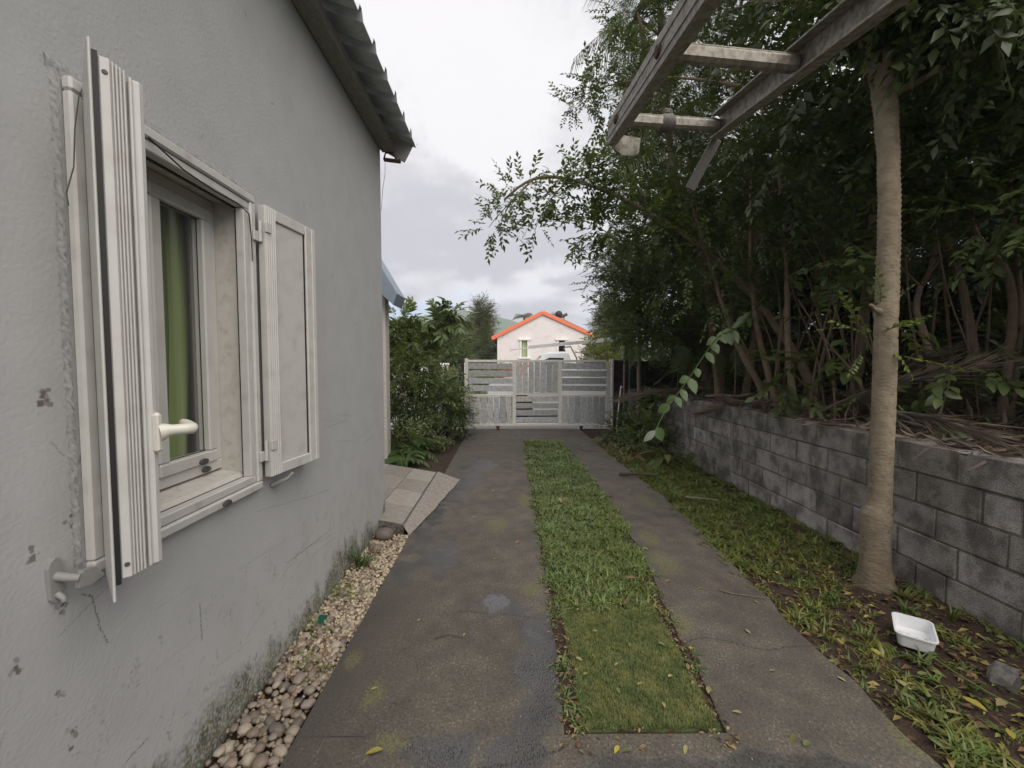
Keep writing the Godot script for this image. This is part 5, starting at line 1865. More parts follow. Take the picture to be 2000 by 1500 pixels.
	for i in trees.size():
		var t: Array = trees[i]
		var foot: Array = V.call(t[4][0][0])
		var o := thing(t[0], foot[0], t[1], "tree", "")
		nodes.append(o)
		var pts := []
		rng.seed = 400 + i
		var first := MB.new()
		for s in t[4]:
			var b := MB.new() if pts else first
			var q := limb(b, V.call(s[0]), s[1], s[1] * 0.3, 8)
			if pts:
				put(b, mats.pale_bark if t[0] == "slim_tree" else mats.brown_bark, "stem", o)
			pts.append_array(q)
		# thinner shoots round the foot of the thicket trees
		if t[0] == "thicket_tree" or t[0] == "backdrop_tree" or t[0] == "arching_tree":
			for s in 8:
				var sb := MB.new()
				var f0: Vector3 = foot[0] + Vector3(rnd(-0.3, 0.5), 0.0, rnd(-0.7, 0.7))
				f0.x = maxf(f0.x, 3.02)
				f0.y = terrace_height(f0.x, f0.z) - 0.05
				var lean := Vector3(rnd(-0.55, 0.25), 0, rnd(-0.3, 0.3))
				var hh := rnd(1.3, 2.6)
				limb(sb, [f0, f0 + Vector3(0, hh * 0.35, 0) + lean * 0.3, f0 + Vector3(0, hh * 0.7, 0) + lean * 0.9 + Vector3(rnd(-0.1, 0.1), 0, 0), f0 + Vector3(0, hh, 0) + lean * 1.5], rnd(0.008, 0.022), 0.005, 6)
				put(sb, mats.brown_bark, "stem", o)
		tops.append(pts)
		builders.append(first)
	# the leaf mass, as clumps that hang on the nearest stem
	var clumps := []
	for i in trees.size():
		clumps.append([])
	rng.seed = 420
	var placed := []
	var tries := 0
	while placed.size() < 620 and tries < 60000:
		tries += 1
		var z := -rnd(1.3, 9.6)
		var y := rnd(1.35, 7.4)  # runs up out of view: canopy added there to darken the thicket below
		var edge := crown_edge(y) + maxf(0.0, z + 6.2) * (0.50 if y < 3.4 else 0.36) + maxf(0.0, -z - 8.2) * 0.45
		var x := edge + 0.32 + pow(rng.randf(), 1.5) * 5.8
		# the trunks below stay open on the side of the drive
		if y < 2.75 and z > -5.9 and x < 4.9:
			if y < 2.0 or rng.randf() < 0.72:
				continue
		if y < 1.9 and x < 2.9 and z < -5.9:
			continue
		# nothing grows through the ladder or over the near end of the drive
		if z > -2.6 and x < 2.5:
			continue
		var p := Vector3(x, y, z)
		var ok := true
		for q in placed:
			if p.distance_squared_to(q) < (0.20 if x < edge + 1.3 else 0.36):
				ok = false
				break
		if not ok:
			continue
		placed.append(p)
		var best := 0
		var near := 1e9
		var from := Vector3.ZERO
		for i in trees.size():
			for q in tops[i]:
				var d: float = p.distance_to(q) + maxf(0.0, q.y - p.y) * 0.7
				if d < near and q.y > 1.5:
					near = d
					best = i
					from = q
		clumps[best].append([p, rnd(0.34, 0.52), int(((26.0 if x < edge + 1.2 else 11.0) if y > 5.6 else (44.0 if x < edge + 1.5 else 18.0)) * (0.55 if trees[best][2] == "feather" else 1.0))])
		if near < 2.6:
			limb(builders[best], [from, from.lerp(p, 0.5) + Vector3(0, 0.12, 0), p], clampf(near * 0.012, 0.008, 0.03), 0.004, 5)
	# the arching bough carries its own leaves out over the drive
	for q in [[-0.20, 3.42, -6.1, 0.20, 14], [-0.12, 3.62, -6.1, 0.17, 12], [0.02, 3.86, -6.1, 0.2, 15], [0.25, 3.95, -6.05, 0.18, 10], [0.42, 3.60, -6.0, 0.22, 16], [0.40, 3.32, -6.0, 0.2, 13], [0.62, 3.88, -6.0, 0.24, 16], [0.80, 3.72, -5.9, 0.26, 20], [1.0, 4.02, -5.8, 0.26, 20], [1.15, 3.78, -5.8, 0.3, 28], [1.35, 4.1, -5.8, 0.3, 26], [1.5, 3.7, -5.7, 0.34, 34], [1.2, 3.25, -5.8, 0.3, 34], [1.5, 3.3, -5.7, 0.36, 40], [1.8, 3.3, -5.6, 0.4, 44], [1.8, 3.8, -5.6, 0.4, 40]]:
		clumps[0].append([Vector3(q[0], q[1], q[2]), q[3], q[4]])
	for q in [[[0.35, 4.0, -6.0], [0.10, 3.75, -6.05], [-0.12, 3.55, -6.1], [-0.25, 3.38, -6.1]], [[0.83, 3.96, -5.9], [0.55, 3.65, -5.95], [0.38, 3.3, -6.0]], [[1.47, 3.65, -5.7], [1.0, 4.05, -5.8], [0.85, 4.1, -5.85]]]:
		limb(builders[0], V.call(q), 0.014, 0.004, 5)
	# the bushy tree and the slim one close the corner by the gate
	rng.seed = 425
	for i in 46:
		var yy := rnd(1.55, 3.5)
		var p := Vector3(rnd(maxf(2.05, crown_edge(yy) + 0.55), 3.9), yy, -rnd(6.7, 8.6))
		if p.x < 2.7 and p.y < 1.9:
			continue
		clumps[7 if i % 2 else 6].append([p, rnd(0.28, 0.42), 40])
		limb(builders[7], [Vector3(3.2, 1.6, -7.4), Vector3(3.2, 1.6, -7.4).lerp(p, 0.5) + Vector3(0, 0.15, 0), p], 0.012, 0.004, 5)
	# twig that reaches into the sky higher up
	for q in [[0.88, 4.98, -6.0, 0.12, 8], [1.02, 5.06, -6.0, 0.18, 14], [1.18, 5.25, -6.0, 0.22, 18], [1.05, 5.35, -6.0, 0.12, 7], [1.4, 5.05, -6.0, 0.24, 22], [1.4, 5.6, -6.0, 0.26, 20], [1.6, 5.3, -6.0, 0.32, 30], [1.7, 5.75, -6.0, 0.32, 30], [1.65, 6.2, -6.0, 0.32, 30]]:
		clumps[1].append([Vector3(q[0], q[1], q[2]), q[3], q[4]])
	limb(builders[1], V.call([[2.8, 4.6, -5.0], [2.1, 5.1, -5.6], [1.4, 5.25, -6.0], [0.8, 5.0, -6.0]]), 0.025, 0.004, 6)
	for i in trees.size():
		var t: Array = trees[i]
		if builders[i].v.size():
			put(builders[i], mats.pale_bark if t[0] == "slim_tree" else mats.brown_bark, "trunk", nodes[i])
		foliage(nodes[i], "crown", t[2], mats[t[3]], clumps[i], 430 + i, 1.2 if t[2] != "feather" else 1.5, 0.35, 0.1)
	# a few palm fronds among the leaves
	var pm := thing("thicket_palm", Vector3(3.0, 0.9, -6.0), "thin palm holding fine fronds against the sky among the thicket leaves", "palm")
	rng.seed = 450
	var pb := MB.new()
	limb(pb, [Vector3(3.0, 0.85, -6.0), Vector3(2.8, 2.4, -6.0), Vector3(2.5, 4.3, -6.0)], 0.05, 0.035)
	put(pb, mats.brown_bark, "trunk", pm)
	var pc := MB.new()
	for d in [[-0.8, 0.5, 0.1], [-0.6, 0.9, 0.3], [-0.9, 0.1, 0.5], [0.3, 0.9, -0.3], [0.7, 0.5, 0.4], [-0.3, 0.6, 0.8], [0.2, 0.3, 1.0]]:
		palm_leaf(pc, Vector3(2.5, 4.3, -6.0), Vector3(d[0], d[1], d[2]).normalized(), 1.35, 0.45, 34, 0.34, 0.014, 0.35)
	put(pc, mats.leaf_feather, "crown", pm)
	var pt := thing("thicket_palm", Vector3(3.4, 0.9, -7.0), "palm whose fronds hang out high above the ladder's end", "palm")
	pb = MB.new()
	limb(pb, [Vector3(3.4, 0.85, -7.0), Vector3(2.8, 3.4, -7.0), Vector3(2.4, 7.0, -7.0)], 0.07, 0.05)
	put(pb, mats.brown_bark, "trunk", pt)
	pc = MB.new()
	for d in [[-0.9, -0.1, 0.1], [-0.8, 0.4, 0.4], [-0.5, 0.2, 0.8], [0.6, 0.5, 0.2], [-0.7, 0.2, -0.6]]:
		palm_leaf(pc, Vector3(2.4, 7.0, -7.0), Vector3(d[0], d[1], d[2]).normalized(), 1.4, 0.5, 34, 0.4, 0.016, 0.4)
	put(pc, mats.leaf_feather, "crown", pt)
	# seedlings and low leaves at the foot of the stems
	rng.seed = 460
	var low := thing("undergrowth", Vector3(4, 0.9, -5), "low dark undergrowth between the stems on top of the block wall", "undergrowth")
	low.set_meta("kind", "stuff")
	var cl := []
	for i in 230:
		var x := 3.1 + pow(rng.randf(), 0.7) * 5.5
		var z := -rnd(1.6, 9.2)
		var p := Vector3(x, terrace_height(x, z) + rnd(0.02, 0.25 + maxf(0.0, x - 3.4) * 0.5), z)
		cl.append([p, rnd(0.12, 0.34), 7 + int(maxf(0.0, x - 3.4) * 8.0)])
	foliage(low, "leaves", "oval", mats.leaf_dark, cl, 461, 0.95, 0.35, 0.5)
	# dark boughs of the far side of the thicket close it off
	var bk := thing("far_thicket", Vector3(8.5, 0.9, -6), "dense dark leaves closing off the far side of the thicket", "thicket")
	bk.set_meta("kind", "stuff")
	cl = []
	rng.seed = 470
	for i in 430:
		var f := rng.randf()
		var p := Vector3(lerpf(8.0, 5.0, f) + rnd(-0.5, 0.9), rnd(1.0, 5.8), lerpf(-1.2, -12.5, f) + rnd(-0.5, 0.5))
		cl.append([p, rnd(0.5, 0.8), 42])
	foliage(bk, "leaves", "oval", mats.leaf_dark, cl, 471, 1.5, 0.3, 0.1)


# ---------------------------------------------------------------- single plants
func build_front_tree() -> void:
	var t := thing("smooth_trunk_tree", Vector3(2.5, 0, -2.82), "tree with a smooth pale ringed trunk growing at the foot of the block wall", "tree")
	var prof := [[0.0, 2.496, 0.155], [0.04, 2.497, 0.128], [0.15, 2.492, 0.108], [0.30, 2.488, 0.105], [0.42, 2.486, 0.107], [0.475, 2.488, 0.110], [0.50, 2.494, 0.104], [0.52, 2.502, 0.092], [0.58, 2.508, 0.083], [0.8, 2.506, 0.081], [1.1, 2.506, 0.081], [1.5, 2.503, 0.081], [1.78, 2.497, 0.079], [1.84, 2.493, 0.083], [1.9, 2.497, 0.077], [2.2, 2.494, 0.074], [2.5, 2.486, 0.072], [2.8, 2.468, 0.071], [3.05, 2.444, 0.075], [3.25, 2.42, 0.081], [3.42, 2.38, 0.084], [3.6, 2.32, 0.08], [3.9, 2.22, 0.07], [4.4, 2.12, 0.055], [5.0, 2.1, 0.04]]
	var b := MB.new()
	var pts := []
	var rr := []
	var ring := noise(501, 1.0, 2)
	var y := -0.06
	while y < 5.0:
		var k := 0
		while k < prof.size() - 2 and prof[k + 1][0] < y:
			k += 1
		var f: float = clampf((y - prof[k][0]) / (prof[k + 1][0] - prof[k][0]), 0.0, 1.0)
		var g := f * f * (3.0 - 2.0 * f)
		# leaf-scar rings close together high up, further apart below
		var per := 0.034 if y > 1.9 else 0.115
		var ph := fposmod(y + 0.02 * ring.get_noise_1d(y * 3.0), per) / per
		var bump := (0.0045 if y > 1.9 else 0.0) * exp(-pow((ph - 0.5) * 5.0, 2.0)) - (0.0 if y > 1.9 else 0.0042) * exp(-pow((ph - 0.5) * 20.0, 2.0))
		pts.append(Vector3(lerpf(prof[k][1], prof[k + 1][1], g), y, -2.82))
		rr.append(lerpf(prof[k][2], prof[k + 1][2], g) * 0.80 + bump)
		y += 0.0055
	b.tube(pts, rr, 26, true, 0.014, noise(502, 0.012, 3))
	put(b, mats.pale_bark, "trunk", t)
	var s := MB.new()
	rng.seed = 503
	s.tube([Vector3(2.44, 1.83, -2.80), Vector3(2.39, 1.845, -2.785), Vector3(2.352, 1.875, -2.775)], [0.022, 0.014, 0.009], 10)
	put(s, mats.pale_bark, "branch_stub", t)
	var br := MB.new()
	var ends := []
	for e in [[[2.38, 3.42, -2.82], [2.7, 3.75, -3.1], [3.1, 4.2, -3.5]], [[2.3, 3.65, -2.82], [2.0, 4.1, -3.2], [1.9, 4.5, -3.8]], [[2.2, 4.0, -2.82], [2.5, 4.5, -2.6], [3.0, 5.0, -2.5]], [[2.12, 4.5, -2.82], [1.8, 5.0, -3.1], [1.6, 5.4, -3.5]], [[2.44, 3.2, -2.82], [2.75, 3.35, -2.75], [3.2, 3.6, -2.7]]]:
		limb(br, [Vector3(e[0][0], e[0][1], e[0][2]), Vector3(e[1][0], e[1][1], e[1][2]), Vector3(e[2][0], e[2][1], e[2][2])], 0.028, 0.008, 6)
		ends.append(Vector3(e[2][0], e[2][1], e[2][2]))
	put(br, mats.brown_bark, "branches", t)
	var cl := []
	for c in [[2.35, 3.75, -3.3, 0.4], [2.75, 3.7, -2.9, 0.4], [3.1, 3.85, -3.2, 0.45], [2.1, 4.1, -3.4, 0.45], [2.6, 4.3, -3.0, 0.5], [3.2, 4.4, -2.8, 0.5], [2.0, 4.7, -3.6, 0.5], [2.5, 4.9, -3.0, 0.5], [1.8, 5.2, -3.3, 0.5], [3.0, 3.45, -2.7, 0.35], [3.4, 3.9, -2.6, 0.45], [3.6, 3.5, -3.1, 0.4], [2.9, 3.3, -3.4, 0.35], [2.45, 3.5, -3.8, 0.4], [2.2, 3.75, -4.2, 0.45], [2.6, 3.2, -4.0, 0.35], [3.4, 3.1, -3.5, 0.4], [2.42, 3.58, -2.55, 0.26], [2.2, 3.7, -2.6, 0.28], [2.62, 3.5, -2.5, 0.28], [2.36, 3.85, -2.6, 0.32], [2.1, 3.95, -2.7, 0.3], [2.6, 3.8, -2.6, 0.3]]:
		cl.append([Vector3(c[0], c[1], c[2]), c[3], 52])
	foliage(t, "crown", "oval", mats.leaf_dark, cl, 504, 1.15, 0.3, -0.1)


func build_left_shrubs() -> void:
	# rows: name, label, sort, leaf material, foot, clumps (centre, radius, count), size
	var rows := [
		["long_leaf_shrub", "tall shrub with long drooping leaves reaching above the gate post", "long", "leaf_shrub", Vector3(-1.75, 0, -8.4), [[-1.35, 2.40, -8.3, 0.16, 9], [-1.05, 2.45, -8.2, 0.18, 12], [-0.90, 2.30, -8.2, 0.14, 8], [-1.22, 2.18, -8.2, 0.2, 10], [-1.5, 2.25, -8.3, 0.2, 9], [-1.75, 2.2, -8.3, 0.3, 18], [-2.0, 2.3, -8.3, 0.3, 18], [-1.95, 1.95, -8.1, 0.35, 26], [-1.6, 1.9, -8.2, 0.3, 22], [-2.2, 1.7, -8.0, 0.4, 26], [-1.75, 1.55, -8.1, 0.35, 24]], 1.1],
		["round_leaf_shrub", "dense glossy shrub in front of the gate post", "oval", "leaf_shrub", Vector3(-1.35, 0, -8.3), [[-1.30, 1.05, -8.2, 0.32, 50], [-1.12, 0.85, -8.2, 0.26, 44], [-1.55, 1.2, -8.1, 0.34, 50], [-1.45, 0.75, -8.0, 0.34, 50], [-1.2, 0.55, -8.3, 0.26, 34], [-1.75, 0.9, -7.9, 0.36, 54], [-1.15, 1.15, -8.4, 0.2, 24], [-1.55, 0.45, -8.0, 0.3, 34]], 1.05],
		["light_leaf_shrub", "yellow-green shrub between the tall shrub and the house corner", "small", "leaf_light", Vector3(-1.95, 0, -7.7), [[-1.85, 1.55, -7.6, 0.3, 50], [-1.65, 1.3, -7.7, 0.28, 44], [-2.0, 1.2, -7.5, 0.34, 54], [-2.1, 0.85, -7.4, 0.34, 54], [-1.75, 0.95, -7.5, 0.26, 40], [-1.8, 1.85, -7.8, 0.25, 34]], 1.15],
		["spilling_shrub", "low leafy shrub spilling over the edge of the drive by the blue pot", "oval", "leaf_shrub", Vector3(-1.3, 0, -7.5), [[-1.38, 0.22, -7.2, 0.24, 40], [-1.2, 0.20, -7.75, 0.22, 36], [-1.08, 0.24, -8.3, 0.22, 36], [-1.0, 0.30, -8.8, 0.22, 36], [-1.45, 0.45, -7.4, 0.26, 40], [-1.2, 0.5, -8.1, 0.26, 40], [-1.55, 0.2, -6.85, 0.22, 34], [-0.98, 0.55, -9.1, 0.2, 30]], 1.0],
		["dark_leaf_shrub", "low dark shrub at the back of the bed beside the gate", "small", "leaf_dark", Vector3(-1.2, 0, -9.0), [[-1.15, 0.35, -8.9, 0.28, 44], [-1.05, 0.65, -9.0, 0.28, 44], [-1.5, 0.4, -8.7, 0.3, 44], [-1.3, 0.9, -9.2, 0.3, 44]], 1.1],
		["dark_leaf_shrub", "dark shrub in the shade behind the fern", "oval", "leaf_dark", Vector3(-2.0, 0, -7.3), [[-1.85, 0.5, -7.2, 0.32, 50], [-2.1, 0.4, -6.9, 0.3, 40], [-1.65, 0.65, -7.5, 0.3, 44], [-2.1, 0.75, -7.0, 0.3, 40]], 1.0],
	]
	var sd := 520
	for r in rows:
		sd += 1
		rng.seed = sd
		var foot: Vector3 = r[4]
		var o := thing(r[0], foot, r[1], "shrub")
		var b := MB.new()
		var cl := []
		for c in r[5]:
			var p := Vector3(c[0], c[1], c[2])
			cl.append([p, c[3], c[4]])
			limb(b, [foot + Vector3(rnd(-0.06, 0.06), 0, rnd(-0.06, 0.06)), foot.lerp(p, 0.55) + Vector3(0, p.y * 0.1, 0), p], 0.014, 0.005, 5)
		put(b, mats.brown_bark, "stems", o)
		foliage(o, "leaves", r[2], mats[r[3]], cl, sd + 20, r[6], 0.3, 0.15)
	# ferns at the foot
	rng.seed = 545
	for f in [["arching fern at the corner of the grey house", Vector3(-1.62, 0.0, -6.9), 0.9, 18], ["small bright fern spilling over the tiled ramp's far end", Vector3(-1.5, 0.02, -6.3), 0.5, 20], ["low fern between the ramp and the blue pot", Vector3(-1.5, 0.0, -7.0), 0.5, 13]]:
		var o := thing("fern", f[1], f[0], "fern", "ferns by the house corner")
		for i in int(f[3]):
			var a = TAU * i / f[3] + rnd(-0.25, 0.25)
			var b := MB.new()
			var k := rnd(0.8, 1.2)
			b.col = Color(k, k, k)
			palm_leaf(b, f[1], Vector3(cos(a) * 0.8, rnd(0.55, 1.5), sin(a) * 0.8).normalized(), f[2] * rnd(0.75, 1.1), 0.62, 22, f[2] * 0.17, 0.020, 0.1)
			put(b, mats.fern_green, "frond", o)
	var pt := MB.new()
	pt.lathe(at(Vector3(-1.28, -0.02, -8.2)), [Vector2(0.001, 0), Vector2(0.10, 0.0), Vector2(0.125, 0.04), Vector2(0.16, 0.16), Vector2(0.165, 0.24), Vector2(0.175, 0.25), Vector2(0.175, 0.275), Vector2(0.155, 0.275), Vector2(0.15, 0.22), Vector2(0.001, 0.21)], 28)
	tag(put(pt, mats.glazed_blue, "flower_pot"), "dark blue glazed pot under the shrubs", "pot")


func broad_leaf(b: MB, p: Vector3, d: Vector3, l: float, w: float, up := Vector3.UP) -> void:
	var k := rnd(0.8, 1.2)
	b.col = Color(k, k * rnd(0.97, 1.03), k * rnd(0.9, 1.1))
	b.leaf(Transform3D(facing(d, up), p), l, w, 0.18, 0.22, true)


func build_right_plants() -> void:
	rng.seed = 560
	# broad-leaved plants along the wall's far foot
	var rows := [
		["leafy_plant", "bushy green plant at the gate end of the verge", "oval", "leaf_shrub", Vector3(2.15, -0.02, -7.9), [[2.1, 0.3, -7.9, 0.26, 40], [1.95, 0.16, -7.8, 0.2, 26], [2.3, 0.45, -8.0, 0.26, 34], [2.4, 0.25, -7.7, 0.24, 30]]],
		["leafy_plant", "mixed leafy plant between the pole and the block wall", "small", "leaf_light", Vector3(2.3, -0.02, -7.0), [[2.25, 0.35, -7.0, 0.26, 44], [2.45, 0.5, -7.1, 0.28, 44], [2.1, 0.18, -7.1, 0.2, 30], [2.5, 0.25, -6.8, 0.24, 34]]],
		["leafy_plant", "weedy plant leaning on the far end of the block wall", "broad", "leaf_light", Vector3(2.5, -0.02, -7.5), [[2.5, 0.65, -7.5, 0.25, 16], [2.4, 0.9, -7.6, 0.2, 10], [2.6, 0.4, -7.3, 0.22, 14]]],
	]
	var sd := 561
	for r in rows:
		sd += 1
		rng.seed = sd
		var foot: Vector3 = r[4]
		var o := thing(r[0], foot, r[1], "plant")
		var b := MB.new()
		var cl := []
		for c in r[5]:
			var p := Vector3(c[0], c[1], c[2])
			cl.append([p, c[3], c[4]])
			limb(b, [foot, foot.lerp(p, 0.5) + Vector3(0, 0.05, 0), p], 0.008, 0.004, 5)
		put(b, mats.brown_bark, "stems", o)
		foliage(o, "leaves", r[2], mats[r[3]], cl, sd + 20, 0.95, 0.3, 0.2)
	# large-leaved plant by the wall
	rng.seed = 570
	var bp := thing("broad_leaf_plant", Vector3(2.38, 0, -6.35), "plant with large drooping strap leaves against the block wall", "plant")
	for i in 15:
		var a := TAU * i / 15.0 + rnd(-0.3, 0.3)
		var b := MB.new()
		var d := Vector3(cos(a), rnd(0.2, 1.3), sin(a)).normalized()
		var p := Vector3(2.38, 0.0, -6.35) + Vector3(cos(a), 0, sin(a)) * 0.03
		b.col = Color(0.8, 0.8, 0.6)
		b.tube([p, p + d * 0.14 + Vector3(0, 0.05, 0)], [0.006, 0.004], 5, false)
		var k := rnd(0.75, 1.25)
		b.col = Color(k, k, k)
		b.leaf(Transform3D(facing((d + Vector3(0, -0.35, 0)).normalized()), p + d * 0.14 + Vector3(0, 0.05, 0)), rnd(0.24, 0.38), rnd(0.07, 0.10), 0.2, 0.6, true)
		put(b, mats.leaf_yellowish if i % 4 == 0 else mats.leaf_mid, "leaf", bp)
	var yg := thing("seedling", Vector3(2.55, 0, -5.9), "small bright seedling with upright leaves at the foot of the block wall", "plant")
	for e in [[0.3, 0.9, 0.2], [-0.2, 0.7, 0.3], [0.6, 0.5, -0.1]]:
		var b := MB.new()
		b.tube([Vector3(2.55, -0.02, -5.9), Vector3(2.55, 0.08, -5.9)], [0.005, 0.004], 5, false)
		broad_leaf(b, Vector3(2.55, 0.08, -5.9), Vector3(e[0], e[1], e[2]).normalized(), 0.22, 0.07)
		put(b, mats.leaf_light, "leaf", yg)
	# vine hanging out of the thicket towards the drive
	rng.seed = 580
	var v := thing("hanging_vine", Vector3(2.25, 1.84, -4.2), "vine shoot with large oval leaves hanging out in front of the thicket", "vine")
	var st := MB.new()
	var q := limb(st, [Vector3(2.75, 2.2, -4.6), Vector3(2.25, 1.84, -4.2), Vector3(1.907, 1.723, -3.9), Vector3(1.53, 1.362, -3.6), Vector3(1.265, 1.125, -3.4), Vector3(1.17, 0.97, -3.35)], 0.008, 0.003, 6)
	put(st, mats.leaf_vine, "stem", v)
	for i in range(3, q.size()):
		for s in [-1.0, 1.0]:
			if rng.randf() < 0.35:
				continue
			var b := MB.new()
			var tang: Vector3 = (q[i] - q[i - 1]).normalized()
			var d := (tang * 0.5 + Vector3(0.5 * s, rnd(-0.9, -0.2) if s > 0 else rnd(-0.6, 0.35), 0.3 * s)).normalized()
			broad_leaf(b, q[i] + tang * rnd(-0.03, 0.03), d, rnd(0.085, 0.15), rnd(0.055, 0.085), Vector3(rnd(-0.5, 0.3), 0.5, 0.9))
			put(b, mats.leaf_vine_pale if i > q.size() - 5 and rng.randf() < 0.35 else mats.leaf_vine, "leaf", v)
	# small leafy shoots in front of the stems
	for s in [["leafy shoot growing beside the branch stub of the smooth trunk", Vector3(2.75, 0.95, -3.2), Vector3(2.5, 1.7, -2.95), "small", "leaf_light", 0.3], ["shoot with round leaves at the top of the wall left of the smooth trunk", Vector3(3.0, 0.95, -4.2), Vector3(2.75, 1.4, -4.1), "broad", "leaf_mid", 0.3], ["shoot with round leaves in the shade right of the smooth trunk", Vector3(3.3, 0.95, -3.3), Vector3(3.35, 1.5, -3.2), "broad", "leaf_mid", 0.25], ["spray of large leaves high on the thicket's edge", Vector3(3.1, 0.95, -4.0), Vector3(2.8, 1.95, -3.9), "broad", "leaf_mid", 0.28]]:
		sd += 1
		rng.seed = sd + 50
		var o := thing("leafy_shoot", s[1], s[0], "shoot", "shoots at the top of the block wall")
		var b := MB.new()
		limb(b, [s[1] + Vector3(0, -0.08, 0), s[1].lerp(s[2], 0.5) + Vector3(0.05, 0.05, 0), s[2]], 0.009, 0.004, 6)
		put(b, mats.brown_bark, "stem", o)
		foliage(o, "leaves", s[3], mats[s[4]], [[s[2], s[5], 15 if s[3] == "small" else 8], [s[1].lerp(s[2], 0.6), s[5] * 0.8, 6]], sd + 70, 0.95, 0.25, 0.2)


func build_fronds() -> void:
	# dead palm fronds dropped along the top of the wall: base, direction, length, how tightly the leaflets lie
	var rows := [
		["dry palm frond hanging over the far end of the block wall", Vector3(3.25, 1.10, -6.6), Vector3(-0.85, -0.10, -0.35), 1.4, 0.35],
		["dry palm frond lying along the wall top behind the vine", Vector3(2.85, 1.02, -6.1), Vector3(0.15, 0.02, 1.0), 1.5, 0.1],
		["dry palm frond heaped on the wall top, its stalk towards the dark sheath", Vector3(3.5, 1.25, -5.8), Vector3(-0.3, -0.12, 0.9), 1.3, 0.15],
		["thick dry palm frond leaning up against the stems left of the smooth trunk", Vector3(3.05, 0.99, -4.2), Vector3(0.30, 0.42, 0.85), 1.15, 0.05],
		["dry palm frond lying along the wall top right of the smooth trunk", Vector3(3.2, 1.08, -3.7), Vector3(-0.12, -0.04, 1.0), 1.3, 0.12],
		["dry palm frond deep between the stems", Vector3(3.9, 1.15, -4.8), Vector3(-0.2, 0.35, 0.9), 1.2, 0.1],
		["bare dry frond stalk draped down the face of the block wall", Vector3(3.1, 1.05, -4.9), Vector3(-0.55, -0.18, -0.75), 0.85, 0.02],
	]
	var sd := 600
	for r in rows:
		sd += 1
		rng.seed = sd
		var o := thing("dry_palm_frond", r[1], r[0], "palm frond", "dead palm fronds on the wall top")
		var d: Vector3 = r[2].normalized()
		var b := MB.new()
		b.col = Color(1.15, 1.05, 0.95)
		var pts := []
		var rr := []
		for i in 7:
			var f := i / 6.0
			pts.append(r[1] + d * r[3] * f + Vector3(0, 0.05 * sin(f * PI) - 0.06 * f * f, 0))
			rr.append(lerpf(0.020, 0.005, f))
		b.tube(pts, rr, 6)
		put(b, mats.dry_frond, "stalk", o)
		var lf := MB.new()
		var side := d.cross(Vector3.UP).normalized()
		for i in 120:
			var f := rnd(0.1, 0.98)
			var p: Vector3 = r[1] + d * r[3] * f + Vector3(0, 0.05 * sin(f * PI) - 0.06 * f * f, 0)
			for s in [-1.0, 1.0]:
				var k := rnd(0.5, 1.35)
				lf.col = Color(k, k * rnd(0.93, 1.0), k * rnd(0.85, 1.0))
				var o2 = (d * rnd(0.8, 1.3) + side * s * rnd(0.05, 0.2 + r[4]) + Vector3(0, rnd(-0.28, 0.12), 0)).normalized()
				lf.leaf(Transform3D(facing(o2, rdir()), p), rnd(0.25, 0.55), rnd(0.006, 0.013), 0.5, rnd(-0.1, 0.25))
		put(lf, mats.dry_frond, "leaflets", o)
	# dry sheath: a boat-shaped brown husk
	var sh := MB.new()
	var i0 := 0
	for i in 9:
		var f := i / 8.0
		var w := 0.09 * sin(PI * clampf(f * 0.95 + 0.03, 0.0, 1.0))
		for j in 7:
			var a := lerpf(-1.25, 1.25, j / 6.0)
			sh.vert(Vector3(2.93 + sin(a) * w * 0.9, 1.08 - cos(a) * w * 0.75 + 0.04 * f, -5.55 + f * 0.52), Vector3(-sin(a), cos(a), 0).normalized(), Vector2(f, j))
	for i in 8:
		for j in 6:
			var p := i * 7 + j
			sh.ix.append_array([p, p + 1, p + 7, p + 1, p + 8, p + 7])
	var hm := mat("husk", 0.055, 0.036, 0.032, 0.8)
	hm.cull_mode = BaseMaterial3D.CULL_DISABLED
	tag(put(sh, hm, "palm_sheath"), "dark boat-shaped dry palm sheath lying on the wall top", "palm sheath")
	# dry litter on the terrace and at the wall's far foot
	rng.seed = 620
	var lm := MB.new()
	lm.leaf(at(Vector3.ZERO), 0.13, 0.017, 0.5, 0.3)
	var xf := []
	var cs := []
	for i in 4600:
		var x := 2.78 + pow(rng.randf(), 1.4) * 3.2
		var z := -rnd(1.6, 9.0)
		var p := Vector3(x, terrace_height(maxf(x, 2.95), z) + 0.02 + rnd(0, 0.07), z)
		if x < 2.95:
			p.y = 0.975
		var d := Vector3(rnd(-1, 1), rnd(-0.25, 0.25), rnd(-1, 1))
		var s := rnd(0.4, 1.7)
		xf.append(Transform3D(facing(d, rdir()).scaled(Vector3(s, s, s)), p))
		var k := rnd(0.4, 1.2)
		cs.append(Color(0.19 * k, 0.15 * k, 0.115 * k))
	for i in 420:
		var p := Vector3(rnd(1.72, 2.4), 0.0, -rnd(6.4, 8.6))
		p.y = verge_height(p.x, p.z) + rnd(0.01, 0.04)
		var d := Vector3(rnd(-1, 1), rnd(-0.2, 0.25), rnd(-1, 1))
		var s := rnd(0.5, 1.5)
		xf.append(Transform3D(facing(d, rdir()).scaled(Vector3(s, s, s)), p))
		var k := rnd(0.5, 1.3)
		cs.append(Color(0.27 * k, 0.17 * k, 0.095 * k))
	var lo := many("dry_leaf_litter", lm.mesh(), mats.litter, xf, cs)
	tag(lo, "brown dry leaf litter on the wall top and below the gate-end plants", "leaf litter", "", "stuff")


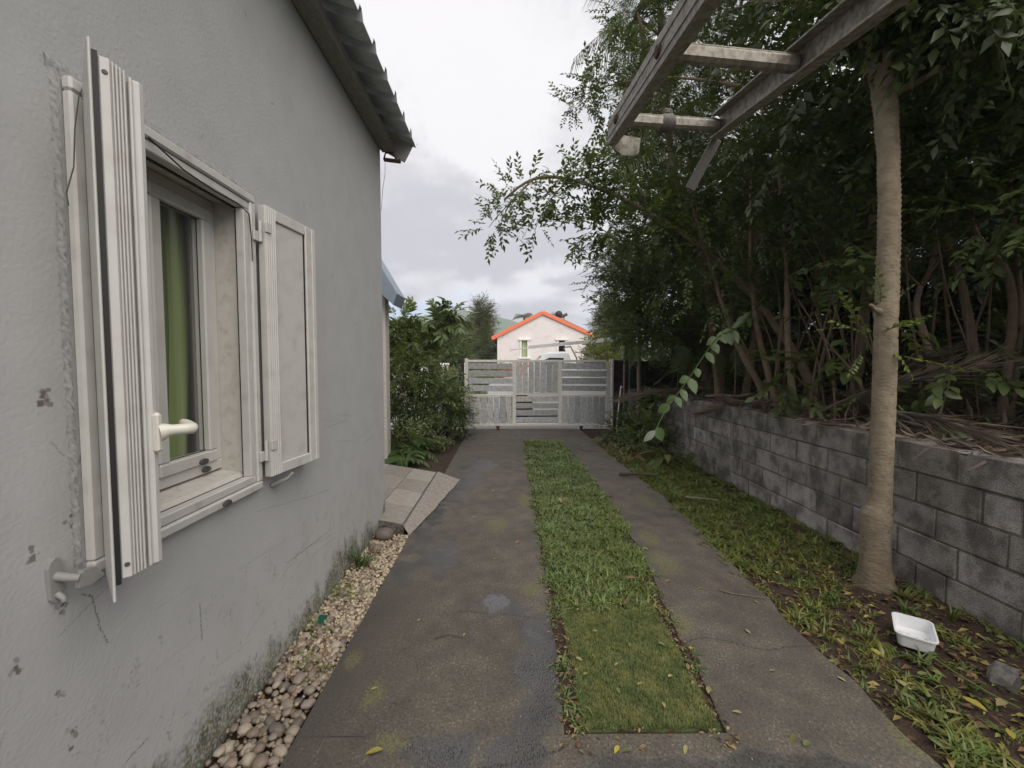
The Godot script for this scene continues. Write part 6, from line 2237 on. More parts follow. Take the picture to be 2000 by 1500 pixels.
# ---------------------------------------------------------------- ladder overhead
func build_ladder() -> void:
	var d := Vector3(0.00709, 0.1638, -0.98647).normalized()
	var pl := Vector3(0.310, 2.190, -1.3)
	var pr := Vector3(0.624, 2.192, -1.3)
	var t := thing("overhead_ladder", Vector3(0.45, 2.1, -0.9), "dirty aluminium ladder with two rungs in view hanging overhead", "ladder")
	var side := (pr - pl).normalized()
	var up := side.cross(d).normalized()
	if up.y < 0.0:
		up = -up
	# stiles are channels: web with two flanges turned inwards
	for s in [[pl, 1.0, 0.04], [pr, -1.0, -0.01]]:
		var b := MB.new()
		var a: Vector3 = s[0] + d * s[2]
		var e: Vector3 = s[0] - d * 2.6
		var bs := Basis(side, up, -d)
		if bs.determinant() < 0.0:
			bs = Basis(side, up, d)
		var l := a.distance_to(e)
		var m := (a + e) * 0.5
		b.box(Transform3D(bs, m), Vector3(0.005, 0.066, l), 0.001)
		for f in [-1.0, 1.0]:
			b.box(Transform3D(bs, m + side * s[1] * 0.0145 + up * f * 0.0305), Vector3(0.024, 0.005, l), 0.001)
		# pressed ridges along the outside of the web
		for f in [-0.014, 0.014]:
			b.box(Transform3D(bs, m - side * s[1] * 0.0035 + up * f), Vector3(0.002, 0.007, l), 0.0008)
		put(b, mats.aluminium, "stile", t)
	for k in [0.045, 0.395, 0.745, 1.095, 1.445, 1.795, 2.145]:
		var b := MB.new()
		var a = pl - d * (k + 0.02)
		var e = pr - d * (k - 0.03)
		b.bar(a + side * 0.003, e - side * 0.003, 0.030, 0.030, 0.007, up)
		for q in 3:
			b.bar(a + side * 0.003 + up * 0.0155 + d * (0.008 - q * 0.008), e - side * 0.003 + up * 0.0155 + d * (0.008 - q * 0.008), 0.003, 0.002, 0.0, up)
		put(b, mats.aluminium, "rung", t)
		for e2 in [a - side * 0.0045, e + side * 0.0045]:
			var p := MB.new()
			var out := -side if e2.distance_to(a) < 0.1 else side
			p.tube([e2, e2 + out * 0.004], [0.013, 0.011], 12)
			put(p, mats.rust, "rung_plug", t)
	# bent foot plate on the left stile, hook on the right one, lump of tape on the end rung
	var fp := MB.new()
	var c := pl + d * 0.035
	fp.quad(c + side * 0.004 - up * 0.03, c + side * 0.040 - up * 0.062 + d * 0.02, c + side * 0.044 - up * 0.005 + d * 0.02, c + side * 0.004 + up * 0.012)
	fp.prism(Transform3D(Basis(side, up, side.cross(up)), c + d * 0.02), PackedVector2Array([Vector2(0.042, -0.060), Vector2(0.086, -0.062), Vector2(0.097, -0.052), Vector2(0.100, -0.012), Vector2(0.044, -0.004)]), 0.008)
	fp.prism(Transform3D(Basis(side, up, side.cross(up)), c + d * 0.012), PackedVector2Array([Vector2(0.003, -0.030), Vector2(0.0425, -0.0605), Vector2(0.0445, -0.004), Vector2(0.003, 0.015)]), 0.005)
	put(fp, mats.aluminium, "foot_plate", t)
	var hk := MB.new()
	hk.bar(pr + d * 0.0 - up * 0.03, pr + d * 0.02 - side * 0.062 - up * 0.165, 0.010, 0.030, 0.002, side)
	put(hk, mats.dark_metal, "hook", t)
	var tp := MB.new()
	var rc := pl.lerp(pr, 0.47) - d * 0.04
	tp.tube([rc - side * 0.02, rc - side * 0.012, rc + side * 0.012, rc + side * 0.022], [0.018, 0.024, 0.025, 0.017], 10)
	tp.box(Transform3D(Basis(up, 0.3), rc + up * 0.026), Vector3(0.03, 0.02, 0.022), 0.006)
	put(tp, mats.rubble, "tape_knot", t)
	var wr := MB.new()
	wr.tube([rc - side * 0.01 - up * 0.024, rc - side * 0.04 - up * 0.04, rc - side * 0.065 - up * 0.045], [0.0012, 0.0012, 0.0012], 4)
	wr.tube([rc + side * 0.07 - up * 0.012, rc + side * 0.085 - up * 0.05, rc + side * 0.086 - up * 0.09], [0.0018, 0.0016, 0.0012], 4)
	put(wr, mats.black_rubber, "string", t)
	# what it lies on, behind the camera: a pipe frame
	var fr := thing("pipe_frame", Vector3(0.5, 0, 0.9), "pipe frame carrying the ladder behind the viewer", "frame")
	var y0 := (pl - d * 2.2).y - 0.05
	var z0 := (pl - d * 2.2).z
	for x in [-0.5, 1.45]:
		var b := MB.new()
		b.tube([Vector3(x, 0, z0), Vector3(x, y0, z0)], [0.025, 0.025], 12)
		put(b, mats.grey_paint_metal, "upright", fr)
	var b2 := MB.new()
	b2.tube([Vector3(-0.52, y0, z0), Vector3(1.47, y0, z0)], [0.022, 0.022], 12)
	put(b2, mats.grey_paint_metal, "cross_bar", fr)


# ---------------------------------------------------------------- pebbles
func pebble_mesh(seed_: int) -> ArrayMesh:
	var ns := noise(seed_, 1.1, 2)
	var b := MB.new()
	var rows := 8
	var cols := 12
	for i in rows + 1:
		var th := PI * i / rows
		for j in cols + 1:
			var ph := TAU * j / cols
			var d := Vector3(sin(th) * cos(ph), cos(th), sin(th) * sin(ph))
			var r := 0.5 * (1.0 + 0.30 * ns.get_noise_3d(d.x, d.y, d.z))
			b.vert(d * r, d, Vector2(float(j) / cols, float(i) / rows))
	for i in rows:
		for j in cols:
			var p := i * (cols + 1) + j
			var q := p + cols + 1
			b.ix.append_array([p, q, p + 1, p + 1, q, q + 1])
	return b.mesh()


func build_pebbles() -> void:
	var shapes := []
	for i in 6:
		shapes.append(pebble_mesh(640 + i))
	# a material for each tone, so that single pebbles need no copy colour
	var tones := [[0.22, 0.175, 0.14], [0.30, 0.25, 0.20], [0.155, 0.13, 0.115], [0.40, 0.35, 0.28], [0.26, 0.22, 0.19]]
	var pm := []
	for i in 5:
		var m := mat("pebble_%d" % i, tones[i][0], tones[i][1], tones[i][2], 0.6)
		tri_map(m, Vector3(1.3, 1.3, 1.3), false)
		m.uv1_offset = Vector3(0.2, 0.37, 0.51) * i
		m.albedo_texture = mats.pebble.albedo_texture
		pm.append(m)
	rng.seed = 650
	var spots := []
	var tries := 0
	while spots.size() < 270 and tries < 30000:
		tries += 1
		var z := -1.22 - pow(rng.randf(), 1.25) * 1.75
		var size := lerpf(0.062, 0.034, clampf((-z - 1.2) / 1.5, 0.0, 1.0)) * rnd(0.65, 1.3)
		var x := rnd(-1.15 + size * 0.4, -0.855 - size * 0.4)
		var y := -0.032 + rnd(0.0, 0.025)
		var p := Vector3(x, y, z)
		var ok := true
		for q in spots:
			if (p - q[0]).length() < (size + q[1]) * 0.40:
				ok = false
				break
		if ok:
			spots.append([p, size])
	for s in spots:
		var o := MeshInstance3D.new()
		o.mesh = shapes[rng.randi_range(0, 5)]
		var tone := rng.randi_range(0, 4)
		o.material_override = pm[tone]
		o.name = numbered("pebble")
		add_child(o)
		o.transform = Transform3D(Basis(Vector3.UP, rnd(0, TAU)) * Basis(Vector3.RIGHT, rnd(-0.35, 0.35)) * Basis.from_scale(Vector3(rnd(0.9, 1.35), rnd(0.55, 0.85), rnd(0.8, 1.05)) * s[1]), s[0])
		var near: bool = s[0].z > -1.8
		tag(o, "%s rounded pebble %s" % [["brown", "tan", "dark grey-brown", "pale cream", "grey-brown"][tone], "among the large pebbles at the near end of the bed" if near else "among the smaller gravel farther along the wall"], "pebble", "pebbles along the grey wall")
	# small cream gravel farther along and between the larger stones
	var mesh := pebble_mesh(660)
	var xf := []
	var cs := []
	for i in 4300:
		var z := -1.15 - pow(rng.randf(), 0.62) * 2.55
		var size := rnd(0.013, 0.027)
		var x := rnd(-1.15, -0.853)
		if z > -2.0 and rng.randf() < 0.6:
			continue
		var far := clampf((-z - 1.7) / 0.8, 0.0, 1.0)
		# the bed is browner against the wall, where soil has washed in
		var y := -0.045 + rnd(0.0, 0.035) + 0.008 * far
		var k := rnd(0.6, 1.15)
		var c := Color(0.30, 0.25, 0.19).lerp(Color(0.58, 0.50, 0.36), clampf(far * rnd(0.4, 1.3), 0.0, 1.0))
		if rng.randf() < 0.14:
			c = Color(0.2, 0.13, 0.07)
		xf.append(Transform3D(Basis(Vector3.UP, rnd(0, TAU)) * Basis(Vector3.RIGHT, rnd(-0.5, 0.5)) * Basis.from_scale(Vector3(rnd(0.9, 1.4), rnd(0.6, 0.9), rnd(0.8, 1.1)) * size), Vector3(x, y, z)))
		cs.append(Color(c.r * k, c.g * k, c.b * k))
	tag(many("gravel", mesh, mats.pebble, xf, cs), "small cream gravel filling the bed along the grey wall", "gravel", "", "stuff")
	# larger stones by the ramp
	for s in [["dark round stone at the near corner of the tiled ramp", Vector3(-1.05, 0.035, -3.62), 0.15, 2], ["brown round stone below the dark stone by the ramp", Vector3(-1.06, 0.0, -3.42), 0.10, 0], ["small brown stone at the drive's edge by the ramp", Vector3(-0.93, 0.0, -3.5), 0.06, 1]]:
		var o := MeshInstance3D.new()
		o.mesh = shapes[s[3]]
		o.material_override = pm[2] if s[3] == 2 else pm[0]
		o.name = numbered("stone")
		add_child(o)
		o.transform = Transform3D(Basis.from_scale(Vector3(1.15, 0.75, 0.9) * s[2]), s[1])
		tag(o, s[0], "stone")
	var gg := MB.new()
	gg.box(Transform3D(Basis(Vector3.RIGHT, 0.5), Vector3(-1.08, -0.012, -2.42)), Vector3(0.05, 0.012, 0.12), 0.004)
	tag(put(gg, mats.green_glass, "glass_shard"), "green glass shard half buried in the pebbles by the wall", "glass")


# ---------------------------------------------------------------- grass
func tuft(seed_: int, blades: int, l: float, w: float, spread: float, curl: float) -> ArrayMesh:
	rng.seed = seed_
	var b := MB.new()
	for i in blades:
		var a := rnd(0, TAU)
		var p := Vector3(rnd(-1, 1), 0, rnd(-1, 1)) * spread
		var k := rnd(0.65, 1.3)
		b.col = Color(k * rnd(0.9, 1.15), k, k * rnd(0.8, 1.1))
		b.blade(Transform3D(Basis(Vector3.UP, a) * Basis(Vector3.RIGHT, rnd(-0.1, 0.45)), p), l * rnd(0.55, 1.15), w * rnd(0.75, 1.2), curl * rnd(0.3, 1.4))
	return b.mesh()


func build_grass() -> void:
	var tufts := []
	for i in 4:
		tufts.append(tuft(700 + i, 11, 0.088, 0.0100, 0.026, 1.9))
	# lush strip between the wheel tracks
	rng.seed = 710
	var xf := [[], [], [], []]
	var cs := [[], [], [], []]
	var patch := noise(711, 1.7, 3)
	for i in 6900:
		var z := -2.40 - pow(rng.randf(), 0.9) * 5.72
		var rag := 0.045 * patch.get_noise_1d(z * 3.0)
		var x0 := drive_left(z) - 0.015 + rag
		var x1 := drive_right(z) + 0.015 + 0.06 * patch.get_noise_1d(z * 3.0 + 50.0)
		var x := rnd(x0, x1)
		var e := minf(x - x0, x1 - x)
		if e < 0.05 and rng.randf() < 0.45:
			continue
		if z > -3.0 and rng.randf() < (z + 3.0) * 1.9:
			continue
		var k := rng.randi_range(0, 3)
		var pn := patch.get_noise_2d(x, z)
		if pn < -0.30 and rng.randf() < 0.6:
			continue
		var s := rnd(0.65, 1.15) * (1.0 + 0.4 * pn) * (1.0 if e > 0.05 else 0.65)
		xf[k].append(Transform3D(Basis(Vector3.UP, rnd(0, TAU)).scaled(Vector3(s, s * rnd(0.5, 0.95), s)), Vector3(x, -0.008, z)))
		var t := rnd(0.7, 1.25) * (1.0 + 0.25 * pn)
		cs[k].append(Color(t * rnd(0.9, 1.35), t, t * rnd(0.8, 1.2)))
	var st := thing("grass_strip", Vector3(0.66, 0, -5), "lush green grass strip between the two concrete tracks", "grass")
	st.set_meta("kind", "stuff")
	for k in 4:
		many("blades", tufts[k], mats.grass_green, xf[k], cs[k], st)
	# verge: patchier, with bare soil in front
	rng.seed = 720
	xf = [[], [], [], []]
	cs = [[], [], [], []]
	for i in 7600:
		var z := -0.9 - rng.randf() * 7.3
		var x := rnd(drive_outer(z) - 0.05, 2.74)
		var pn := patch.get_noise_2d(x * 1.6 + 20.0, z * 1.6)
		var dens := clampf(smoothstep(-2.3, -3.8, z) * 0.9 + pn * 0.9 - 0.02, 0.05, 1.0)
		if z < -6.0:
			dens *= 0.55
		if z > -2.9 and x > 1.7 and x < 2.1:
			dens += 0.12
		if Vector2(x - 2.19, z + 2.22).length() < 0.17 or Vector2(x - 2.5, z + 2.82).length() < 0.12:
			continue
		if rng.randf() > dens:
			continue
		var k := rng.randi_range(0, 3)
		var s := rnd(0.6, 1.1) * (1.0 + 0.3 * pn)
		xf[k].append(Transform3D(Basis(Vector3.UP, rnd(0, TAU)).scaled(Vector3(s * 1.1, s * rnd(0.6, 1.0), s * 1.1)), Vector3(x, verge_height(x, z) - 0.004, z)))
		var t := rnd(0.65, 1.15)
		cs[k].append(Color(t * rnd(0.95, 1.5), t, t * rnd(0.8, 1.1)))
	var vg := thing("verge_grass", Vector3(2.2, 0, -4), "patchy grass along the foot of the block wall", "grass")
	vg.set_meta("kind", "stuff")
	for k in 4:
		many("blades", tufts[k], mats.grass_green, xf[k], cs[k], vg)
	# artificial turf mat
	var mt := thing("turf_mat", Vector3(0.6, 0, -2.1), "worn artificial turf mat laid in front of the grass strip", "turf mat")
	var mb := MB.new()
	var nz := 24
	var nx := 14
	var hgt := func(x: float, z: float) -> float: return -0.004 + 0.008 * edge_noise.get_noise_2d(x * 3.0, z * 3.0)
	var px := func(f: float, g: float) -> Vector3:
		var z := lerpf(-1.68, -2.68, g)
		var x := lerpf(lerpf(0.31, 0.335, g), lerpf(0.875, 0.905, g), f)
		if f == 1.0 or f == 0.0:
			x += 0.035 * edge_noise.get_noise_2d(z * 5.0, f * 9.0)
		if g == 0.0:
			z += 0.03 * edge_noise.get_noise_2d(x * 6.0, 4.0)
		return Vector3(x, hgt.call(x, z), z)
	for j in nz:
		for i in nx:
			var q := []
			for e in [[i, j], [i + 1, j], [i + 1, j + 1], [i, j + 1]]:
				q.append(px.call(float(e[0]) / nx, float(e[1]) / nz))
			mb.quad(q[0], q[1], q[2], q[3])
	for i in nx:
		var a: Vector3 = px.call(float(i) / nx, 0.0)
		var c: Vector3 = px.call(float(i + 1) / nx, 0.0)
		mb.quad(a - Vector3(0, 0.012, 0), c - Vector3(0, 0.012, 0), c, a)
	for j in nz:
		var a: Vector3 = px.call(1.0, float(j) / nz)
		var c: Vector3 = px.call(1.0, float(j + 1) / nz)
		mb.quad(a - Vector3(0, 0.012, 0), c - Vector3(0, 0.012, 0), c, a)
	put(mb, mat("turf_backing", 0.06, 0.075, 0.025, 0.9), "backing", mt)
	var pile := []
	for i in 2:
		pile.append(tuft(730 + i, 12, 0.017, 0.0017, 0.009, 0.9))
	rng.seed = 740
	var xf2 := [[], []]
	var cs2 := [[], []]
	for i in 9500:
		var p: Vector3 = px.call(rng.randf_range(0.001, 0.999), rng.randf_range(0.004, 0.999))
		var k := rng.randi_range(0, 1)
		var pn := patch.get_noise_2d(p.x * 4.0, p.z * 4.0)
		var s := rnd(0.8, 1.25)
		xf2[k].append(Transform3D(Basis(Vector3.UP, rnd(0, TAU)).scaled(Vector3(s, s, s)), p))
		var t := rnd(0.75, 1.2) * (1.0 + 0.35 * pn)
		cs2[k].append(Color(t * (1.0 + 0.25 * pn), t, t))
	for k in 2:
		var po := many("pile", pile[k], mats.turf_green, xf2[k], cs2[k], mt)
		po.set_meta("kind", "stuff")
	# tufts pushing up round the mat
	rng.seed = 745
	var edge_spots := [[0.30, -2.06], [0.335, -1.98], [0.315, -1.80], [0.34, -1.86], [0.30, -1.72], [0.93, -2.45], [0.95, -2.38], [0.965, -2.1], [0.94, -2.05]]
	for i in 22:
		var zz := -rnd(1.66, 2.75)
		edge_spots.append([drive_left(zz) + rnd(0.0, 0.05), zz] if rng.randf() < 0.5 else [drive_right(zz) - rnd(0.0, 0.05), zz])
	for i in 8:
		edge_spots.append([rnd(0.3, 0.95), -rnd(2.58, 2.74)])
	for w in edge_spots:
		var o := MeshInstance3D.new()
		o.mesh = tufts[rng.randi_range(0, 3)]
		o.material_override = mats.grass_green
		o.name = numbered("weed_tuft")
		add_child(o)
		var ws := rnd(0.45, 1.0)
		o.transform = Transform3D(Basis(Vector3.UP, rnd(0, TAU)).scaled(Vector3(1.1, 0.6, 1.1) * ws), Vector3(w[0], -0.012, w[1]))
		tag(o, "small weed tuft pushing up at the edge of the turf mat", "weed", "weeds round the turf mat")
	# strap-leaved tuft and weeds in the pebbles
	var lt := tuft(750, 46, 0.20, 0.007, 0.03, 1.7)
	var lo := put(lt, mats.fern_green, "strap_leaf_tuft")
	lo.position = Vector3(-1.07, -0.02, -3.12)
	lo.scale = Vector3(1.35, 1.35, 1.35)
	tag(lo, "strap-leaved green tuft in the pebbles near the ramp", "plant")
	rng.seed = 752
	for w in [[-1.07, -2.72], [-1.04, -2.66], [-1.0, -2.74], [-0.95, -2.05], [-1.06, -2.35]]:
		var o := thing("pebble_weed", Vector3(w[0], -0.02, w[1]), "small light green weed growing through the pebbles", "weed", "weeds in the pebbles")
		foliage(o, "leaves", "small", mats.leaf_light, [[Vector3(w[0], 0.02, w[1]), 0.04, 7]], 753, 0.28, 0.2, 0.6)
	# taller weeds at the wall near the tray
	for w in [["broad grass clump at the foot of the smooth trunk", Vector3(2.42, 0, -2.5), 1.7], ["bright weed between the plastic tray and the block wall", Vector3(2.62, 0, -2.42), 1.5]]:
		var o := put(tuft(760 + int(w[2] * 10), 20, 0.12, 0.011, 0.02, 1.6), mats.grass_green if w[2] > 1.6 else mats.leaf_light, "grass_clump")
		o.position = w[1] + Vector3(0, verge_height(w[1].x, w[1].z), 0)
		tag(o, w[0], "grass clump")


# ---------------------------------------------------------------- small things
func build_small_things() -> void:
	# white plastic tray
	var t := thing("plastic_tray", Vector3(2.12, 0, -2.2), "white plastic food tray lying on the soil near the block wall", "tray")
	var turn := Transform3D(Basis(Vector3.UP, 0.9) * Basis(Vector3.BACK, 0.03), Vector3(2.19, 0.004, -2.22))
	var ring := func(hx: float, hz: float, r: float, y: float) -> Array:
		var o := []
		for c in [[1, 1, 0], [-1, 1, 1], [-1, -1, 2], [1, -1, 3]]:
			for k in 6:
				var a: float = (c[2] + k / 5.0) * PI * 0.5
				o.append(turn * Vector3(c[0] * (hx - r) + cos(a) * r, y, c[1] * (hz - r) + sin(a) * r))
		return o
	var rings := [ring.call(0.090, 0.060, 0.018, 0.0), ring.call(0.099, 0.069, 0.022, 0.006), ring.call(0.110, 0.079, 0.026, 0.070), ring.call(0.117, 0.086, 0.030, 0.070), ring.call(0.117, 0.086, 0.030, 0.077), ring.call(0.109, 0.078, 0.026, 0.077), ring.call(0.097, 0.067, 0.020, 0.012), ring.call(0.085, 0.055, 0.016, 0.008)]
	var b := MB.new()
	for i in rings.size() - 1:
		var k: int = rings[i].size()
		for j in k:
			b.quad(rings[i][(j + 1) % k], rings[i][j], rings[i + 1][j], rings[i + 1][(j + 1) % k])
	var m := turn * Vector3(0, 0.008, 0)
	var m0 := turn * Vector3(0, 0.0, 0)
	for j in rings[0].size():
		var k: int = rings[0].size()
		b.tri(m, rings[7][(j + 1) % k], rings[7][j])
		b.tri(m0, rings[0][j], rings[0][(j + 1) % k])
	put(b, mats.white_plastic, "body", t)
	rng.seed = 800
	var dr := MB.new()
	for i in 14:
		var p := turn * Vector3(rnd(-0.07, 0.07), 0.011, rnd(-0.045, 0.045))
		dr.col = Color(0.04, 0.03, 0.025)
		dr.leaf(Transform3D(facing(Vector3(rnd(-1, 1), 0.1, rnd(-1, 1))), p), rnd(0.006, 0.03), rnd(0.003, 0.008), 0.3, 0.1)
	put(dr, mats.litter, "dirt", t)
	# broken lump of concrete
	var rb := MB.new()
	rb.box(Transform3D(Basis(Vector3.UP, 0.5) * Basis(Vector3.BACK, 0.25), Vector3(2.34, 0.01, -1.93)), Vector3(0.13, 0.07, 0.10), 0.02)
	for i in rb.v.size():
		var q := rb.v[i] * 14.0
		rb.v[i] += Vector3(edge_noise.get_noise_3d(q.x, q.y, q.z), edge_noise.get_noise_3d(q.y, q.z, q.x + 9.0), edge_noise.get_noise_3d(q.z, q.x, q.y + 5.0)) * 0.035
	tag(put(rb, mats.rubble, "concrete_lump"), "broken grey lump of concrete in the leaf litter by the wall", "rubble")
	# sticks
	for s in [["thick dark broken branch at the edge of the far track", [[1.47, 0.02, -5.55], [1.7, 0.03, -5.5], [1.95, 0.03, -5.42]], 0.022, "dark_wood"], ["thin bent twig lying across the near track", [[1.393, 0.006, -2.734], [1.46, 0.008, -2.68], [1.55, 0.008, -2.66], [1.66, 0.005, -2.628]], 0.004, "brown_bark"], ["short dark twig on the concrete below the pebbles", [[-0.39, 0.006, -2.262], [-0.32, 0.012, -2.285], [-0.236, 0.006, -2.259]], 0.003, "dark_wood"], ["dry stick in the grass of the verge", [[1.95, 0.03, -4.6], [2.1, 0.04, -4.5], [2.25, 0.03, -4.48]], 0.009, "dry_frond"], ["curved green stalk lying on the soil near the concrete lump", [[2.16, 0.0, -2.1], [2.13, 0.02, -1.95], [2.17, 0.01, -1.82], [2.22, 0.0, -1.76]], 0.006, "leaf_light"], ["pale thin stick on the far track", [[1.30, 0.005, -7.3], [1.5, 0.006, -7.25], [1.72, 0.01, -7.2]], 0.008, "dry_frond"]]:
		rng.seed = 810
		var pts := []
		for p in s[1]:
			pts.append(Vector3(p[0], p[1] + s[2], p[2]))
		var o := put(stem(pts, s[2], s[2] * 0.5, 7), mats[s[3]], "stick")
		tag(o, s[0], "stick")
	# fallen leaves one can pick out: x, z, length, colour
	var yellow := Color(0.50, 0.42, 0.05)
	var pale := Color(0.42, 0.38, 0.14)
	var brown := Color(0.24, 0.11, 0.055)
	var green := Color(0.13, 0.18, 0.05)
	var pink := Color(0.42, 0.16, 0.12)
	var marks := [
		["large bright yellow leaf on the near concrete", [[-0.48, -1.595, 0.085, yellow]]],
		["pinkish curled leaf on the middle of the left track", [[0.098, -3.533, 0.07, pink]]],
		["brown curled leaf where the grass meets the turf mat", [[0.781, -2.774, 0.10, brown]]],
		["bright yellow leaf beside the grass on the right track", [[1.124, -3.354, 0.075, yellow]]],
		["curled tan leaf on the right track near the twig", [[1.125, -2.87, 0.10, Color(0.36, 0.27, 0.13)]]],
		["long yellow leaf on the soil near the concrete lump", [[2.065, -1.853, 0.13, yellow]]],
		["red strip of leaf on the turf mat's far edge", [[0.755, -2.60, 0.075, brown]]],
		["fallen tan leaf lying on the grass strip", [[0.552, -4.479, 0.12, Color(0.38, 0.25, 0.11)]]],
		["pair of dull green leaves on the near right track", [[1.16, -1.649, 0.08, green], [1.157, -1.591, 0.06, green]]],
		["small yellow leaf on the left track concrete", [[-0.239, -2.28, 0.045, pale], [-0.519, -2.423, 0.035, Color(0.5, 0.42, 0.2)], [-0.621, -5.152, 0.06, pale], [-0.18, -4.94, 0.05, pale], [-0.3, -4.1, 0.05, pale], [-0.1, -3.2, 0.035, pale], [-0.62, -1.9, 0.04, pale]]],
		["small yellow leaf on the right track concrete", [[1.273, -2.768, 0.06, green], [1.569, -1.954, 0.055, pale], [1.34, -2.284, 0.05, pale], [1.3, -2.0, 0.045, pale], [1.558, -2.583, 0.05, yellow], [1.45, -3.496, 0.05, pale], [1.2, -4.4, 0.05, pale], [1.45, -5.0, 0.05, Color(0.4, 0.33, 0.1)], [1.0, -1.75, 0.05, pale]]],
		["small pale leaf lying on the turf mat", [[0.364, -1.968, 0.05, yellow], [0.347, -2.091, 0.05, pale], [0.6, -1.901, 0.04, pale], [0.502, -1.887, 0.045, green], [0.70, -2.55, 0.04, pale], [0.65, -2.2, 0.035, brown], [0.5, -2.3, 0.04, pale], [0.76, -1.95, 0.05, pale], [0.42, -2.5, 0.04, pale], [0.55, -2.05, 0.035, Color(0.4, 0.3, 0.1)], [0.8, -2.2, 0.05, green], [0.68, -1.8, 0.045, pale]]],
		["leaf caught along the near edge of the turf mat", [[0.436, -1.60, 0.05, yellow], [0.545, -1.60, 0.055, Color(0.4, 0.28, 0.14)], [0.858, -1.61, 0.06, Color(0.42, 0.28, 0.12)], [0.48, -1.58, 0.06, green], [0.7, -1.6, 0.05, pale], [0.93, -1.9, 0.06, pale], [0.948, -2.161, 0.055, yellow], [0.877, -1.996, 0.05, Color(0.3, 0.2, 0.1)], [0.938, -2.55, 0.05, yellow]]],
		["yellowing leaf on the soil beside the right track", [[1.913, -2.17, 0.08, yellow], [1.75, -2.5, 0.07, pale], [1.8, -2.25, 0.06, yellow], [1.85, -1.95, 0.08, pale], [2.0, -2.0, 0.07, green], [1.95, -1.75, 0.08, pale], [1.78, -1.85, 0.07, green], [1.7, -1.65, 0.08, green], [2.2, -1.8, 0.09, pale], [2.3, -2.1, 0.08, Color(0.3, 0.2, 0.08)], [2.4, -2.25, 0.08, yellow], [2.0, -1.6, 0.08, yellow], [1.9, -1.5, 0.09, pale], [2.15, -1.65, 0.08, yellow], [1.8, -3.0, 0.09, pale], [2.0, -3.3, 0.1, Color(0.4, 0.1, 0.05)], [1.78, -3.6, 0.09, Color(0.4, 0.3, 0.15)]]],
	]
	rng.seed = 820
	for g in marks:
		for p in g[1]:
			var b2 := MB.new()
			var c: Color = p[3]
			b2.col = c.lerp(Color(0.22, 0.19, 0.11), rnd(0.15, 0.5)) * rnd(0.75, 1.0)
			var y := 0.008
			if p[0] > 1.68:
				y = verge_height(p[0], p[1]) + 0.03
			elif p[1] < -2.68 and p[0] > 0.3 and p[0] < 1.05:
				y = 0.07
			elif p[0] > 0.31 and p[0] < 0.9 and p[1] < -1.68:
				y = 0.018
			b2.leaf(Transform3D(facing(Vector3(rnd(-1, 1), rnd(-0.05, 0.12), rnd(-1, 1)), Vector3(rnd(-0.2, 0.2), 1, rnd(-0.2, 0.2))), Vector3(p[0], y, p[1])), p[2] * 0.78, p[2] * 0.78 * rnd(0.34, 0.5), 0.25, rnd(0.05, 0.3), true)
			tag(put(b2, mats.litter, "fallen_leaf"), g[0], "leaf", "fallen leaves" if g[1].size() > 1 else "")
	# crumbs of soil, petals and chaff on the concrete and the soil
	var cm := MB.new()
	cm.leaf(at(Vector3.ZERO), 0.02, 0.009, 0.4, 0.3)
	var xf := []
	var cs := []
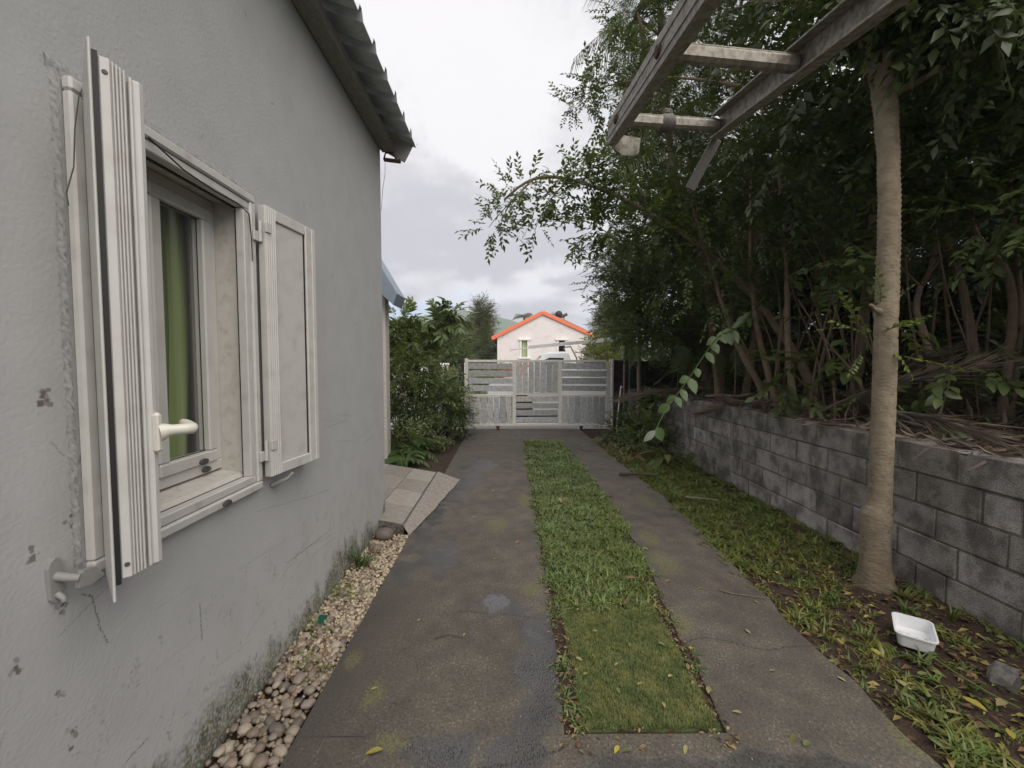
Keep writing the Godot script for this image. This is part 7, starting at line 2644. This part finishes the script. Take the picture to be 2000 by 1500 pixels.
	for i in 1500:
		var z := -rnd(1.25, 8.0)
		var x := rnd(-0.8, 2.7)
		var k := rnd(0.5, 1.2)
		var c := Color(0.30, 0.24, 0.13)
		var y := 0.006
		var s := rnd(0.25, 0.7)
		if x > drive_outer(z):
			y = verge_height(x, z) + 0.012
			s = rnd(0.8, 3.4)
			c = [Color(0.20, 0.11, 0.05), Color(0.35, 0.28, 0.08), Color(0.12, 0.07, 0.04), Color(0.30, 0.20, 0.10)][rng.randi_range(0, 3)]
		elif x > drive_left(z) and x < drive_right(z) and z < -1.6:
			y = 0.0
			c = Color(0.14, 0.07, 0.04)
		elif rng.randf() < 0.55:
			continue
		xf.append(Transform3D(facing(Vector3(rnd(-1, 1), rnd(-0.1, 0.2), rnd(-1, 1)), Vector3(rnd(-0.5, 0.5), 1, rnd(-0.5, 0.5))).scaled(Vector3(s, s, s)), Vector3(x, y, z)))
		cs.append(Color(c.r * k, c.g * k, c.b * k))
	for i in 900:
		var z := -rnd(1.58, 2.85)
		var x = [drive_left(z) + rnd(-0.02, 0.09), drive_right(z) + rnd(-0.09, 0.02), rnd(0.25, 0.95)][rng.randi_range(0, 2)]
		if x > 0.34 and x < 0.87 and z < -1.70 and z > -2.6:
			continue
		var s := rnd(0.4, 1.6)
		var k := rnd(0.4, 1.2)
		var c: Color = [Color(0.16, 0.085, 0.045), Color(0.30, 0.22, 0.10), Color(0.10, 0.055, 0.035), Color(0.22, 0.19, 0.09)][rng.randi_range(0, 3)]
		xf.append(Transform3D(facing(Vector3(rnd(-1, 1), rnd(-0.1, 0.3), rnd(-1, 1)), Vector3(rnd(-0.5, 0.5), 1, rnd(-0.5, 0.5))).scaled(Vector3(s, s, s)), Vector3(x, 0.008, z)))
		cs.append(Color(c.r * k, c.g * k, c.b * k))
	for i in 1700:
		var z := -rnd(0.9, 3.3)
		var x := rnd(1.66, 2.72)
		var s := rnd(0.8, 3.2)
		var k := rnd(0.4, 1.2)
		var c: Color = [Color(0.20, 0.11, 0.05), Color(0.34, 0.27, 0.09), Color(0.12, 0.07, 0.04), Color(0.14, 0.16, 0.05)][rng.randi_range(0, 3)]
		xf.append(Transform3D(facing(Vector3(rnd(-1, 1), rnd(-0.1, 0.2), rnd(-1, 1)), Vector3(rnd(-0.5, 0.5), 1, rnd(-0.5, 0.5))).scaled(Vector3(s, s, s)), Vector3(x, verge_height(x, z) + 0.012, z)))
		cs.append(Color(c.r * k, c.g * k, c.b * k))
	tag(many("leaf_crumbs", cm.mesh(), mats.litter, xf, cs), "dry leaf crumbs scattered over the drive and the verge", "leaf litter", "", "stuff")
